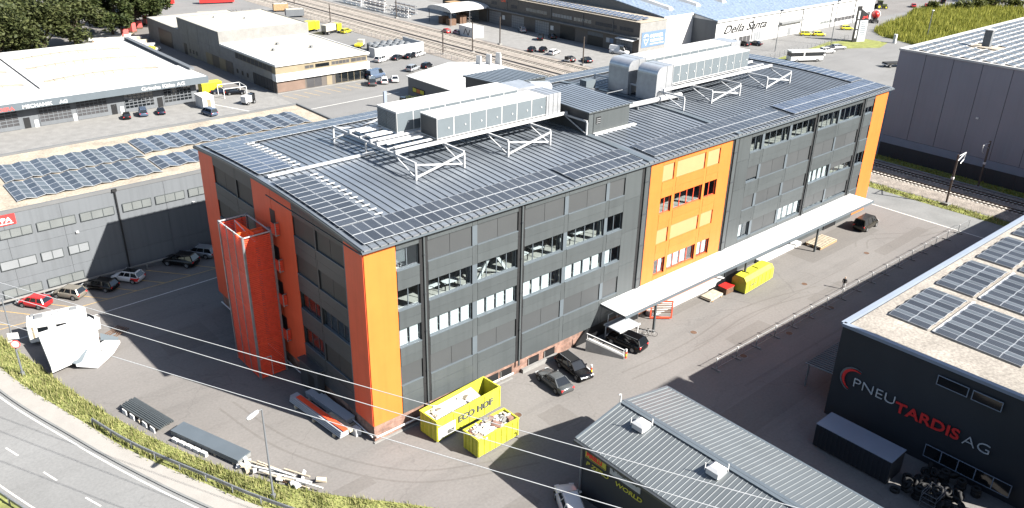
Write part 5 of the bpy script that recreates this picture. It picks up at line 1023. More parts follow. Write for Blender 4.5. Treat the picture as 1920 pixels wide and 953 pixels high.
WL.text('POWER', 1.25, 'white', (153.6, 98.33, 4.5), (1, 0, 0), (0, 0, 1), s_, bold=.05, xs=1.25); WL.text('CARWASH', 1.0, 'white', (153.6, 98.33, 3.35), (1, 0, 0), (0, 0, 1), s_, bold=.04, xs=1.15); WL.b('underline_text', MB().fbox(fe, 153.6, 159.6, .081, .1, 2.6, 2.85), 'white', s_)
pin = MB(); ring = [(151.8 + 1.05 * math.cos(a), 4.6 + 1.0 * math.sin(a)) for a in [PI * 1.18 - (PI * 1.36) * i / 12 for i in range(13)]]; pts = [(151.8, 2.5)] + ring + [(151.8, 2.5)]
for i in range(len(pts) - 1): pin.bar((pts[i][0], 98.33, pts[i][1]), (pts[i + 1][0], 98.33, pts[i + 1][1]), .05, .18)
for i in range(9): a, c = 2 * PI * i / 9, 2 * PI * (i + 1) / 9; pin.bar((151.8 + .5 * math.cos(a), 98.33, 4.6 + .6 * math.sin(a)), (151.8 + .5 * math.cos(c), 98.33, 4.6 + .6 * math.sin(c)), .05, .14)
WL.b('pin_emblem', pin, 'white', s_)
ta = thing('solar_array', 'row of tilted solar panels along the roof edge of the long workshop', 'solar panels', (150, 100, 9.06), 0, 'folded solar rows')
pvw = pv_mesh('solar_panel', 2.3, 1.25, 'pv_blue', .09)
for i in range(42):
    for j in range(2): o = obj('solar_panel', pvw, ta, (.9 + j * 3.1, 1 + i * 1.72, .45)); o.rotation_euler = (math.radians(14), 0, 0)
# ---- white hall with blue roof and script lettering
DS = Bld('white_hall', 'large white hall with blue solar roof and dark script lettering', 160.6, 91)
def zr(y): return 8 + .13 * (y - 91)
DS.b('wall', MB().add([(174, 91, 0), (268, 91, 0), (268, 160, 0), (160.6, 160, 0), (160.6, 99.5, 0), (174, 99.5, 0), (174, 91, zr(91)), (268, 91, zr(91)), (268, 160, zr(160)), (160.6, 160, zr(160)), (160.6, 99.5, zr(99.5)), (174, 99.5, zr(99.5))], [(0, 1, 7, 6), (1, 2, 8, 7), (2, 3, 9, 8), (3, 4, 10, 9), (4, 5, 11, 10), (5, 0, 6, 11)]), 'white')
DS.b('west_cladding', MB().hexa([(160.5, 99.4, 9.06), (160.59, 99.4, 9.06), (160.59, 160, 9.06), (160.5, 160, 9.06), (160.5, 99.4, zr(99.4)), (160.59, 99.4, zr(99.4)), (160.59, 160, zr(160)), (160.5, 160, zr(160))]), 'wall_mid'); DS.b('side_cladding', MB().box(173.9, 173.99, 91.05, 99.45, 0, 8.0), 'wall_grey')
for (x0, x1, y0, y1) in ((173.7, 268.3, 90.6, 99.5), (160.3, 268.3, 99.5, 160.2)): DS.b('roof_plane', MB().hexa([(x0, y0, zr(y0) + .02), (x1, y0, zr(y0) + .02), (x1, y1, zr(y1) + .02), (x0, y1, zr(y1) + .02), (x0, y0, zr(y0) + .3), (x1, y0, zr(y0) + .3), (x1, y1, zr(y1) + .3), (x0, y1, zr(y1) + .3)]), 'roof_blue')
DS.b('eave_trim', MB().box(173.6, 268.4, 90.4, 90.59, 7.75, 8.35), 'white'); DS.b('eave_trim', MB().box(160.2, 173.6, 99.2, 99.39, zr(99.5) - .3, zr(99.5) + .35), 'white')
for x in (168, 181, 194): DS.b('skylight', MB().hexa([(x, 104, zr(104) + .31), (x + 2.2, 104, zr(104) + .31), (x + 2.2, 150, zr(150) + .31), (x, 150, zr(150) + .31), (x + .5, 104.6, zr(104) + 1.1), (x + 1.7, 104.6, zr(104) + 1.1), (x + 1.7, 150, zr(150) + 1.1), (x + .5, 150, zr(150) + 1.1)]), 'white_roof')
for x in (192.6, 220.4, 238.6, 254): DS.b('downpipe', MB().tube((x, 90.9, 0), (x, 90.9, 7.75), .16, 6), 'wall_mid')
f4 = Fr((0, 91), (1, 0), (0, -1))
for u0, u1, z0, z1, n_, g_ in ((179, 185, .3, 2.2, 3, 'interior_dark'), (186, 192, .3, 2.4, 3, 'interior_dark'), (193.5, 197.5, .3, 3.0, 3, 'glass_pale'), (232, 240, 1.4, 2.4, 4, 'glass_grey'), (241, 255, 1.3, 2.7, 6, 'interior_dark'), (256, 266, 1.3, 2.7, 4, 'interior_dark')): simple_window(DS, f4, u0, u1, z0, z1, n_, g_, 'white')
DS.b('door_canopy', MB().box(207, 220, 89.9, 90.99, 4.0, 4.6), 'grey_plastic'); DS.b('door', MB().fbox(f4, 207.4, 219.5, 0, .03, .05, 3.95), 'white'); DS.b('side_door', MB().fbox(f4, 212.5, 214.5, .031, .05, .1, 2.3), 'grey_plastic')
DS.text('Della Santa', 3.4, 'black', (177.4, 90.9, 4.0), (1, 0, 0), (0, 0, 1), shear=.45, xs=1.44, bold=.05)
# ---- big slate coloured hall at the right
BR = Bld('slate_hall', 'tall slate grey hall with white framed solar roof at the right edge', 118.3, -120)
BR.b('wall', MB().box(118.35, 185, -120, 12.4, 0, 19.4), 'clad_dark')
for i in range(20):
    y1 = 12.45 - i * 4.75 
    BR.b('wall_panel', MB().box(118.30, 118.345, y1 - 4.66, y1, 4.0, 19.4), 'slate_wall'); BR.b('base_panel', MB().box(118.30, 118.345, y1 - 4.72, y1, .1, 2.55), 'clad_dark')
BR.b('band', MB().box(118.22, 118.345, -120, 12.45, 2.6, 3.95), 'slate_band'); BR.b('roof', MB().box(118.3, 185, -120, 12.45, 19.41, 19.55), 'gravel'); BR.b('parapet', parapet(MB(), 118.15, 185.2, -120.1, 12.6, 19.42, 19.75, .45), 'white_roof')
BR.b('wall_lamp', MB().box(118.1, 118.29, -3.2, -2.8, 10.4, 10.7), 'white')
vt = thing('roof_vent', 'tall pale ventilation shaft on the solar roof of the slate hall', 'vent', (133, 3.2, 19.56)); MB().box(0, 1.0, 0, 1.3, 0, 3.0).build('shaft', 'wall_grey', vt); MB().box(-.15, 1.15, -.15, 1.45, 3.01, 3.2).build('cap', 'white', vt); MB().box(-1.6, .0, -2.6, 2.6, 0, .2).build('base_slab', 'gravel', vt)
ba = thing('solar_array', 'wide field of solar panels with white frames on the slate hall roof', 'solar panels', (119.4, -11.5, 19.57)); pvr = pv_mesh('solar_panel', 2.15, 1.25, 'pv_grey', .10); mat('pv_white', (.8, .8, .8), .4)
pvr.materials[1] = MATS['pv_white']
for i in range(21):
    for j in range(13):
        x_, y_ = 1.2 + i * 2.7 + (j % 2) * .35, 1 + j * 1.78
        if abs(x_ + 119.4 - 132.5) < 2.6 and abs(y_ - 11.5 - 3.8) < 3.2: continue
        o = obj('solar_panel', pvr, ba, (x_, y_, .12)); o.rotation_euler = (math.radians(8), 0, 0)
wf = MB()
for j in range(14): wf.box(0, 57, .05 + j * 1.78, .17 + j * 1.78, .0, .11)
wf.build('mounting_rail', 'white', ba)

# ---- dark tyre workshop at the lower right
PN = Bld('tyre_workshop', 'dark anthracite workshop with PNEU TARDIS AG lettering and gravel solar roof', 36.2, -24)
fp = [(36.2, -24.0), (36.6, -44.4), (120, -44.4), (120, -27), (84, -24.9)]
PN.b('wall', MB().prism(fp, 0, 9.9), 'anthracite'); PN.b('roof', MB().prism([(36.6, -24.45), (37.0, -44.0), (119.6, -44.0), (119.6, -27.4), (84, -25.3)], 9.9, 10.05), 'gravel_grey')
for a, c in zip(fp, fp[1:] + fp[:1]): PN.b('parapet', MB().bar((*a, 10.02), (*c, 10.02), .5, .3), 'slate_band')
fpn = Fr((36.15, 0), (0, -1), (-1, 0))
for u0, u1 in ((33.0, 35.6), (35.9, 38.3)): simple_window(PN, fpn, u0, u1, 8.15, 9.1, 1, 'car_glass', 'slate_band', w=.02)
simple_window(PN, fpn, 33.6, 40.8, .9, 2.2, 5, 'car_glass', 'slate_band', w=.14)
PN.text('PNEU', 1.35, 'white', (36.05, -26.05, 4.35), (0, -1, 0), (0, 0, 1), xs=1.25, bold=-.025, ext=.05); PN.text('TARDIS', 1.42, 'red_sign', (36.1, -30.25, 3.85), (.012, -1, 0), (0, 0, 1), xs=1.2, bold=.03, ext=.05); PN.text('AG', 1.35, 'white', (36.2, -36.15, 3.75), (.012, -1, 0), (0, 0, 1), xs=1.25, bold=-.025, ext=.05)
for (r0, r1, m_, nm) in ((1.15, 1.3, 'galv', 'ring_emblem'), (.85, 1.12, 'red_sign', 'arc_emblem')):
    b = MB(); a0, a1 = math.radians(60), math.radians(255); k = 18
    for i in range(k):
        t0, t1 = a0 + (a1 - a0) * i / k, a0 + (a1 - a0) * (i + 1) / k; w0, w1 = math.sin(PI * i / k), math.sin(PI * (i + 1) / k); rm = r1
        q = [(rm * math.cos(t0), rm * math.sin(t0)), (rm * math.cos(t1), rm * math.sin(t1)), ((rm - (r1 - r0) * w1 - .02) * math.cos(t1), (rm - (r1 - r0) * w1 - .02) * math.sin(t1)), ((rm - (r1 - r0) * w0 - .02) * math.cos(t0), (rm - (r1 - r0) * w0 - .02) * math.sin(t0))]
        b.hexa([(36.02, -26.1 - u, 4.95 + v) for u, v in q] + [(36.10, -26.1 - u, 4.95 + v) for u, v in q])
    PN.b(nm, b, m_)
rp = thing('lean_to_roof', 'dark ribbed lean to roof beside the tyre workshop corner', 'lean-to', (38.6, -23.2, 0))
for i in range(16): slab([(.2 + i * .41, 3.1 - .0 * i, 2.85), (.2 + i * .41 + .3, 3.1, 2.85), (.2 + i * .41 + .3, -.6, 3.1), (.2 + i * .41, -.6, 3.1)], .06).build('roof_sheet', 'clad_dark', rp)
slab([(.1, 3.15, 2.78), (6.8, 3.15, 2.78), (6.8, -.65, 3.03), (.1, -.65, 3.03)], .05).build('deck', 'black', rp)
for p in ((.3, 2.9), (6.2, 2.9), (.3, -.4)): MB().box(p[0] - .07, p[0] + .07, p[1] - .07, p[1] + .07, 0, 2.72).build('post', 'galv', rp)
MB().bar((.05, 3.2, 2.75), (.05, -.7, 3.0), .08, .12).build('gutter', 'galv', rp); MB().bar((2.6, 1.2, 3.02), (5.8, 1.5, 3.02), .05, .05).build('pipe', 'galv', rp)
pvp = [pv_mesh('solar_panel', .86, 1.83, 'pv_black', .03), pv_mesh('solar_panel', .86, 1.83, 'pv_grey', .03)]
for bi, x0 in enumerate((41.0, 51.0, 61.0, 71.0, 81.0)):
    lab = ('nearest the wall lettering', 'second from the lettering', 'third from the lettering', 'fourth from the lettering', 'farthest from the lettering')[bi]
    if bi < 4: tents('small folded solar block along the roof edge, ' + lab, x0, 5, 1.72, [-29.6, -27.75], 1.82, 10.08, pvp, 8, 'solar blocks on the tyre workshop')
    tents('large folded solar block on the gravel roof, ' + lab, x0, 5, 1.72, [-37.6, -35.75, -33.9, -32.05], 1.82, 10.08, pvp, 8, 'solar blocks on the tyre workshop')
for x0, y0, x1, y1 in ((41.1, -30.1, 50, -30.1), (51.2, -30.1, 60, -30.1)): tag(MB().bar((x0, y0, 10.15), (x1, y1, 10.15), .25, .12).build('cable_duct', 'white'), 'white cable duct between the solar blocks, ' + ('near the lettering' if x0 < 45 else 'farther along'), 'cable duct')
# container, tyres, person beside the tyre workshop
cn = thing('storage_container', 'dark container with blue grey top along the tyre workshop wall', 'container', (30.75, -33.0, 0), math.radians(0)); cn.scale = (1.05, 1.1, 1.0); MB().box(0, 2.5, 0, 6.4, .12, 2.4).build('body', 'anthracite', cn); MB().box(-.04, 2.54, -.04, 6.44, 2.401, 2.46).build('top', 'slate_band', cn)
for i in range(16): MB().box(-.06, -.002, .2 + i * .39, .34 + i * .39, .2, 2.35).build('rib', 'anthracite', cn)
def torus(R, r, n=16, k=8):
    b = MB(); vs = []; fs = []
    for i in range(n):
        a = 2 * PI * i / n
        for j in range(k): t = 2 * PI * j / k; vs.append(((R + r * math.cos(t)) * math.cos(a), (R + r * math.cos(t)) * math.sin(a), r * math.sin(t) * 1.25 + r * 1.25))
    for i in range(n):
        for j in range(k): fs.append((i * k + j, ((i + 1) % n) * k + j, ((i + 1) % n) * k + (j + 1) % k, i * k + (j + 1) % k))
    b.add(vs, fs); return b
tyre = torus(.30, .12).mesh('tyre', 'rubber', True)
pos = [(30.6, -33.9), (31.5, -34.4), (32.4, -34.0), (33.4, -34.6), (34.3, -35.2), (31.2, -35.5), (32.3, -35.6), (33.2, -36.0), (34.4, -36.4), (35.2, -36.0), (32.0, -36.9), (33.2, -37.3), (34.2, -37.8), (35.1, -37.4), (35.4, -38.6)]
for i, (x, y) in enumerate(pos):
    for k in range(1 + (i * 7) % 4):
        o = obj('tyre', tyre, None, (x + random.uniform(-.06, .06), y + random.uniform(-.06, .06), k * .29)); tag(o, 'used black tyre in the heap of stacks beside the tyre workshop', 'tyre', 'used tyres by the dark workshop')
for i in range(34):
    x, y = random.uniform(30.8, 35.4), random.uniform(-38.6, -34.2)
    o = obj('tyre', tyre, None, (x, y, random.uniform(.0, .55))); o.rotation_euler = (random.uniform(.5, 1.5), random.uniform(-.4, .4), random.uniform(0, 6)); o.location.z += .3; tag(o, 'used black tyre leaning loosely among the tyre stacks by the dark workshop', 'tyre', 'loose tyres by the dark workshop')
cg = thing('wire_cage', 'grey wire cage cart in front of the tyre stacks', 'cage cart', (30.4, -37.2, 0))
for z in (.15, .6, 1.05, 1.5): MB().bar((0, 0, z), (1.8, 0, z), .04, .04).bar((0, 1.2, z), (1.8, 1.2, z), .04, .04).bar((0, 0, z), (0, 1.2, z), .04, .04).bar((1.8, 0, z), (1.8, 1.2, z), .04, .04).build('hoop', 'galv', cg)
for p in ((0, 0), (.9, 0), (1.8, 0), (0, 1.2), (1.8, 1.2)): MB().bar((*p, 0), (*p, 1.55), .05, .05).build('post', 'galv', cg)

# ---- ribbed metal shed in the foreground
SH = Bld('ribbed_shed', 'dark shed with ribbed grey metal gable roof in the foreground', 9.35, -60)
SH.b('wall', MB().add([(9.5, -60, 0), (20.2, -60, 0), (20.2, -16.9, 0), (9.5, -16.9, 0), (9.5, -60, 5.75), (20.2, -60, 5.75), (20.2, -16.9, 5.75), (9.5, -16.9, 5.75), (14.6, -60, 6.85), (14.6, -16.9, 6.85)], [(0, 1, 5, 8, 4), (3, 7, 9, 6, 2), (0, 4, 7, 3), (1, 2, 6, 5)]), 'anthracite')
def zs_(x): return 5.85 + (x - 9.0) / (14.6 - 9.0) * 1.1 if x < 14.6 else 6.95 - (x - 14.6) / (20.6 - 14.6) * 1.15
for xa, xb in ((9.0, 14.55), (14.65, 20.6)): SH.b('roof_deck', MB().hexa([(xa, -60, zs_(xa) - .1), (xb, -60, zs_(xb) - .1), (xb, -16.5, zs_(xb) - .1), (xa, -16.5, zs_(xa) - .1), (xa, -60, zs_(xa)), (xb, -60, zs_(xb)), (xb, -16.5, zs_(xb)), (xa, -16.5, zs_(xa))]), 'clad')
for (xa, xb) in ((9.05, 14.5), (14.7, 20.55)):
    sb_ = MB(); za, zb = zs_(xa), zs_(xb)
    sb_.hexa([(xa, 0, za + .003), (xb, 0, zb + .003), (xb, .40, zb + .003), (xa, .40, za + .003), (xa, 0, za + .012), (xb, 0, zb + .012), (xb, .40, zb + .012), (xa, .40, za + .012)], 0); sb_.hexa([(xa, .36, za + .012), (xb, .36, zb + .012), (xb, .42, zb + .012), (xa, .42, za + .012), (xa, .38, za + .055), (xb, .38, zb + .055), (xb, .40, zb + .055), (xa, .40, za + .055)], 1)
    sm_ = sb_.mesh('roof_sheet', ['shed_metal', 'shed_rib'])
    for i in range(102): o = obj('roof_sheet', sm_, SH.r, (-9.35, 60 - 16.95 - i * .42, 0))
SH.b('ridge_cap', MB().hexa([(14.3, -60, 6.93), (14.6, -60, 7.06), (14.6, -16.4, 7.06), (14.3, -16.4, 6.93), (14.9, -60, 6.93), (14.6, -60, 7.07), (14.6, -16.4, 7.07), (14.9, -16.4, 6.93)]).box(14.25, 14.95, -60, -16.4, 6.96, 7.04), 'clad_light')
SH.b('verge_trim', MB().bar((9.0, -16.45, 5.87), (14.6, -16.45, 6.99), .16, .22).bar((20.6, -16.45, 5.82), (14.6, -16.45, 6.99), .16, .22), 'clad_light'); SH.b('gutter', MB().box(8.78, 8.99, -60, -16.4, 5.6, 5.82), 'clad_dark'); SH.b('gutter', MB().box(20.61, 20.85, -60, -16.4, 5.55, 5.77), 'clad_light'); SH.b('downpipe', MB().tube((9.38, -16.85, 0), (9.38, -16.85, 5.6), .07, 8), 'galv'); SH.b('ridge_hook', MB().tube((14.3, -16.4, 7.0), (14.3, -16.4, 7.8), .07, 6).tube((14.3, -16.4, 7.8), (14.0, -16.4, 7.9), .06, 6), 'white')
fs_ = Fr((9.49, 0), (0, -1), (-1, 0)); sg = SH.b('sign', MB().fbox(fs_, 17.25, 19.5, 0, .08, 4.3, 5.2), 'text_yellow'); SH.text('PIRELLI', .55, 'red_sign', (9.38, -17.4, 4.53), (0, -1, 0), (0, 0, 1), sg, bold=.02, xs=1.0); SH.b('sign_edge', MB().fbox(fs_, 17.3, 19.45, .081, .09, 4.35, 4.41), 'black', sg)
SH.text('P ZERO', .55, 'text_yellow', (9.44, -17.35, 3.6), (0, -1, 0), (0, 0, 1), xs=1.35, shear=.15, bold=.012); SH.text('WORLD', .58, 'text_yellow', (9.44, -20.55, 3.6), (0, -1, 0), (0, 0, 1), xs=1.3, shear=.15, bold=.012)
s2 = SH.b('sign', MB().fbox(fs_, 19.95, 23.1, 0, .08, 4.35, 5.3), 'sign_grey'); SH.text('PNEU TARDIS', .4, 'text_dark', (9.38, -20.75, 4.85), (0, -1, 0), (0, 0, 1), s2, xs=.85); SH.b('arc_emblem', MB().tube((9.38, -20.4, 4.8), (9.38, -20.25, 5.0), .05, 6).tube((9.38, -20.25, 5.0), (9.38, -20.4, 5.22), .05, 6).tube((9.38, -20.4, 5.22), (9.38, -20.65, 5.26), .05, 6), 'text_dark', s2)
def dome(x, y, z, label):
    t = thing('roof_skylight', label, 'skylight', (x, y, z), 0, 'skylights on the ribbed shed'); MB().box(-.55, .55, -.55, .55, 0, .5).build('curb', 'white', t)
    MB().hexa([(-.6, -.6, .501), (.6, -.6, .501), (.6, .6, .501), (-.6, .6, .501), (-.35, -.35, .72), (.35, -.35, .72), (.35, .35, .72), (-.35, .35, .72)]).build('dome', 'tarp', t)
    for p in ((.62, -.6), (-.6, .62)): MB().bar((*p, .3), (*p, .95), .07, .07).build('wind_plate', 'white', t)
dome(13.3, -19.6, zs_(13.3), 'white square skylight nearer the gable on the ribbed shed roof'); dome(13.4, -26.9, zs_(13.4), 'white square skylight farther down the ribbed shed roof')

# ================================================================== YARD OBJECTS
def skip(label, x0, y0, L, Wd, H, m, deg, fill=None, ribs=8, group='yellow waste containers'):
    t = thing('waste_container', label, 'container', (x0, y0, 0), math.radians(deg), group); th = .07
    MB().box(0, L, 0, Wd, .18, .28).build('floor', m, t)
    MB().box(0, L, 0, th, .281, H).build('side_wall', m, t); MB().box(0, L, Wd - th, Wd, .281, H).build('side_wall', m, t); MB().box(0, th, th + .001, Wd - th - .001, .281, H).build('end_wall', m, t); MB().box(L - th, L, th + .001, Wd - th - .001, .281, H).build('end_wall', m, t)
    b = MB(); b.box(-.06, L + .06, -.06, .10, H + .001, H + .12); b.box(-.06, L + .06, Wd - .10, Wd + .06, H + .001, H + .12); b.box(-.06, .10, .101, Wd - .101, H + .001, H + .12); b.box(L - .10, L + .06, .101, Wd - .101, H + .001, H + .12); b.build('rim', m, t)
    for i in range(ribs + 1):
        u = .05 + (L - .15) * i / ribs
        for y in (-.06, Wd + .001): MB().box(u, u + .09, y, y + .058, .2, H).build('rib', m, t)
    for i in range(4): MB().box(-.05, -.001, .25 + i * Wd * .24, .33 + i * Wd * .24, .2, H).build('rib', m, t)
    for sx in (.3, L - .5):
        for sy in (.3, Wd - .5): MB().tube((sx, sy, .09), (sx, sy + .3, .09), .09, 8).build('roller', 'rubber', t)
    return t
c1 = skip('long yellow skip lettered ECO HOF filled with plasterboard next to the orange corner', 4.25, -3.75, 8.0, 2.35, 2.35, 'yellow', 4, ribs=4)
slab([(.12, .1, 1.9), (5.9, .1, 2.05), (6.2, 2.2, 2.15), (.12, 2.2, 2.1)], .8).build('rubble_bed', 'plasterboard', c1)
lettering('lettering', 'ECO HOF', .98, 'lettering_grey', c1, (2.55, -.075, 1.05), (1, 0, 0), (0, 0, 1), 0, .025, 1.0, 1.05)
MB().box(.15, 2.2, -.065, -.001, .35, 1.6).build('sticker', 'white', c1); MB().tube((.75, -.10, .7), (.75, -.066, .7), .28, 14).build('sticker_emblem', 'curtain', c1); MB().box(1.2, 2.0, -.09, -.066, .5, .9).build('sticker_emblem', 'lettering_grey', c1)
def rubble(t, n, x0, x1, y0, y1, z0, dz, mats):
    for i in range(n):
        s = [random.uniform(.15, .55), random.uniform(.1, .35), random.uniform(.04, .16)]; b = MB(); p = [(sx * s[0] * random.uniform(.7, 1.1), sy * s[1] * random.uniform(.7, 1.1), sz * s[2]) for sz in (-1, 1) for sx, sy in ((-1, -1), (1, -1), (1, 1), (-1, 1))]; b.hexa(p)
        o = b.build('rubble_piece', random.choice(mats), t, loc=(random.uniform(x0, x1), random.uniform(y0, y1), z0 + random.uniform(0, dz))); o.rotation_euler = (random.uniform(-.4, .4), random.uniform(-.4, .4), random.uniform(0, 6))
rubble(c1, 9, .5, 5.6, .3, 2.0, 2.0, .15, ['plasterboard', 'plasterboard', 'white', 'plank'])
c2 = skip('short yellow skip heaped with pale rubble in front of the lettered skip', 5.75, -7.85, 4.9, 2.0, 2.0, 'yellow', 2, ribs=7)
slab([(.1, .1, 1.9), (4.8, .1, 1.85), (4.8, 1.9, 1.9), (.1, 1.9, 1.95)], .8).build('rubble_bed', 'plasterboard', c2); rubble(c2, 60, .3, 4.5, .3, 1.7, 1.9, .35, ['plasterboard', 'plasterboard', 'white', 'concrete', 'plank', 'brick'])
c3 = thing('waste_container', 'closed yellow container with chamfered lid standing under the canopy edge', 'container', (51.0, -4.6, 0), math.radians(3), 'yellow waste containers')
b = MB(); loft(b, [[(x_, 0, .15), (x_, 2.0, .15), (x_, 2.0, 1.65 * s_), (x_, 1.62, 2.2 * s_), (x_, .38, 2.2 * s_), (x_, 0, 1.65 * s_)] for x_, s_ in ((0, 1), (6.1, 1), (6.7, .9))]); b.build('body', 'yellow', c3)
MB().box(-.03, 6.15, -.07, -.001, 1.58, 1.68).box(-.03, 6.15, -.07, -.001, .15, .27).build('side_rail', 'yellow', c3); MB().box(.3, 5.8, .42, .5, 2.201, 2.26).box(.3, 5.8, 1.5, 1.58, 2.201, 2.26).build('top_rail', 'yellow', c3)
for x_ in (1.0, 1.95, 3.85, 4.8): MB().box(x_, x_ + .08, -.05, -.001, .271, 1.579).build('rib', 'yellow', c3)
for x_ in (.05, 2.9, 5.8): MB().box(x_, x_ + .08, -.05, -.001, .15, 1.5).build('rib', 'yellow', c3)
for x_ in (1.5, 3.6): MB().box(x_, x_ + 1.2, .6, 1.4, 2.251, 2.30).build('lid', 'yellow', c3)
MB().box(1.2, 2.6, -.03, -.002, .8, .95).build('lettering_strip', 'lettering_grey', c3)
bx = thing('red_bin', 'dark red metal bin between the timber pile and the closed yellow container', 'bin', (48.9, -3.3, 0)); MB().box(0, 1.6, 0, 1.2, .1, .9).build('body', 'rust', bx); MB().box(-.05, 1.65, -.05, 1.25, .901, .98).build('rim', 'red', bx)
tp_ = thing('timber_stack', 'stack of pale boards on the ground beside the dark red bin', 'boards', (45.9, -3.3, 0), .05)
for i in range(5):
    for k in range(2): MB().box(0 + .1 * k, 2.7, .1 + i * .3, .36 + i * .3, .12 + k * .14, .24 + k * .14).build('plank', 'plank', tp_)
MB().box(.3, .5, 0, 1.6, 0, .119).build('bearer', 'timber', tp_); MB().box(2.2, 2.4, 0, 1.6, 0, .119).build('bearer', 'timber', tp_)
pa = thing('big_pallet', 'large wooden pallet leaning on a kerb near the far end of the canopy', 'pallet', (70.4, -3.7, 0), .02)
for i in range(9): MB().box(.1 + i * .5, .46 + i * .5, 0, 2.4, .42, .47).build('slat', 'plank', pa)
for y in (.05, 1.1, 2.15): MB().box(.05, 4.6, y, y + .18, .05, .419).build('bearer', 'timber', pa)
# piles along the bank
def bundle(label, x, y, deg, n, L, m, wrap):
    t = thing('profile_bundle', label, 'metal profiles', (x, y, 0), math.radians(deg))
    for i in range(n): MB().box(-L / 2 + random.uniform(-.2, .2), L / 2, -.8 + i * 1.6 / n, -.8 + i * 1.6 / n + 1.2 / n, .45 + .12 * math.sin(3.14 * i / n), .62 + .16 * math.sin(3.14 * i / n)).build('profile', m, t)
    for u in (-L * .35, 0, L * .33): MB().box(u - .12, u + .12, -.95, 1.0, .05, .30).build('bearer', 'plank', t); MB().box(u - .05, u + .05, -.86, .9, .30, .44).build('strap_block', wrap, t)
    for u in (-L * .42, -L * .22, L * .1, L * .3): MB().hexa([(u, -1.0, .0), (u + .7, -1.0, .0), (u + .7, -.85, .0), (u, -.85, .0), (u, -.95, .5), (u + .6, -.95, .4), (u + .6, -.86, .4), (u, -.86, .5)]).build('wrapping', 'tarp', t)
    return t
bundle('bundle of dark metal profiles with white wrapping beside the grass bank', -14.5, 16.7, -76, 9, 6.2, 'clad', 'white')
ps = thing('panel_stack', 'long stack of blue grey wall panels beside the grass bank', 'panels', (-11.7, 8.8, 0), math.radians(-70))
for i in range(4): MB().box(-4.2, 4.2, -.75, .75, .25 + i * .13, .37 + i * .13).build('panel', 'clad_light' if i == 3 else 'concrete_grey', ps)
for u in (-3.5, -1.2, 1.2, 3.5): MB().box(u - .1, u + .1, -.7, .7, 0, .249).build('bearer', 'plank', ps)
for i in range(5): MB().box(-3.6 + i * .9, -2.9 + i * .9, -1.25, -.95, 0, .4).build('wrapped_roll', 'tarp', ps)
wp = thing('timber_pile', 'untidy pile of pale timber and white boards along the grass bank', 'timber', (-8.6, .9, 0), math.radians(-62))
for i in range(26): 
    u = random.uniform(-4.2, 3.2); b = MB().box(-1.3, 1.3, -.07, .07, -.05, .05); o = b.build('board', random.choice(['plank', 'white', 'plasterboard', 'plank', 'rust' if i < 5 else 'plank']), wp, loc=(u, random.uniform(-.5, .5), .12 + .02 * i)); o.rotation_euler = (0, random.uniform(-.03, .03), random.uniform(-.12, .12))
rubble(wp, 14, -4.5, 4.5, -.9, .8, .2, .3, ['tarp', 'plasterboard', 'plank'])
pk = thing('facade_panel_stack', 'stacked blue grey and orange facade panels beside the orange corner', 'panels', (-1.5, 6.4, 0), math.radians(-84))
for i in range(4): MB().box(-4.0, 4.2, -1.3 + .05 * i, -.35, .35 + i * .17, .47 + i * .17).build('panel', 'sign_grey', pk)
MB().box(-3.2, 4.4, -1.0, -.5, 1.05, 1.12).build('orange_panel', 'orange_red', pk); MB().box(.8, 4.3, -.30, .2, .5, .8).build('board', 'plank', pk)
for i in range(3): MB().box(-3.6, 3.0, .3, 1.3, .35 + i * .2, .5 + i * .2).build('panel', 'sign_grey', pk)
for u in (-3, 0, 3.2): MB().box(u - .12, u + .12, -1.4, 1.4, 0, .349).build('bearer', 'plank', pk)
MB().box(3.9, 4.7, .1, .7, .0, .7).build('white_block', 'white', pk)
# loading ramp, bollards, step rail, bicycles, manholes
rm = thing('loading_ramp', 'concrete ramp wall with white handrail leading up under the facade', 'ramp', (26.2, -1.2, 0), math.radians(-62)); MB().add([(0, -.14, 0), (4.3, -.14, 0), (4.3, .14, 0), (0, .14, 0), (0, -.14, 1.5), (4.3, -.14, .35), (4.3, .14, .35), (0, .14, 1.5)], [(0, 3, 2, 1), (4, 5, 6, 7), (0, 1, 5, 4), (1, 2, 6, 5), (2, 3, 7, 6), (3, 0, 4, 7)]).build('wall', 'concrete', rm)
MB().tube((0, 0, 2.2), (4.3, 0, 1.1), .05).tube((.1, 0, 1.5), (.1, 0, 2.2), .05).tube((4.2, 0, .3), (4.2, 0, 1.1), .05).build('handrail', 'white', rm); MB().bar((.2, .1, 1.53), (4.2, .1, .42), .3, .06).build('coping', 'white', rm)
kw = thing('ramp_kerb', 'low white kerb running out beside the black estate car', 'kerb', (24.0, -.6, 0)); MB().bar((0, 0, .2), (-.5, -3.9, .15), .22, .3).build('kerb_stone', 'white', kw)
def bollard(x, y, label):
    t = thing('bollard', label, 'bollard', (x, y, 0), 0, 'red and yellow bollards')
    for i, m_ in enumerate(('orange_red', 'yellow_car', 'orange_red', 'white')): MB().tube((0, 0, i * .28), (0, 0, i * .28 + .275), .11, 10).build('band', m_, t)
bollard(23.4, -4.75, 'striped red and yellow bollard beside the black estate car'); bollard(28.5, -5.0, 'striped red and yellow bollard at the foot of the ramp wall')
ls = thing('lift_shelter', 'low pale framed shelter roof beside the black estate under the canopy', 'shelter', (30.0, -1.75, 0)); MB().box(-.2, 3.0, -1.1, 1.2, 1.55, 1.68).build('roof', 'sign_grey', ls); MB().box(-.28, 3.08, -1.18, -1.101, 1.52, 1.75).box(-.28, 3.08, 1.201, 1.28, 1.52, 1.75).build('roof_edge', 'white', ls)
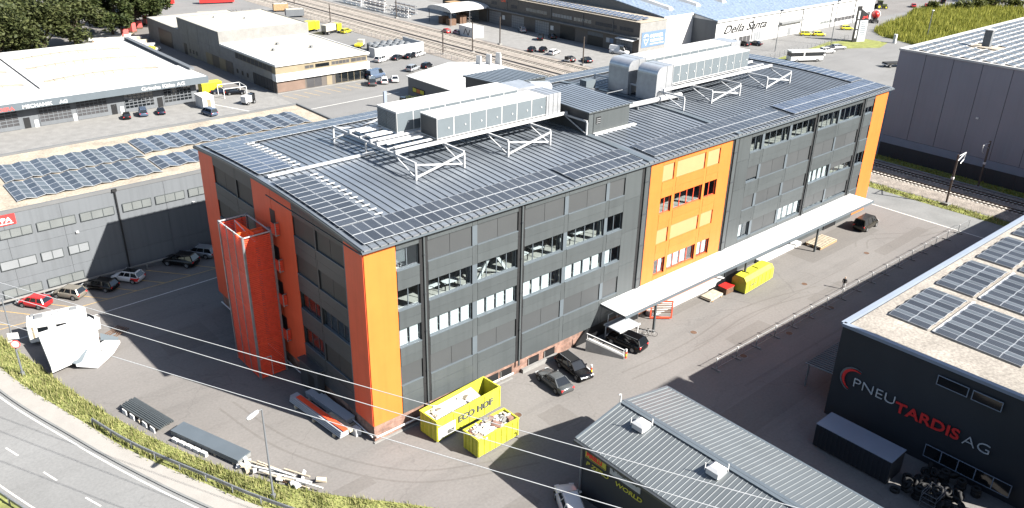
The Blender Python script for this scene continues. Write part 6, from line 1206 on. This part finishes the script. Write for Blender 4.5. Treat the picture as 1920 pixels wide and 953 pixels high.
for p in ((-.1, -1), (2.9, -1), (-.1, 1.1), (2.9, 1.1)): MB().box(p[0] - .05, p[0] + .05, p[1] - .05, p[1] + .05, 0, 1.549).build('post', 'white', ls)
MB().tube((.5, 1.4, 1.7), (.5, 1.4, 2.6), .05).tube((.5, 1.4, 2.6), (3.4, 1.4, 2.6), .05).tube((3.4, 1.4, 1.0), (3.4, 1.4, 2.6), .05).tube((2, 1.4, 1.7), (2, 1.4, 2.6), .05).build('railing', 'white', ls)
gt = thing('orange_gate', 'orange framed gate leaf standing open below the canopy', 'gate', (37.0, -1.1, 0), math.radians(-40)); MB().box(0, 2.6, -.06, .06, .15, .3).box(0, 2.6, -.06, .06, 2.3, 2.45).box(0, .14, -.06, .06, .301, 2.3).box(2.46, 2.6, -.06, .06, .301, 2.3).build('frame', 'orange_red', gt)
for i in range(6): MB().box(.141, 2.459, -.02, .02, .9 + i * .22, 1.02 + i * .22).build('slat', 'rust', gt)
def bike(x, y, deg, label):
    t = thing('bicycle', label, 'bicycle', (x, y, 0), math.radians(deg), 'bicycles by the canopy'); w = torus(.32, .02, 18, 5)
    for u in (-.52, .52): o = w.build('wheel', 'rubber', t); o.location = (u, .02, .34); o.rotation_euler = (PI / 2, 0, 0)
    MB().tube((-.52, 0, .34), (-.15, 0, .32), .022).tube((-.15, 0, .32), (-.22, 0, .78), .022).tube((-.22, 0, .78), (.38, 0, .80), .022).tube((-.15, 0, .32), (.38, 0, .78), .022).tube((.36, 0, .9), (.52, 0, .34), .022).tube((-.52, 0, .34), (-.2, 0, .72), .018).build('frame', 'white', t)
    MB().box(-.36, -.12, -.06, .06, .86, .91).tube((-.22, 0, .78), (-.23, 0, .86), .018).build('saddle', 'rubber', t); MB().tube((.36, -.27, 1.0), (.36, .27, 1.0), .018).tube((.36, 0, .9), (.36, 0, 1.0), .018).build('handlebar', 'rubber', t)
bike(33.3, -3.0, -60, 'dark bicycle nearest the black estate under the canopy'); bike(34.1, -3.6, -55, 'white bicycle standing outermost beside the dark one')
for i, (x, y) in enumerate(((38.6, -6.3), (12.8, -5.2), (-9.8, -6.5), (59.5, -7.8), (38.8, -12.9), (47.0, -13.4), (56.4, -13.3), (74.8, -8.2))):
    lab = ('round manhole cover in front of the canopy end', 'round manhole cover beside the short yellow skip', 'rusty round manhole cover near the bottom edge of the yard', 'dark drain cover near the middle of the yard', 'reddish drain cover by the fence start', 'drain cover by the fence', 'drain cover near the standing person', 'drain cover near the dark van')[i]
    t = thing('manhole_cover', lab, 'manhole', (x, y, .004), 0, 'manhole covers'); MB().tube((0, 0, 0), (0, 0, .012), .48, 18).build('ring', 'concrete_grey', t); MB().tube((0, 0, .0121), (0, 0, .018), .38, 18).build('lid', 'rust', t)
# slot drains / tyre tracks as narrow patches
structure(sheet('drain_strip', [(36, -8.3), (72, -8.6), (72, -8.72), (36, -8.45)], .005, 'asphalt_dark')); structure(sheet('drain_strip', [(34, -16.2), (96, -17.2), (96, -17.5), (34, -16.5)], .005, 'asphalt_dark')); structure(sheet('asphalt_patch', [(66, -5.2), (84, -5.4), (84, -.9), (66, -.9)], .004, 'asphalt_dark')); structure(sheet('asphalt_patch', [(38, -2.4), (52, -2.4), (52, -1.0), (38, -1.0)], .004, 'asphalt_dark'))
for (x0, x1, y0, y1, m_) in ((-9, -3.5, 26, 31, 'asphalt_dark'), (40, 47, -11.6, -9.4, 'asphalt_dark'), (14, 17.2, -9.5, -6.4, 'asphalt_dark'), (2, 6.5, -15.5, -13.8, 'asphalt_dark'), (56, 64, -11.2, -10.1, 'asphalt_dark'), (76, 90, -10.2, -8.4, 'asphalt_dark'), (-6.5, -2.8, -4.8, -3.2, 'asphalt_dark'), (60, 93, -22.5, -18, 'asphalt_dark'), (22, 60, -21.5, -17.6, 'asphalt_dark')):
    structure(sheet('asphalt_patch', [(x0, y0), (x1, y0 + .1), (x1 - .1, y1), (x0 + .15, y1 - .05)], .004, m_))
def tyre_track(pts, off=.75):
    l = smooth_line(pts, 8)
    for o_ in (-off, off): structure(ribbon('tyre_track', offset(l, o_ - .11), offset(l, o_ + .11), .0065, 'asphalt_dark'))
tyre_track([(92, -11), (86, -9.2), (80, -5.5), (76, -6.8)]); tyre_track([(60, -9.8), (48, -7.2), (36, -8.0), (26, -7.4)]); tyre_track([(10, -11), (0, -6), (-6, 4), (-8, 14)])
# row of site fence panels
fpm = None
for i in range(17):
    x = 34.2 + i * 3.62
    if i == 0:
        fp0 = thing('fence_panel', 'x', 'fence panel', (x, -12.6, 0), 0, 'site fence panels in a row')
        for u in (0, 3.5): MB().tube((u, 0, .05), (u, 0, 1.35), .03, 6).build('post', 'galv', fp0)
        MB().tube((0, 0, 1.33), (3.5, 0, 1.33), .022, 6).tube((0, 0, .2), (3.5, 0, .2), .02, 6).build('rail', 'galv', fp0)
        MB().box(-.12, .12, -.6, .5, 0, .12).build('foot', 'concrete', fp0); MB().tube((0, 0, 1.26), (0, 0, 1.44), .085, 8).build('coupling', 'white', fp0); w_ = MB()
        for k in range(6): w_.tube((.5 + k * .5, 0, .2), (.5 + k * .5, 0, 1.33), .008, 4)
        w_.build('mesh_wires', 'galv', fp0); o = fp0
    else: o = copy_tree(fp0); o.location = (x, -12.6 - .045 * i, 0)
    o.rotation_euler = (0, 0, -.012)
    o['label'] = ('site fence panel at the shed end of the row', 'second site fence panel from the shed end', 'third site fence panel from the shed end', 'fourth site fence panel from the shed end', 'fifth site fence panel from the shed end', 'sixth site fence panel from the shed end', 'seventh site fence panel from the shed end', 'site fence panel just before the standing person', 'site fence panel beside the standing person', 'site fence panel just past the standing person', 'seventh site fence panel from the path end', 'sixth site fence panel from the path end', 'fifth site fence panel from the path end', 'fourth site fence panel from the path end', 'third site fence panel from the path end', 'second site fence panel from the path end', 'site fence panel at the pale path end of the row')[i]
# ---- person in black jacket and pale trousers
pe = thing('person', 'person in black jacket and pale trousers standing at the site fence', 'person', (62.1, -11.7, 0), math.radians(200))
V = [(0, 0, .95), (0, 0, 1.15), (0, .0, 1.38), (0, 0, 1.50), (.0, 0, 1.60), (0, .10, .90), (.03, .11, .50), (0, .12, .08), (.16, .13, .03), (0, -.10, .90), (.05, -.11, .50), (0, -.12, .08), (.16, -.13, .03), (0, .19, 1.40), (-.02, .25, 1.14), (.10, .24, .92), (0, -.19, 1.40), (-.02, -.25, 1.14), (.12, -.23, .94)]
Ed = [(0, 1), (1, 2), (2, 3), (3, 4), (0, 5), (5, 6), (6, 7), (7, 8), (0, 9), (9, 10), (10, 11), (11, 12), (2, 13), (13, 14), (14, 15), (2, 16), (16, 17), (17, 18)]
Rr = [.15, .15, .16, .06, .06, .10, .075, .05, .045, .10, .075, .05, .045, .065, .05, .04, .065, .05, .04]
me = D.meshes.new('body'); me.from_pydata(V, Ed, []); po = obj('body', me, pe); sk_ = po.modifiers.new('s', 'SKIN')
for i, d_ in enumerate(me.skin_vertices[0].data): d_.radius = (Rr[i], Rr[i]); d_.use_root = (i == 0)
ss = po.modifiers.new('u', 'SUBSURF'); ss.levels = 1; ss.render_levels = 1
bpy.context.view_layer.update(); me2 = D.meshes.new_from_object(po.evaluated_get(bpy.context.evaluated_depsgraph_get())); po.modifiers.clear(); po.data = me2
for m_ in ('black', 'white', 'skin', 'rubber'): me2.materials.append(MATS[m_])
for p in me2.polygons:
    z = p.center.z; p.material_index = 3 if z < .10 else 1 if z < .92 and abs(p.center.y) < .2 else 2 if z > 1.5 or (z < .98 and abs(p.center.y) > .2) else 0
hd_ = MB(); loft(hd_, [[(r_ * 1.1 * math.cos(a) + dx, r_ * .85 * math.sin(a), z) for a in [2 * PI * i / 10 for i in range(10)]] for z, r_, dx in ((1.52, .05, .01), (1.57, .085, .015), (1.64, .105, .01), (1.71, .10, 0), (1.76, .06, -.01))]); hd_.build('head', 'skin', pe, True)
hr_ = MB(); loft(hr_, [[(r_ * 1.12 * math.cos(a) + dx, r_ * .9 * math.sin(a), z) for a in [2 * PI * i / 10 for i in range(10)]] for z, r_, dx in ((1.62, .09, -.03), (1.68, .11, -.012), (1.75, .085, -.01), (1.78, .03, -.01))]); hr_.build('hair', 'plank', pe, True)
# ---- street lamps, sign, guard rails
def lamp(x, y, h, deg, label):
    t = thing('street_lamp', label, 'street lamp', (x, y, .1), math.radians(deg), 'street lamps'); MB().tube((0, 0, 0), (0, 0, h), .10, 10, r2=.06).build('pole', 'wall_grey', t); MB().tube((0, 0, h), (-.6, 0, h + .12), .05, 8).build('arm', 'galv', t)
    b = MB(); loft(b, [[(x_, w_ * math.cos(a), h + .12 + .1 * math.sin(a)) for a in [2 * PI * i / 10 for i in range(10)]] for x_, w_ in ((-.4, .08), (-.6, .2), (-1.1, .26), (-1.5, .2), (-1.65, .08))]); b.build('lamp_head', 'white', t, True); MB().box(-.15, .15, -.15, .15, 0, .5).build('base', 'galv', t); return t
lamp(-10.45, -1.0, 9.0, 25, 'tall grey street lamp standing at the guard rail in front of the yard'); l0 = lamp(-21.7, 31.6, 8.9, 25, 'tall street lamp with round sign at the left edge')
sg_ = thing('road_sign', 'white round prohibition sign with red rim on the left lamp post', 'sign', (-21.62, 31.3, 4.0), math.radians(-30)); MB().tube((0, -.06, 0), (0, -.04, 0), .42, 20).build('disc', 'white', sg_)
o = torus(.40, .04, 20, 5).build('rim', 'red_sign', sg_); o.rotation_euler = (PI / 2, 0, 0); o.location = (0, -.0, 0); MB().box(-.5, .5, -.08, -.05, .6, 1.3).build('plate', 'white', sg_)
def guard(line, label, z0):
    t = thing('guard_rail', label, 'guard rail', (line[0][0], line[0][1], 0)); ox, oy = line[0]; rails = MB(); off = offset(line, .10)
    for i in range(len(line) - 1):
        a, c = line[i], line[i + 1]; a2, c2 = off[i], off[i + 1]
        for q0, q1, e in ((z0 + .48, z0 + .60, 0), (z0 + .62, z0 + .66, .03), (z0 + .68, z0 + .80, 0)): rails.hexa([(a[0] - ox, a[1] - oy, q0), (c[0] - ox, c[1] - oy, q0), (c2[0] - ox, c2[1] - oy, q0), (a2[0] - ox, a2[1] - oy, q0), (a[0] - ox, a[1] - oy, q1), (c[0] - ox, c[1] - oy, q1), (c2[0] - ox, c2[1] - oy, q1), (a2[0] - ox, a2[1] - oy, q1)])
    rails.build('beam', 'galv', t)
    for i in range(0, len(line), 2): x, y = line[i]; MB().box(x - ox - .06, x - ox + .06, y - oy - .06, y - oy + .06, 0, z0 + .7).build('post', 'galv', t)
gl = [p for p in FOOT if p[1] < 19.6]; gl = resample([( p[0] + .25, p[1] + .1) for p in gl], 36); guard(gl, 'galvanised guard rail between the footpath and the grass bank', .1)
guard(resample([p for p in offset(KERB, -7.9) if p[1] < 34], 40), 'galvanised guard rail on the far side of the road, bottom left', .0)
# ---- overhead cables on poles outside the picture
WZ = 16.0
for i, (a, c) in enumerate((((-18.2, 9.9), (3.8, -36.1)), ((-18.9, 8.1), (0.0, -32.4)), ((-17.4, -1.7), (-3.2, -30.9)))):
    d_ = Vector((c[0] - a[0], c[1] - a[1])).normalized(); A = Vector(a) - d_ * 62; C_ = Vector(c) + d_ * 30; cu = MB(); k = 40; p = None
    for j in range(k + 1):
        s_ = j / k; q = A.lerp(C_, s_); z = WZ + .35 - 1.4 * 4 * .25 * (1 - (2 * s_ - 1) ** 2) * .3; n_ = (q.x, q.y, z)
        if p: cu.tube(p, n_, .028, 5, caps=False)
        p = n_
    tag(cu.build('overhead_cable', 'white_steel'), ('upper pale overhead cable crossing in front of the orange corner', 'middle pale overhead cable crossing below the orange corner', 'lowest pale overhead cable crossing the yard and the shed wall')[i], 'cable', 'overhead cables')
    for nm, q in (('far', A), ('near', C_)):
        t = thing('utility_pole', 'timber utility pole carrying cable %s outside the picture, %s end' % (('one', 'two', 'three')[i], nm), 'pole', (q.x, q.y, 0), 0, 'utility poles'); MB().tube((0, 0, 0), (0, 0, WZ + .3), .16, 8, r2=.11).build('pole', 'timber', t); MB().box(-.6, .6, -.06, .06, WZ + .31, WZ + .45).build('crossarm', 'timber', t)

# ================================================================== BACKGROUND YARDS
N_ = thing('white_container', 'white office container with dark zigzag mark in the workshop yard', 'container', (126.3, 144.6, 0), math.radians(-4)); MB().box(0, 4.2, 0, 7.2, .1, 3.1).build('body', 'white', N_); MB().box(-.05, 4.25, -.05, 7.25, 3.101, 3.2).build('roof', 'white_roof', N_)
for p, q in (((4.6, .7), (3.6, 2.5)), ((3.6, 2.5), (2.2, .7)), ((2.2, .7), (1.2, 2.5))): MB().bar((-.04, p[0], p[1]), (-.04, q[0], q[1]), .05, .28).build('zigzag_mark', 'text_dark', N_)
car('hatch', 'red', 125.4, 156.5, 80, 'red small car beside the white container with the zigzag', YC); car('hatch', 'silver', 127.2, 153.2, 80, 'silver small car beside the white container with the zigzag', YC)
op = thing('open_shed', 'open storage shed with white barrel roof on thin posts beside the railway', 'shed', (133, 164, 0), 0)
slab([(0, 0, 4.6), (16, 1, 4.6), (16, 12, 4.6), (0, 13, 4.6)], .2).build('roof_deck', 'white_roof', op)
b = MB()
for i in range(8): a, c = PI * i / 8, PI * (i + 1) / 8; b.hexa([(0, 6.5 - 6.5 * math.cos(a), 4.61), (16, 6.5 - 6.5 * math.cos(a), 4.61), (16, 6.5 - 6.5 * math.cos(c), 4.61), (0, 6.5 - 6.5 * math.cos(c), 4.61), (0, 6.5 - 6.5 * math.cos(a), 4.65 + 1.3 * math.sin(a)), (16, 6.5 - 6.5 * math.cos(a), 4.65 + 1.3 * math.sin(a)), (16, 6.5 - 6.5 * math.cos(c), 4.65 + 1.3 * math.sin(c)), (0, 6.5 - 6.5 * math.cos(c), 4.65 + 1.3 * math.sin(c))])
b.build('barrel_roof', 'white_roof', op)
for x in (.3, 8, 15.6):
    for y in (.5, 12.4): MB().tube((x, y, 0), (x, y, 4.4), .12, 6).build('post', 'wall_grey', op)
for k, (x, y) in enumerate(((1, 2), (1, 6), (6, 3), (10, 8))): MB().box(x, x + 2.6, y, y + 2.2, 0, 2.0 + k * .3).build('stored_crate', 'rust', op)
def rack(x, y, label, L=10, m='white', deg=0, h=3.2):
    t = thing('storage_rack', label, 'rack', (x, y, 0), math.radians(deg), 'storage racks beyond the railway')
    for i in range(5):
        MB().bar((0, i * L / 4, 0), (0, i * L / 4, h), .18, .18).build('upright', m, t)
        for z in (.5, 1.5, 2.6): MB().bar((-.9, i * L / 4, z), (.9, i * L / 4, z), .12, .12).build('arm', m, t)
    for z in (.7, 1.7, 2.8):
        for k in range(3): MB().bar((-.7 + .6 * k, -.5, z), (-.7 + .6 * k, L + random.uniform(-1, .8), z), .22, .16).build('stored_beam', random.choice(['white', 'galv', 'white_steel', 'rust']), t)
    MB().box(-1, 1, -.3, L + .3, 0, .1).build('base', 'galv', t)
rack(131.5, 186, 'white cantilever rack beside the open white roofed shed'); rack(131, 200, 'white cantilever rack second beyond the open shed', 12); rack(137, 190, 'grey cantilever rack behind the white racks', 12, 'galv'); rack(131.5, 216, 'white rack farthest along the railway', 14); rack(139, 212, 'pale rack behind the farthest one', 12)
rack(143.5, 168, 'dark rack with orange timber roof at the end of the long workshop', 9, 'rust', 0, 5.2)
MB_t = thing('timber_roof', 'orange timber roof plate on the dark rack by the long workshop', 'roof', (143.5, 172, 5.25)); MB().box(-2.2, 2.2, -5.5, 6.5, 0, .35).build('plate', 'timber', MB_t)
for i in range(20):
    x, y = 92.8 + (i % 5) * 2.25 + random.uniform(-.2, .2), 141.0 + (i // 5) * 2.5; t = thing('wrapped_bale', 'white plastic wrapped bale in the walled stack by the railway', 'bale', (x, y, 0), random.uniform(-.2, .2), 'white wrapped bales'); b = MB()
    loft(b, [[(1.0 * math.cos(a) * r_, 1.1 * math.sin(a) * r_, z) for a in [2 * PI * k / 10 for k in range(10)]] for z, r_ in ((.05, .85), (.3, 1), (1.5, 1), (1.9, .85), (2.0, .5))]); b.build('wrap', 'wall_grey', t, True); MB().box(-.3, .3, -.3, .3, 2.0, 2.08).build('tie', 'galv', t)
ww = thing('yard_wall', 'white painted wall enclosing the wrapped bales', 'wall', (88, 138.4, 0)); MB().box(0, 16, 0, .3, 0, 2.6).build('front_wall', 'white', ww); MB().box(15.7, 16, .31, 10, 0, 2.6).build('side_wall', 'white', ww); MB().box(0, .3, .31, 3, 0, 2.6).build('side_wall', 'white', ww)
to = thing('totem_sign', 'tall dark and grey totem sign with vertical white lettering', 'sign', (219.4, 72.4, 0), math.radians(-22)); MB().box(0, 1.5, -.2, .2, 0, 10.8).build('dark_slab', 'black', to); MB().add([(1.6, -.2, 0), (4.6, -.2, 0), (4.6, .2, 0), (1.6, .2, 0), (1.6, -.2, 9.9), (4.6, -.2, 8.2), (4.6, .2, 8.2), (1.6, .2, 9.9)], [(0, 3, 2, 1), (4, 5, 6, 7), (0, 1, 5, 4), (1, 2, 6, 5), (2, 3, 7, 6), (3, 0, 4, 7)]).build('grey_slab', 'sign_grey', to)
MB().add([(1.62, -.24, 6.6), (4.58, -.24, 6.6), (4.58, -.24, 8.15), (1.62, -.24, 9.8)], [(0, 1, 2, 3)]).build('dark_field', 'black', to); MB().bar((2.2, -.28, 7.0), (4.0, -.28, 7.8), .05, .3).bar((2.4, -.28, 7.7), (4.2, -.28, 7.2), .05, .25).build('red_emblem', 'red_sign', to)
for i, (z0, z1) in enumerate(((1.2, 3.6), (4.0, 6.6), (7.0, 9.4))): MB().box(.45, 1.05, -.26, -.201, z0, z1).build('lettering_block', 'white', to)
for z in (2.0, 2.7, 3.3, 3.9, 4.6, 5.3, 5.9): MB().box(2.2, 4.0, -.23, -.201, z, z + .18).build('text_line', 'hvac_grey', to)
lmp = thing('floodlight_mast', 'thin tall mast in front of the white hall lettering', 'mast', (186.5, 78.5, 0)); MB().tube((0, 0, 0), (0, 0, 11.5), .12, 6).build('pole', 'wall_grey', lmp); MB().box(-.1, 1.0, -.25, .25, 11.4, 11.7).build('lamp_head', 'black', lmp)
lmp = thing('floodlight_mast', 'thin tall mast left of the totem sign', 'mast', (209, 73.6, 0)); MB().tube((0, 0, 0), (0, 0, 13), .12, 6).build('pole', 'wall_grey', lmp); MB().box(-.1, 1.0, -.25, .25, 12.9, 13.2).build('lamp_head', 'black', lmp)
lmp = thing('floodlight_mast', 'thin lamp post standing in the reed meadow', 'mast', (247, 61.5, 0)); MB().tube((0, 0, 0), (0, 0, 8.5), .12, 6).build('pole', 'wall_grey', lmp); MB().box(-.4, .6, -.2, .2, 8.4, 8.65).build('lamp_head', 'white', lmp)
fn2 = thing('mesh_fence', 'thin grey fence beside the grass island below the white hall', 'fence', (160, 72.5, 0), math.radians(2.5))
for i in range(26): MB().tube((i * 2.6, 0, 0), (i * 2.6, 0, 1.5), .05, 5).build('fence_post', 'galv', fn2)
for z in (.5, 1.45): MB().tube((0, 0, z), (65, 0, z), .03, 4).build('wire', 'galv', fn2)
pd = thing('white_gatepost', 'white gate post at the end of the grass island', 'post', (229, 63.5, 0)); MB().box(-.4, .4, -.4, .4, 0, 2.6).build('post', 'white', pd); MB().box(-.45, .45, -.45, .45, 2.601, 2.7).build('cap', 'white', pd)
# far top-left yard: red trucks, crates and timber
for i, (x, y, L, m_, lab) in enumerate(((70, 259, 9, 'red', 'red truck body at the top edge beyond the trees'), (86, 252, 12, 'red', 'long red truck body at the top edge right of the other'), (72, 219, 8, 'cream_roof', 'cream covered crate lying behind the tall concrete block'), (98, 209, 6, 'wall_grey', 'pale blue grey drum tank near the concrete roof corner'), (100, 222, 5, 'timber', 'brown crate stack near the far railway'))):
    t = thing('stored_load', lab, 'load', (x, y, 0), math.radians(-18), 'loads in the far yard'); MB().box(0, L, 0, 2.4, .5, 2.6).build('body', m_, t); MB().box(.2, L - .2, .2, 2.2, 2.601, 2.75).build('cover', 'cream_roof' if m_ != 'red' else 'red', t)
    for u in (.6, L - 1.0): MB().box(u, u + .4, .1, 2.3, 0, .499).build('bearer', 'rubber', t)
dn = thing('bare_sapling', 'x', 'sapling', (82, 214, 0), 0, 'dark saplings stored behind the concrete roof')
MB().tube((0, 0, 0), (.1, 0, 3.4), .16, 5, r2=.05).build('trunk', 'bark', dn)
for k in range(5): MB().tube((0, 0, 1 + k * .45), (random.uniform(-.7, .7), random.uniform(-.5, .5), 1.8 + k * .5), .06, 4, r2=.02).build('limb', 'bark', dn)
dn['label'] = 'dark bare sapling leaning upright behind the tall concrete roof'
for i in range(1, 7): o = copy_tree(dn); o.location = (82 + i * 1.2, 214 - i * .8 + random.uniform(-.5, .5), 0); o.rotation_euler = (random.uniform(-.2, .2), random.uniform(-.2, .2), i * 1.3)
for i in range(5):
    t = thing('timber_row', ('row of pale timber nearest the workshop roof', 'second row of pale timber', 'third row of pale timber by the dark trees', 'fourth row of pale timber', 'last row of pale timber below the trees')[i] + ' beside the concrete building', 'timber', (40 + i * .2, 183 + i * 6, 0), math.radians(-25), 'timber rows beside the concrete building')
    for k in range(6): MB().box(-7, 6 + random.uniform(-1, 1), k * .45, k * .45 + .4, .25, .75 + random.uniform(0, .2)).build('beam', 'plank' if k % 2 else 'white', t)
    MB().box(-6, -5.6, -.1, 2.8, 0, .249).build('bearer', 'timber', t); MB().box(4, 4.4, -.1, 2.8, 0, .249).build('bearer', 'timber', t)
yk = thing('yellow_skip', 'yellow skip between the workshop roof and the trees', 'container', (37, 172, 0), .2); MB().box(0, 5.5, 0, 2.4, .15, 2.6).build('body', 'yellow_car', yk); MB().box(-.08, 5.58, -.08, 2.48, 2.601, 2.72).build('rim', 'yellow', yk)
# planted kerb with small plants between the two roofs
for i, (x, y) in enumerate(((62, 92), (64.2, 93.6), (70, 96), (71.6, 95))):
    t = thing('potted_shrub', ('low green shrub left of the yellow loader', 'low green shrub at the loader wheel', 'dark frame plant right of the loader', 'dark plant nearest the gabled shed')[i], 'shrub', (x, y, 0)); MB().tube((0, 0, 0), (0, 0, .6), .06, 5).build('stem', 'bark', t)
    b = MB()
    for k in range(160): a, r_, z = random.uniform(0, 6.28), random.uniform(0, .9), random.uniform(.3, 1.3); p = Vector((r_ * math.cos(a), r_ * math.sin(a), z)); u = Vector((random.uniform(-1, 1), random.uniform(-1, 1), random.uniform(-.5, .5))).normalized() * .16; w_ = u.orthogonal().normalized() * .09; b.add([p - u, p + w_, p + u, p - w_], [(0, 1, 2, 3)])
    b.build('foliage', 'leaf_b' if i > 1 else 'leaf_c', t)
sgp = thing('info_pillar', 'slim dark information pillar behind the roof beside the yellow loader', 'pillar', (63, 95, 0)); MB().box(-.35, .35, -.2, .2, 0, 3.6).build('slab', 'slate_band', sgp); MB().box(-.5, .5, -.35, .35, 0, .12).build('base', 'concrete', sgp)

# ================================================================== TREES
def tree(label, x, y, h, r, leaf, n=3200, seed=0, ls=.32, group='trees behind the white roofed workshop', cz=.62, squash=.9):
    rn = random.Random(seed); t = thing('broadleaf_tree', label, 'tree', (x, y, 0), rn.uniform(0, 6), group); tk = MB(); tk.tube((0, 0, 0), (0, 0, h * .35), r * .07, 7, r2=r * .05)
    clumps = []
    for i in range(15):
        a = rn.uniform(0, 2 * PI); e = rn.uniform(-.55, 1.0); rr = r * rn.uniform(.45, .95); p = Vector((math.cos(a) * rr * math.cos(e * .9), math.sin(a) * rr * math.cos(e * .9), h * cz + math.sin(e) * h * .36 * squash)); clumps.append((p, r * rn.uniform(.26, .46)))
        tk.tube((0, 0, h * rn.uniform(.2, .4)), tuple(p), r * .03, 5, r2=.03)
    clumps.append((Vector((0, 0, h * .85)), r * .45)); tk.build('trunk', 'bark', t); b = MB()
    for i in range(n):
        p, cr = clumps[i % len(clumps)]; d_ = Vector((rn.gauss(0, 1), rn.gauss(0, 1), rn.gauss(0, .8))).normalized() * cr * (rn.random() ** .35); q = p + d_; u = Vector((rn.uniform(-1, 1), rn.uniform(-1, 1), rn.uniform(-.6, .6))).normalized(); s_ = ls * rn.uniform(.6, 1.5); w_ = u.cross(Vector((rn.uniform(-1, 1), rn.uniform(-1, 1), 1))).normalized() * s_ * .55; u = u * s_
        b.add([q - u, q + w_, q + u, q - w_], [(0, 1, 2, 3)])
    b.build('crown', leaf, t)
TL = [('olive green tree at the far left edge behind the workshop', -4, 180, 15, 7.5, 'leaf_a'), ('olive green tree second from the left behind the workshop', 8, 184, 16, 8, 'leaf_a'), ('bushy olive tree with thin branches behind the workshop roof', 20, 190, 15, 8, 'leaf_a'), ('olive tree next to the dark gap in the wood', 29, 196, 14, 7, 'leaf_a'), ('pale green tree in the second row at the left', 2, 202, 17, 8.5, 'leaf_c'), ('tree in the second row behind the bushy one', 17, 208, 17, 8.5, 'leaf_a'), ('dark tree right of the gap by the timber rows', 42, 207, 16, 6.5, 'leaf_b'), ('dark tree with yellowish leaves beside the red machine', 52, 217, 16, 6.5, 'leaf_b'), ('dark round tree at the right end of the wood', 60, 227, 15, 6, 'leaf_b'), ('dark tree at the top edge behind the gap', 33, 219, 19, 8, 'leaf_b'), ('tree at the top edge above the second row', 44, 234, 18, 8, 'leaf_b'), ('tree at the top left corner', -10, 199, 17, 8, 'leaf_c'), ('green tree at the top edge left of the red truck', 62, 246, 15, 7, 'leaf_c')]
for i, a in enumerate(TL): tree(a[0], a[1], a[2], a[3], a[4] * 1.12, a[5], 6500, i + 3, .50, cz=.5, squash=1.15)
tree('large dark tree at the top right corner', 352, 78, 14, 9, 'leaf_b', 4200, 41, .5, 'trees at the top right', .55); tree('brown green tree at the right edge beyond the slate hall roof', 366, 72, 13, 8, 'leaf_b', 3600, 42, .5, 'trees at the top right', .55)
for i, (x, y, r_) in enumerate(((318, 80, 3), (326, 77.5, 3.5), (334, 75, 3.8), (340, 70, 3.5), (308, 87, 2.6))): tree(('round green bush below the silver car', 'round green bush right of the silver car', 'large pale bush beyond the reeds', 'bush beside the dark corner tree', 'low bush at the corner of the reeds')[i], x, y, r_ * 1.2, r_, 'leaf_c', 1100, 60 + i, .4, 'bushes beyond the reeds', .5)
for i in range(5):
    t = thing('red_machine', ('red machine under the dark trees', 'red cab between the trees', 'small red part beside the timber rows', 'red frame at the right end of the wood', 'red barrel beside the pale stones')[i], 'machine', (45 + i * 4.0, 206 + i * 5.5, 0), i * .6, 'red machinery under the trees'); MB().box(-.9, .9, -.7, .7, .5, 2.3 + .5 * (i % 2)).build('body', 'pink_red', t); MB().box(-1.1, 1.1, -.8, .8, .1, .49).build('base', 'rust', t)

# ---- added block out of view, shaped to shade the gap beside the tyre workshop
SHADE = Bld('added_shade_block', 'added unseen anthracite block beyond the lower right edge, shaped to shade the gap by the tyres', 29.5, -62)
SHADE.b('low_shade_step', MB().box(29.5, 36.0, -62, -44.6, 0, 15), 'anthracite'); SHADE.b('low_roof', MB().box(29.3, 34.0, -62, -44.4, 15.01, 15.2), 'gravel_grey')
for z0, z1, x1 in ((15.01, 17, 37.6), (17.01, 20, 39.6), (20.01, 22.5, 41.4), (22.51, 25, 43.0), (25.01, 27.8, 44.8)):
    st_ = SHADE.b('high_shade_step', MB().box(34.01, x1, -62, -44.6, z0, z1), 'anthracite')  # each step widened along the sun ray, keeping the tyre workshop roof lit
    for q in range(int((x1 - 35) / 1.9)): SHADE.b('window', MB().box(34.8 + q * 1.9, 36.2 + q * 1.9, -44.59, -44.55, z0 + .6, z1 - .5), 'car_glass', st_)
SHADE.b('roof', MB().box(33.8, 45.0, -62, -44.4, 27.81, 28.0), 'gravel_grey')
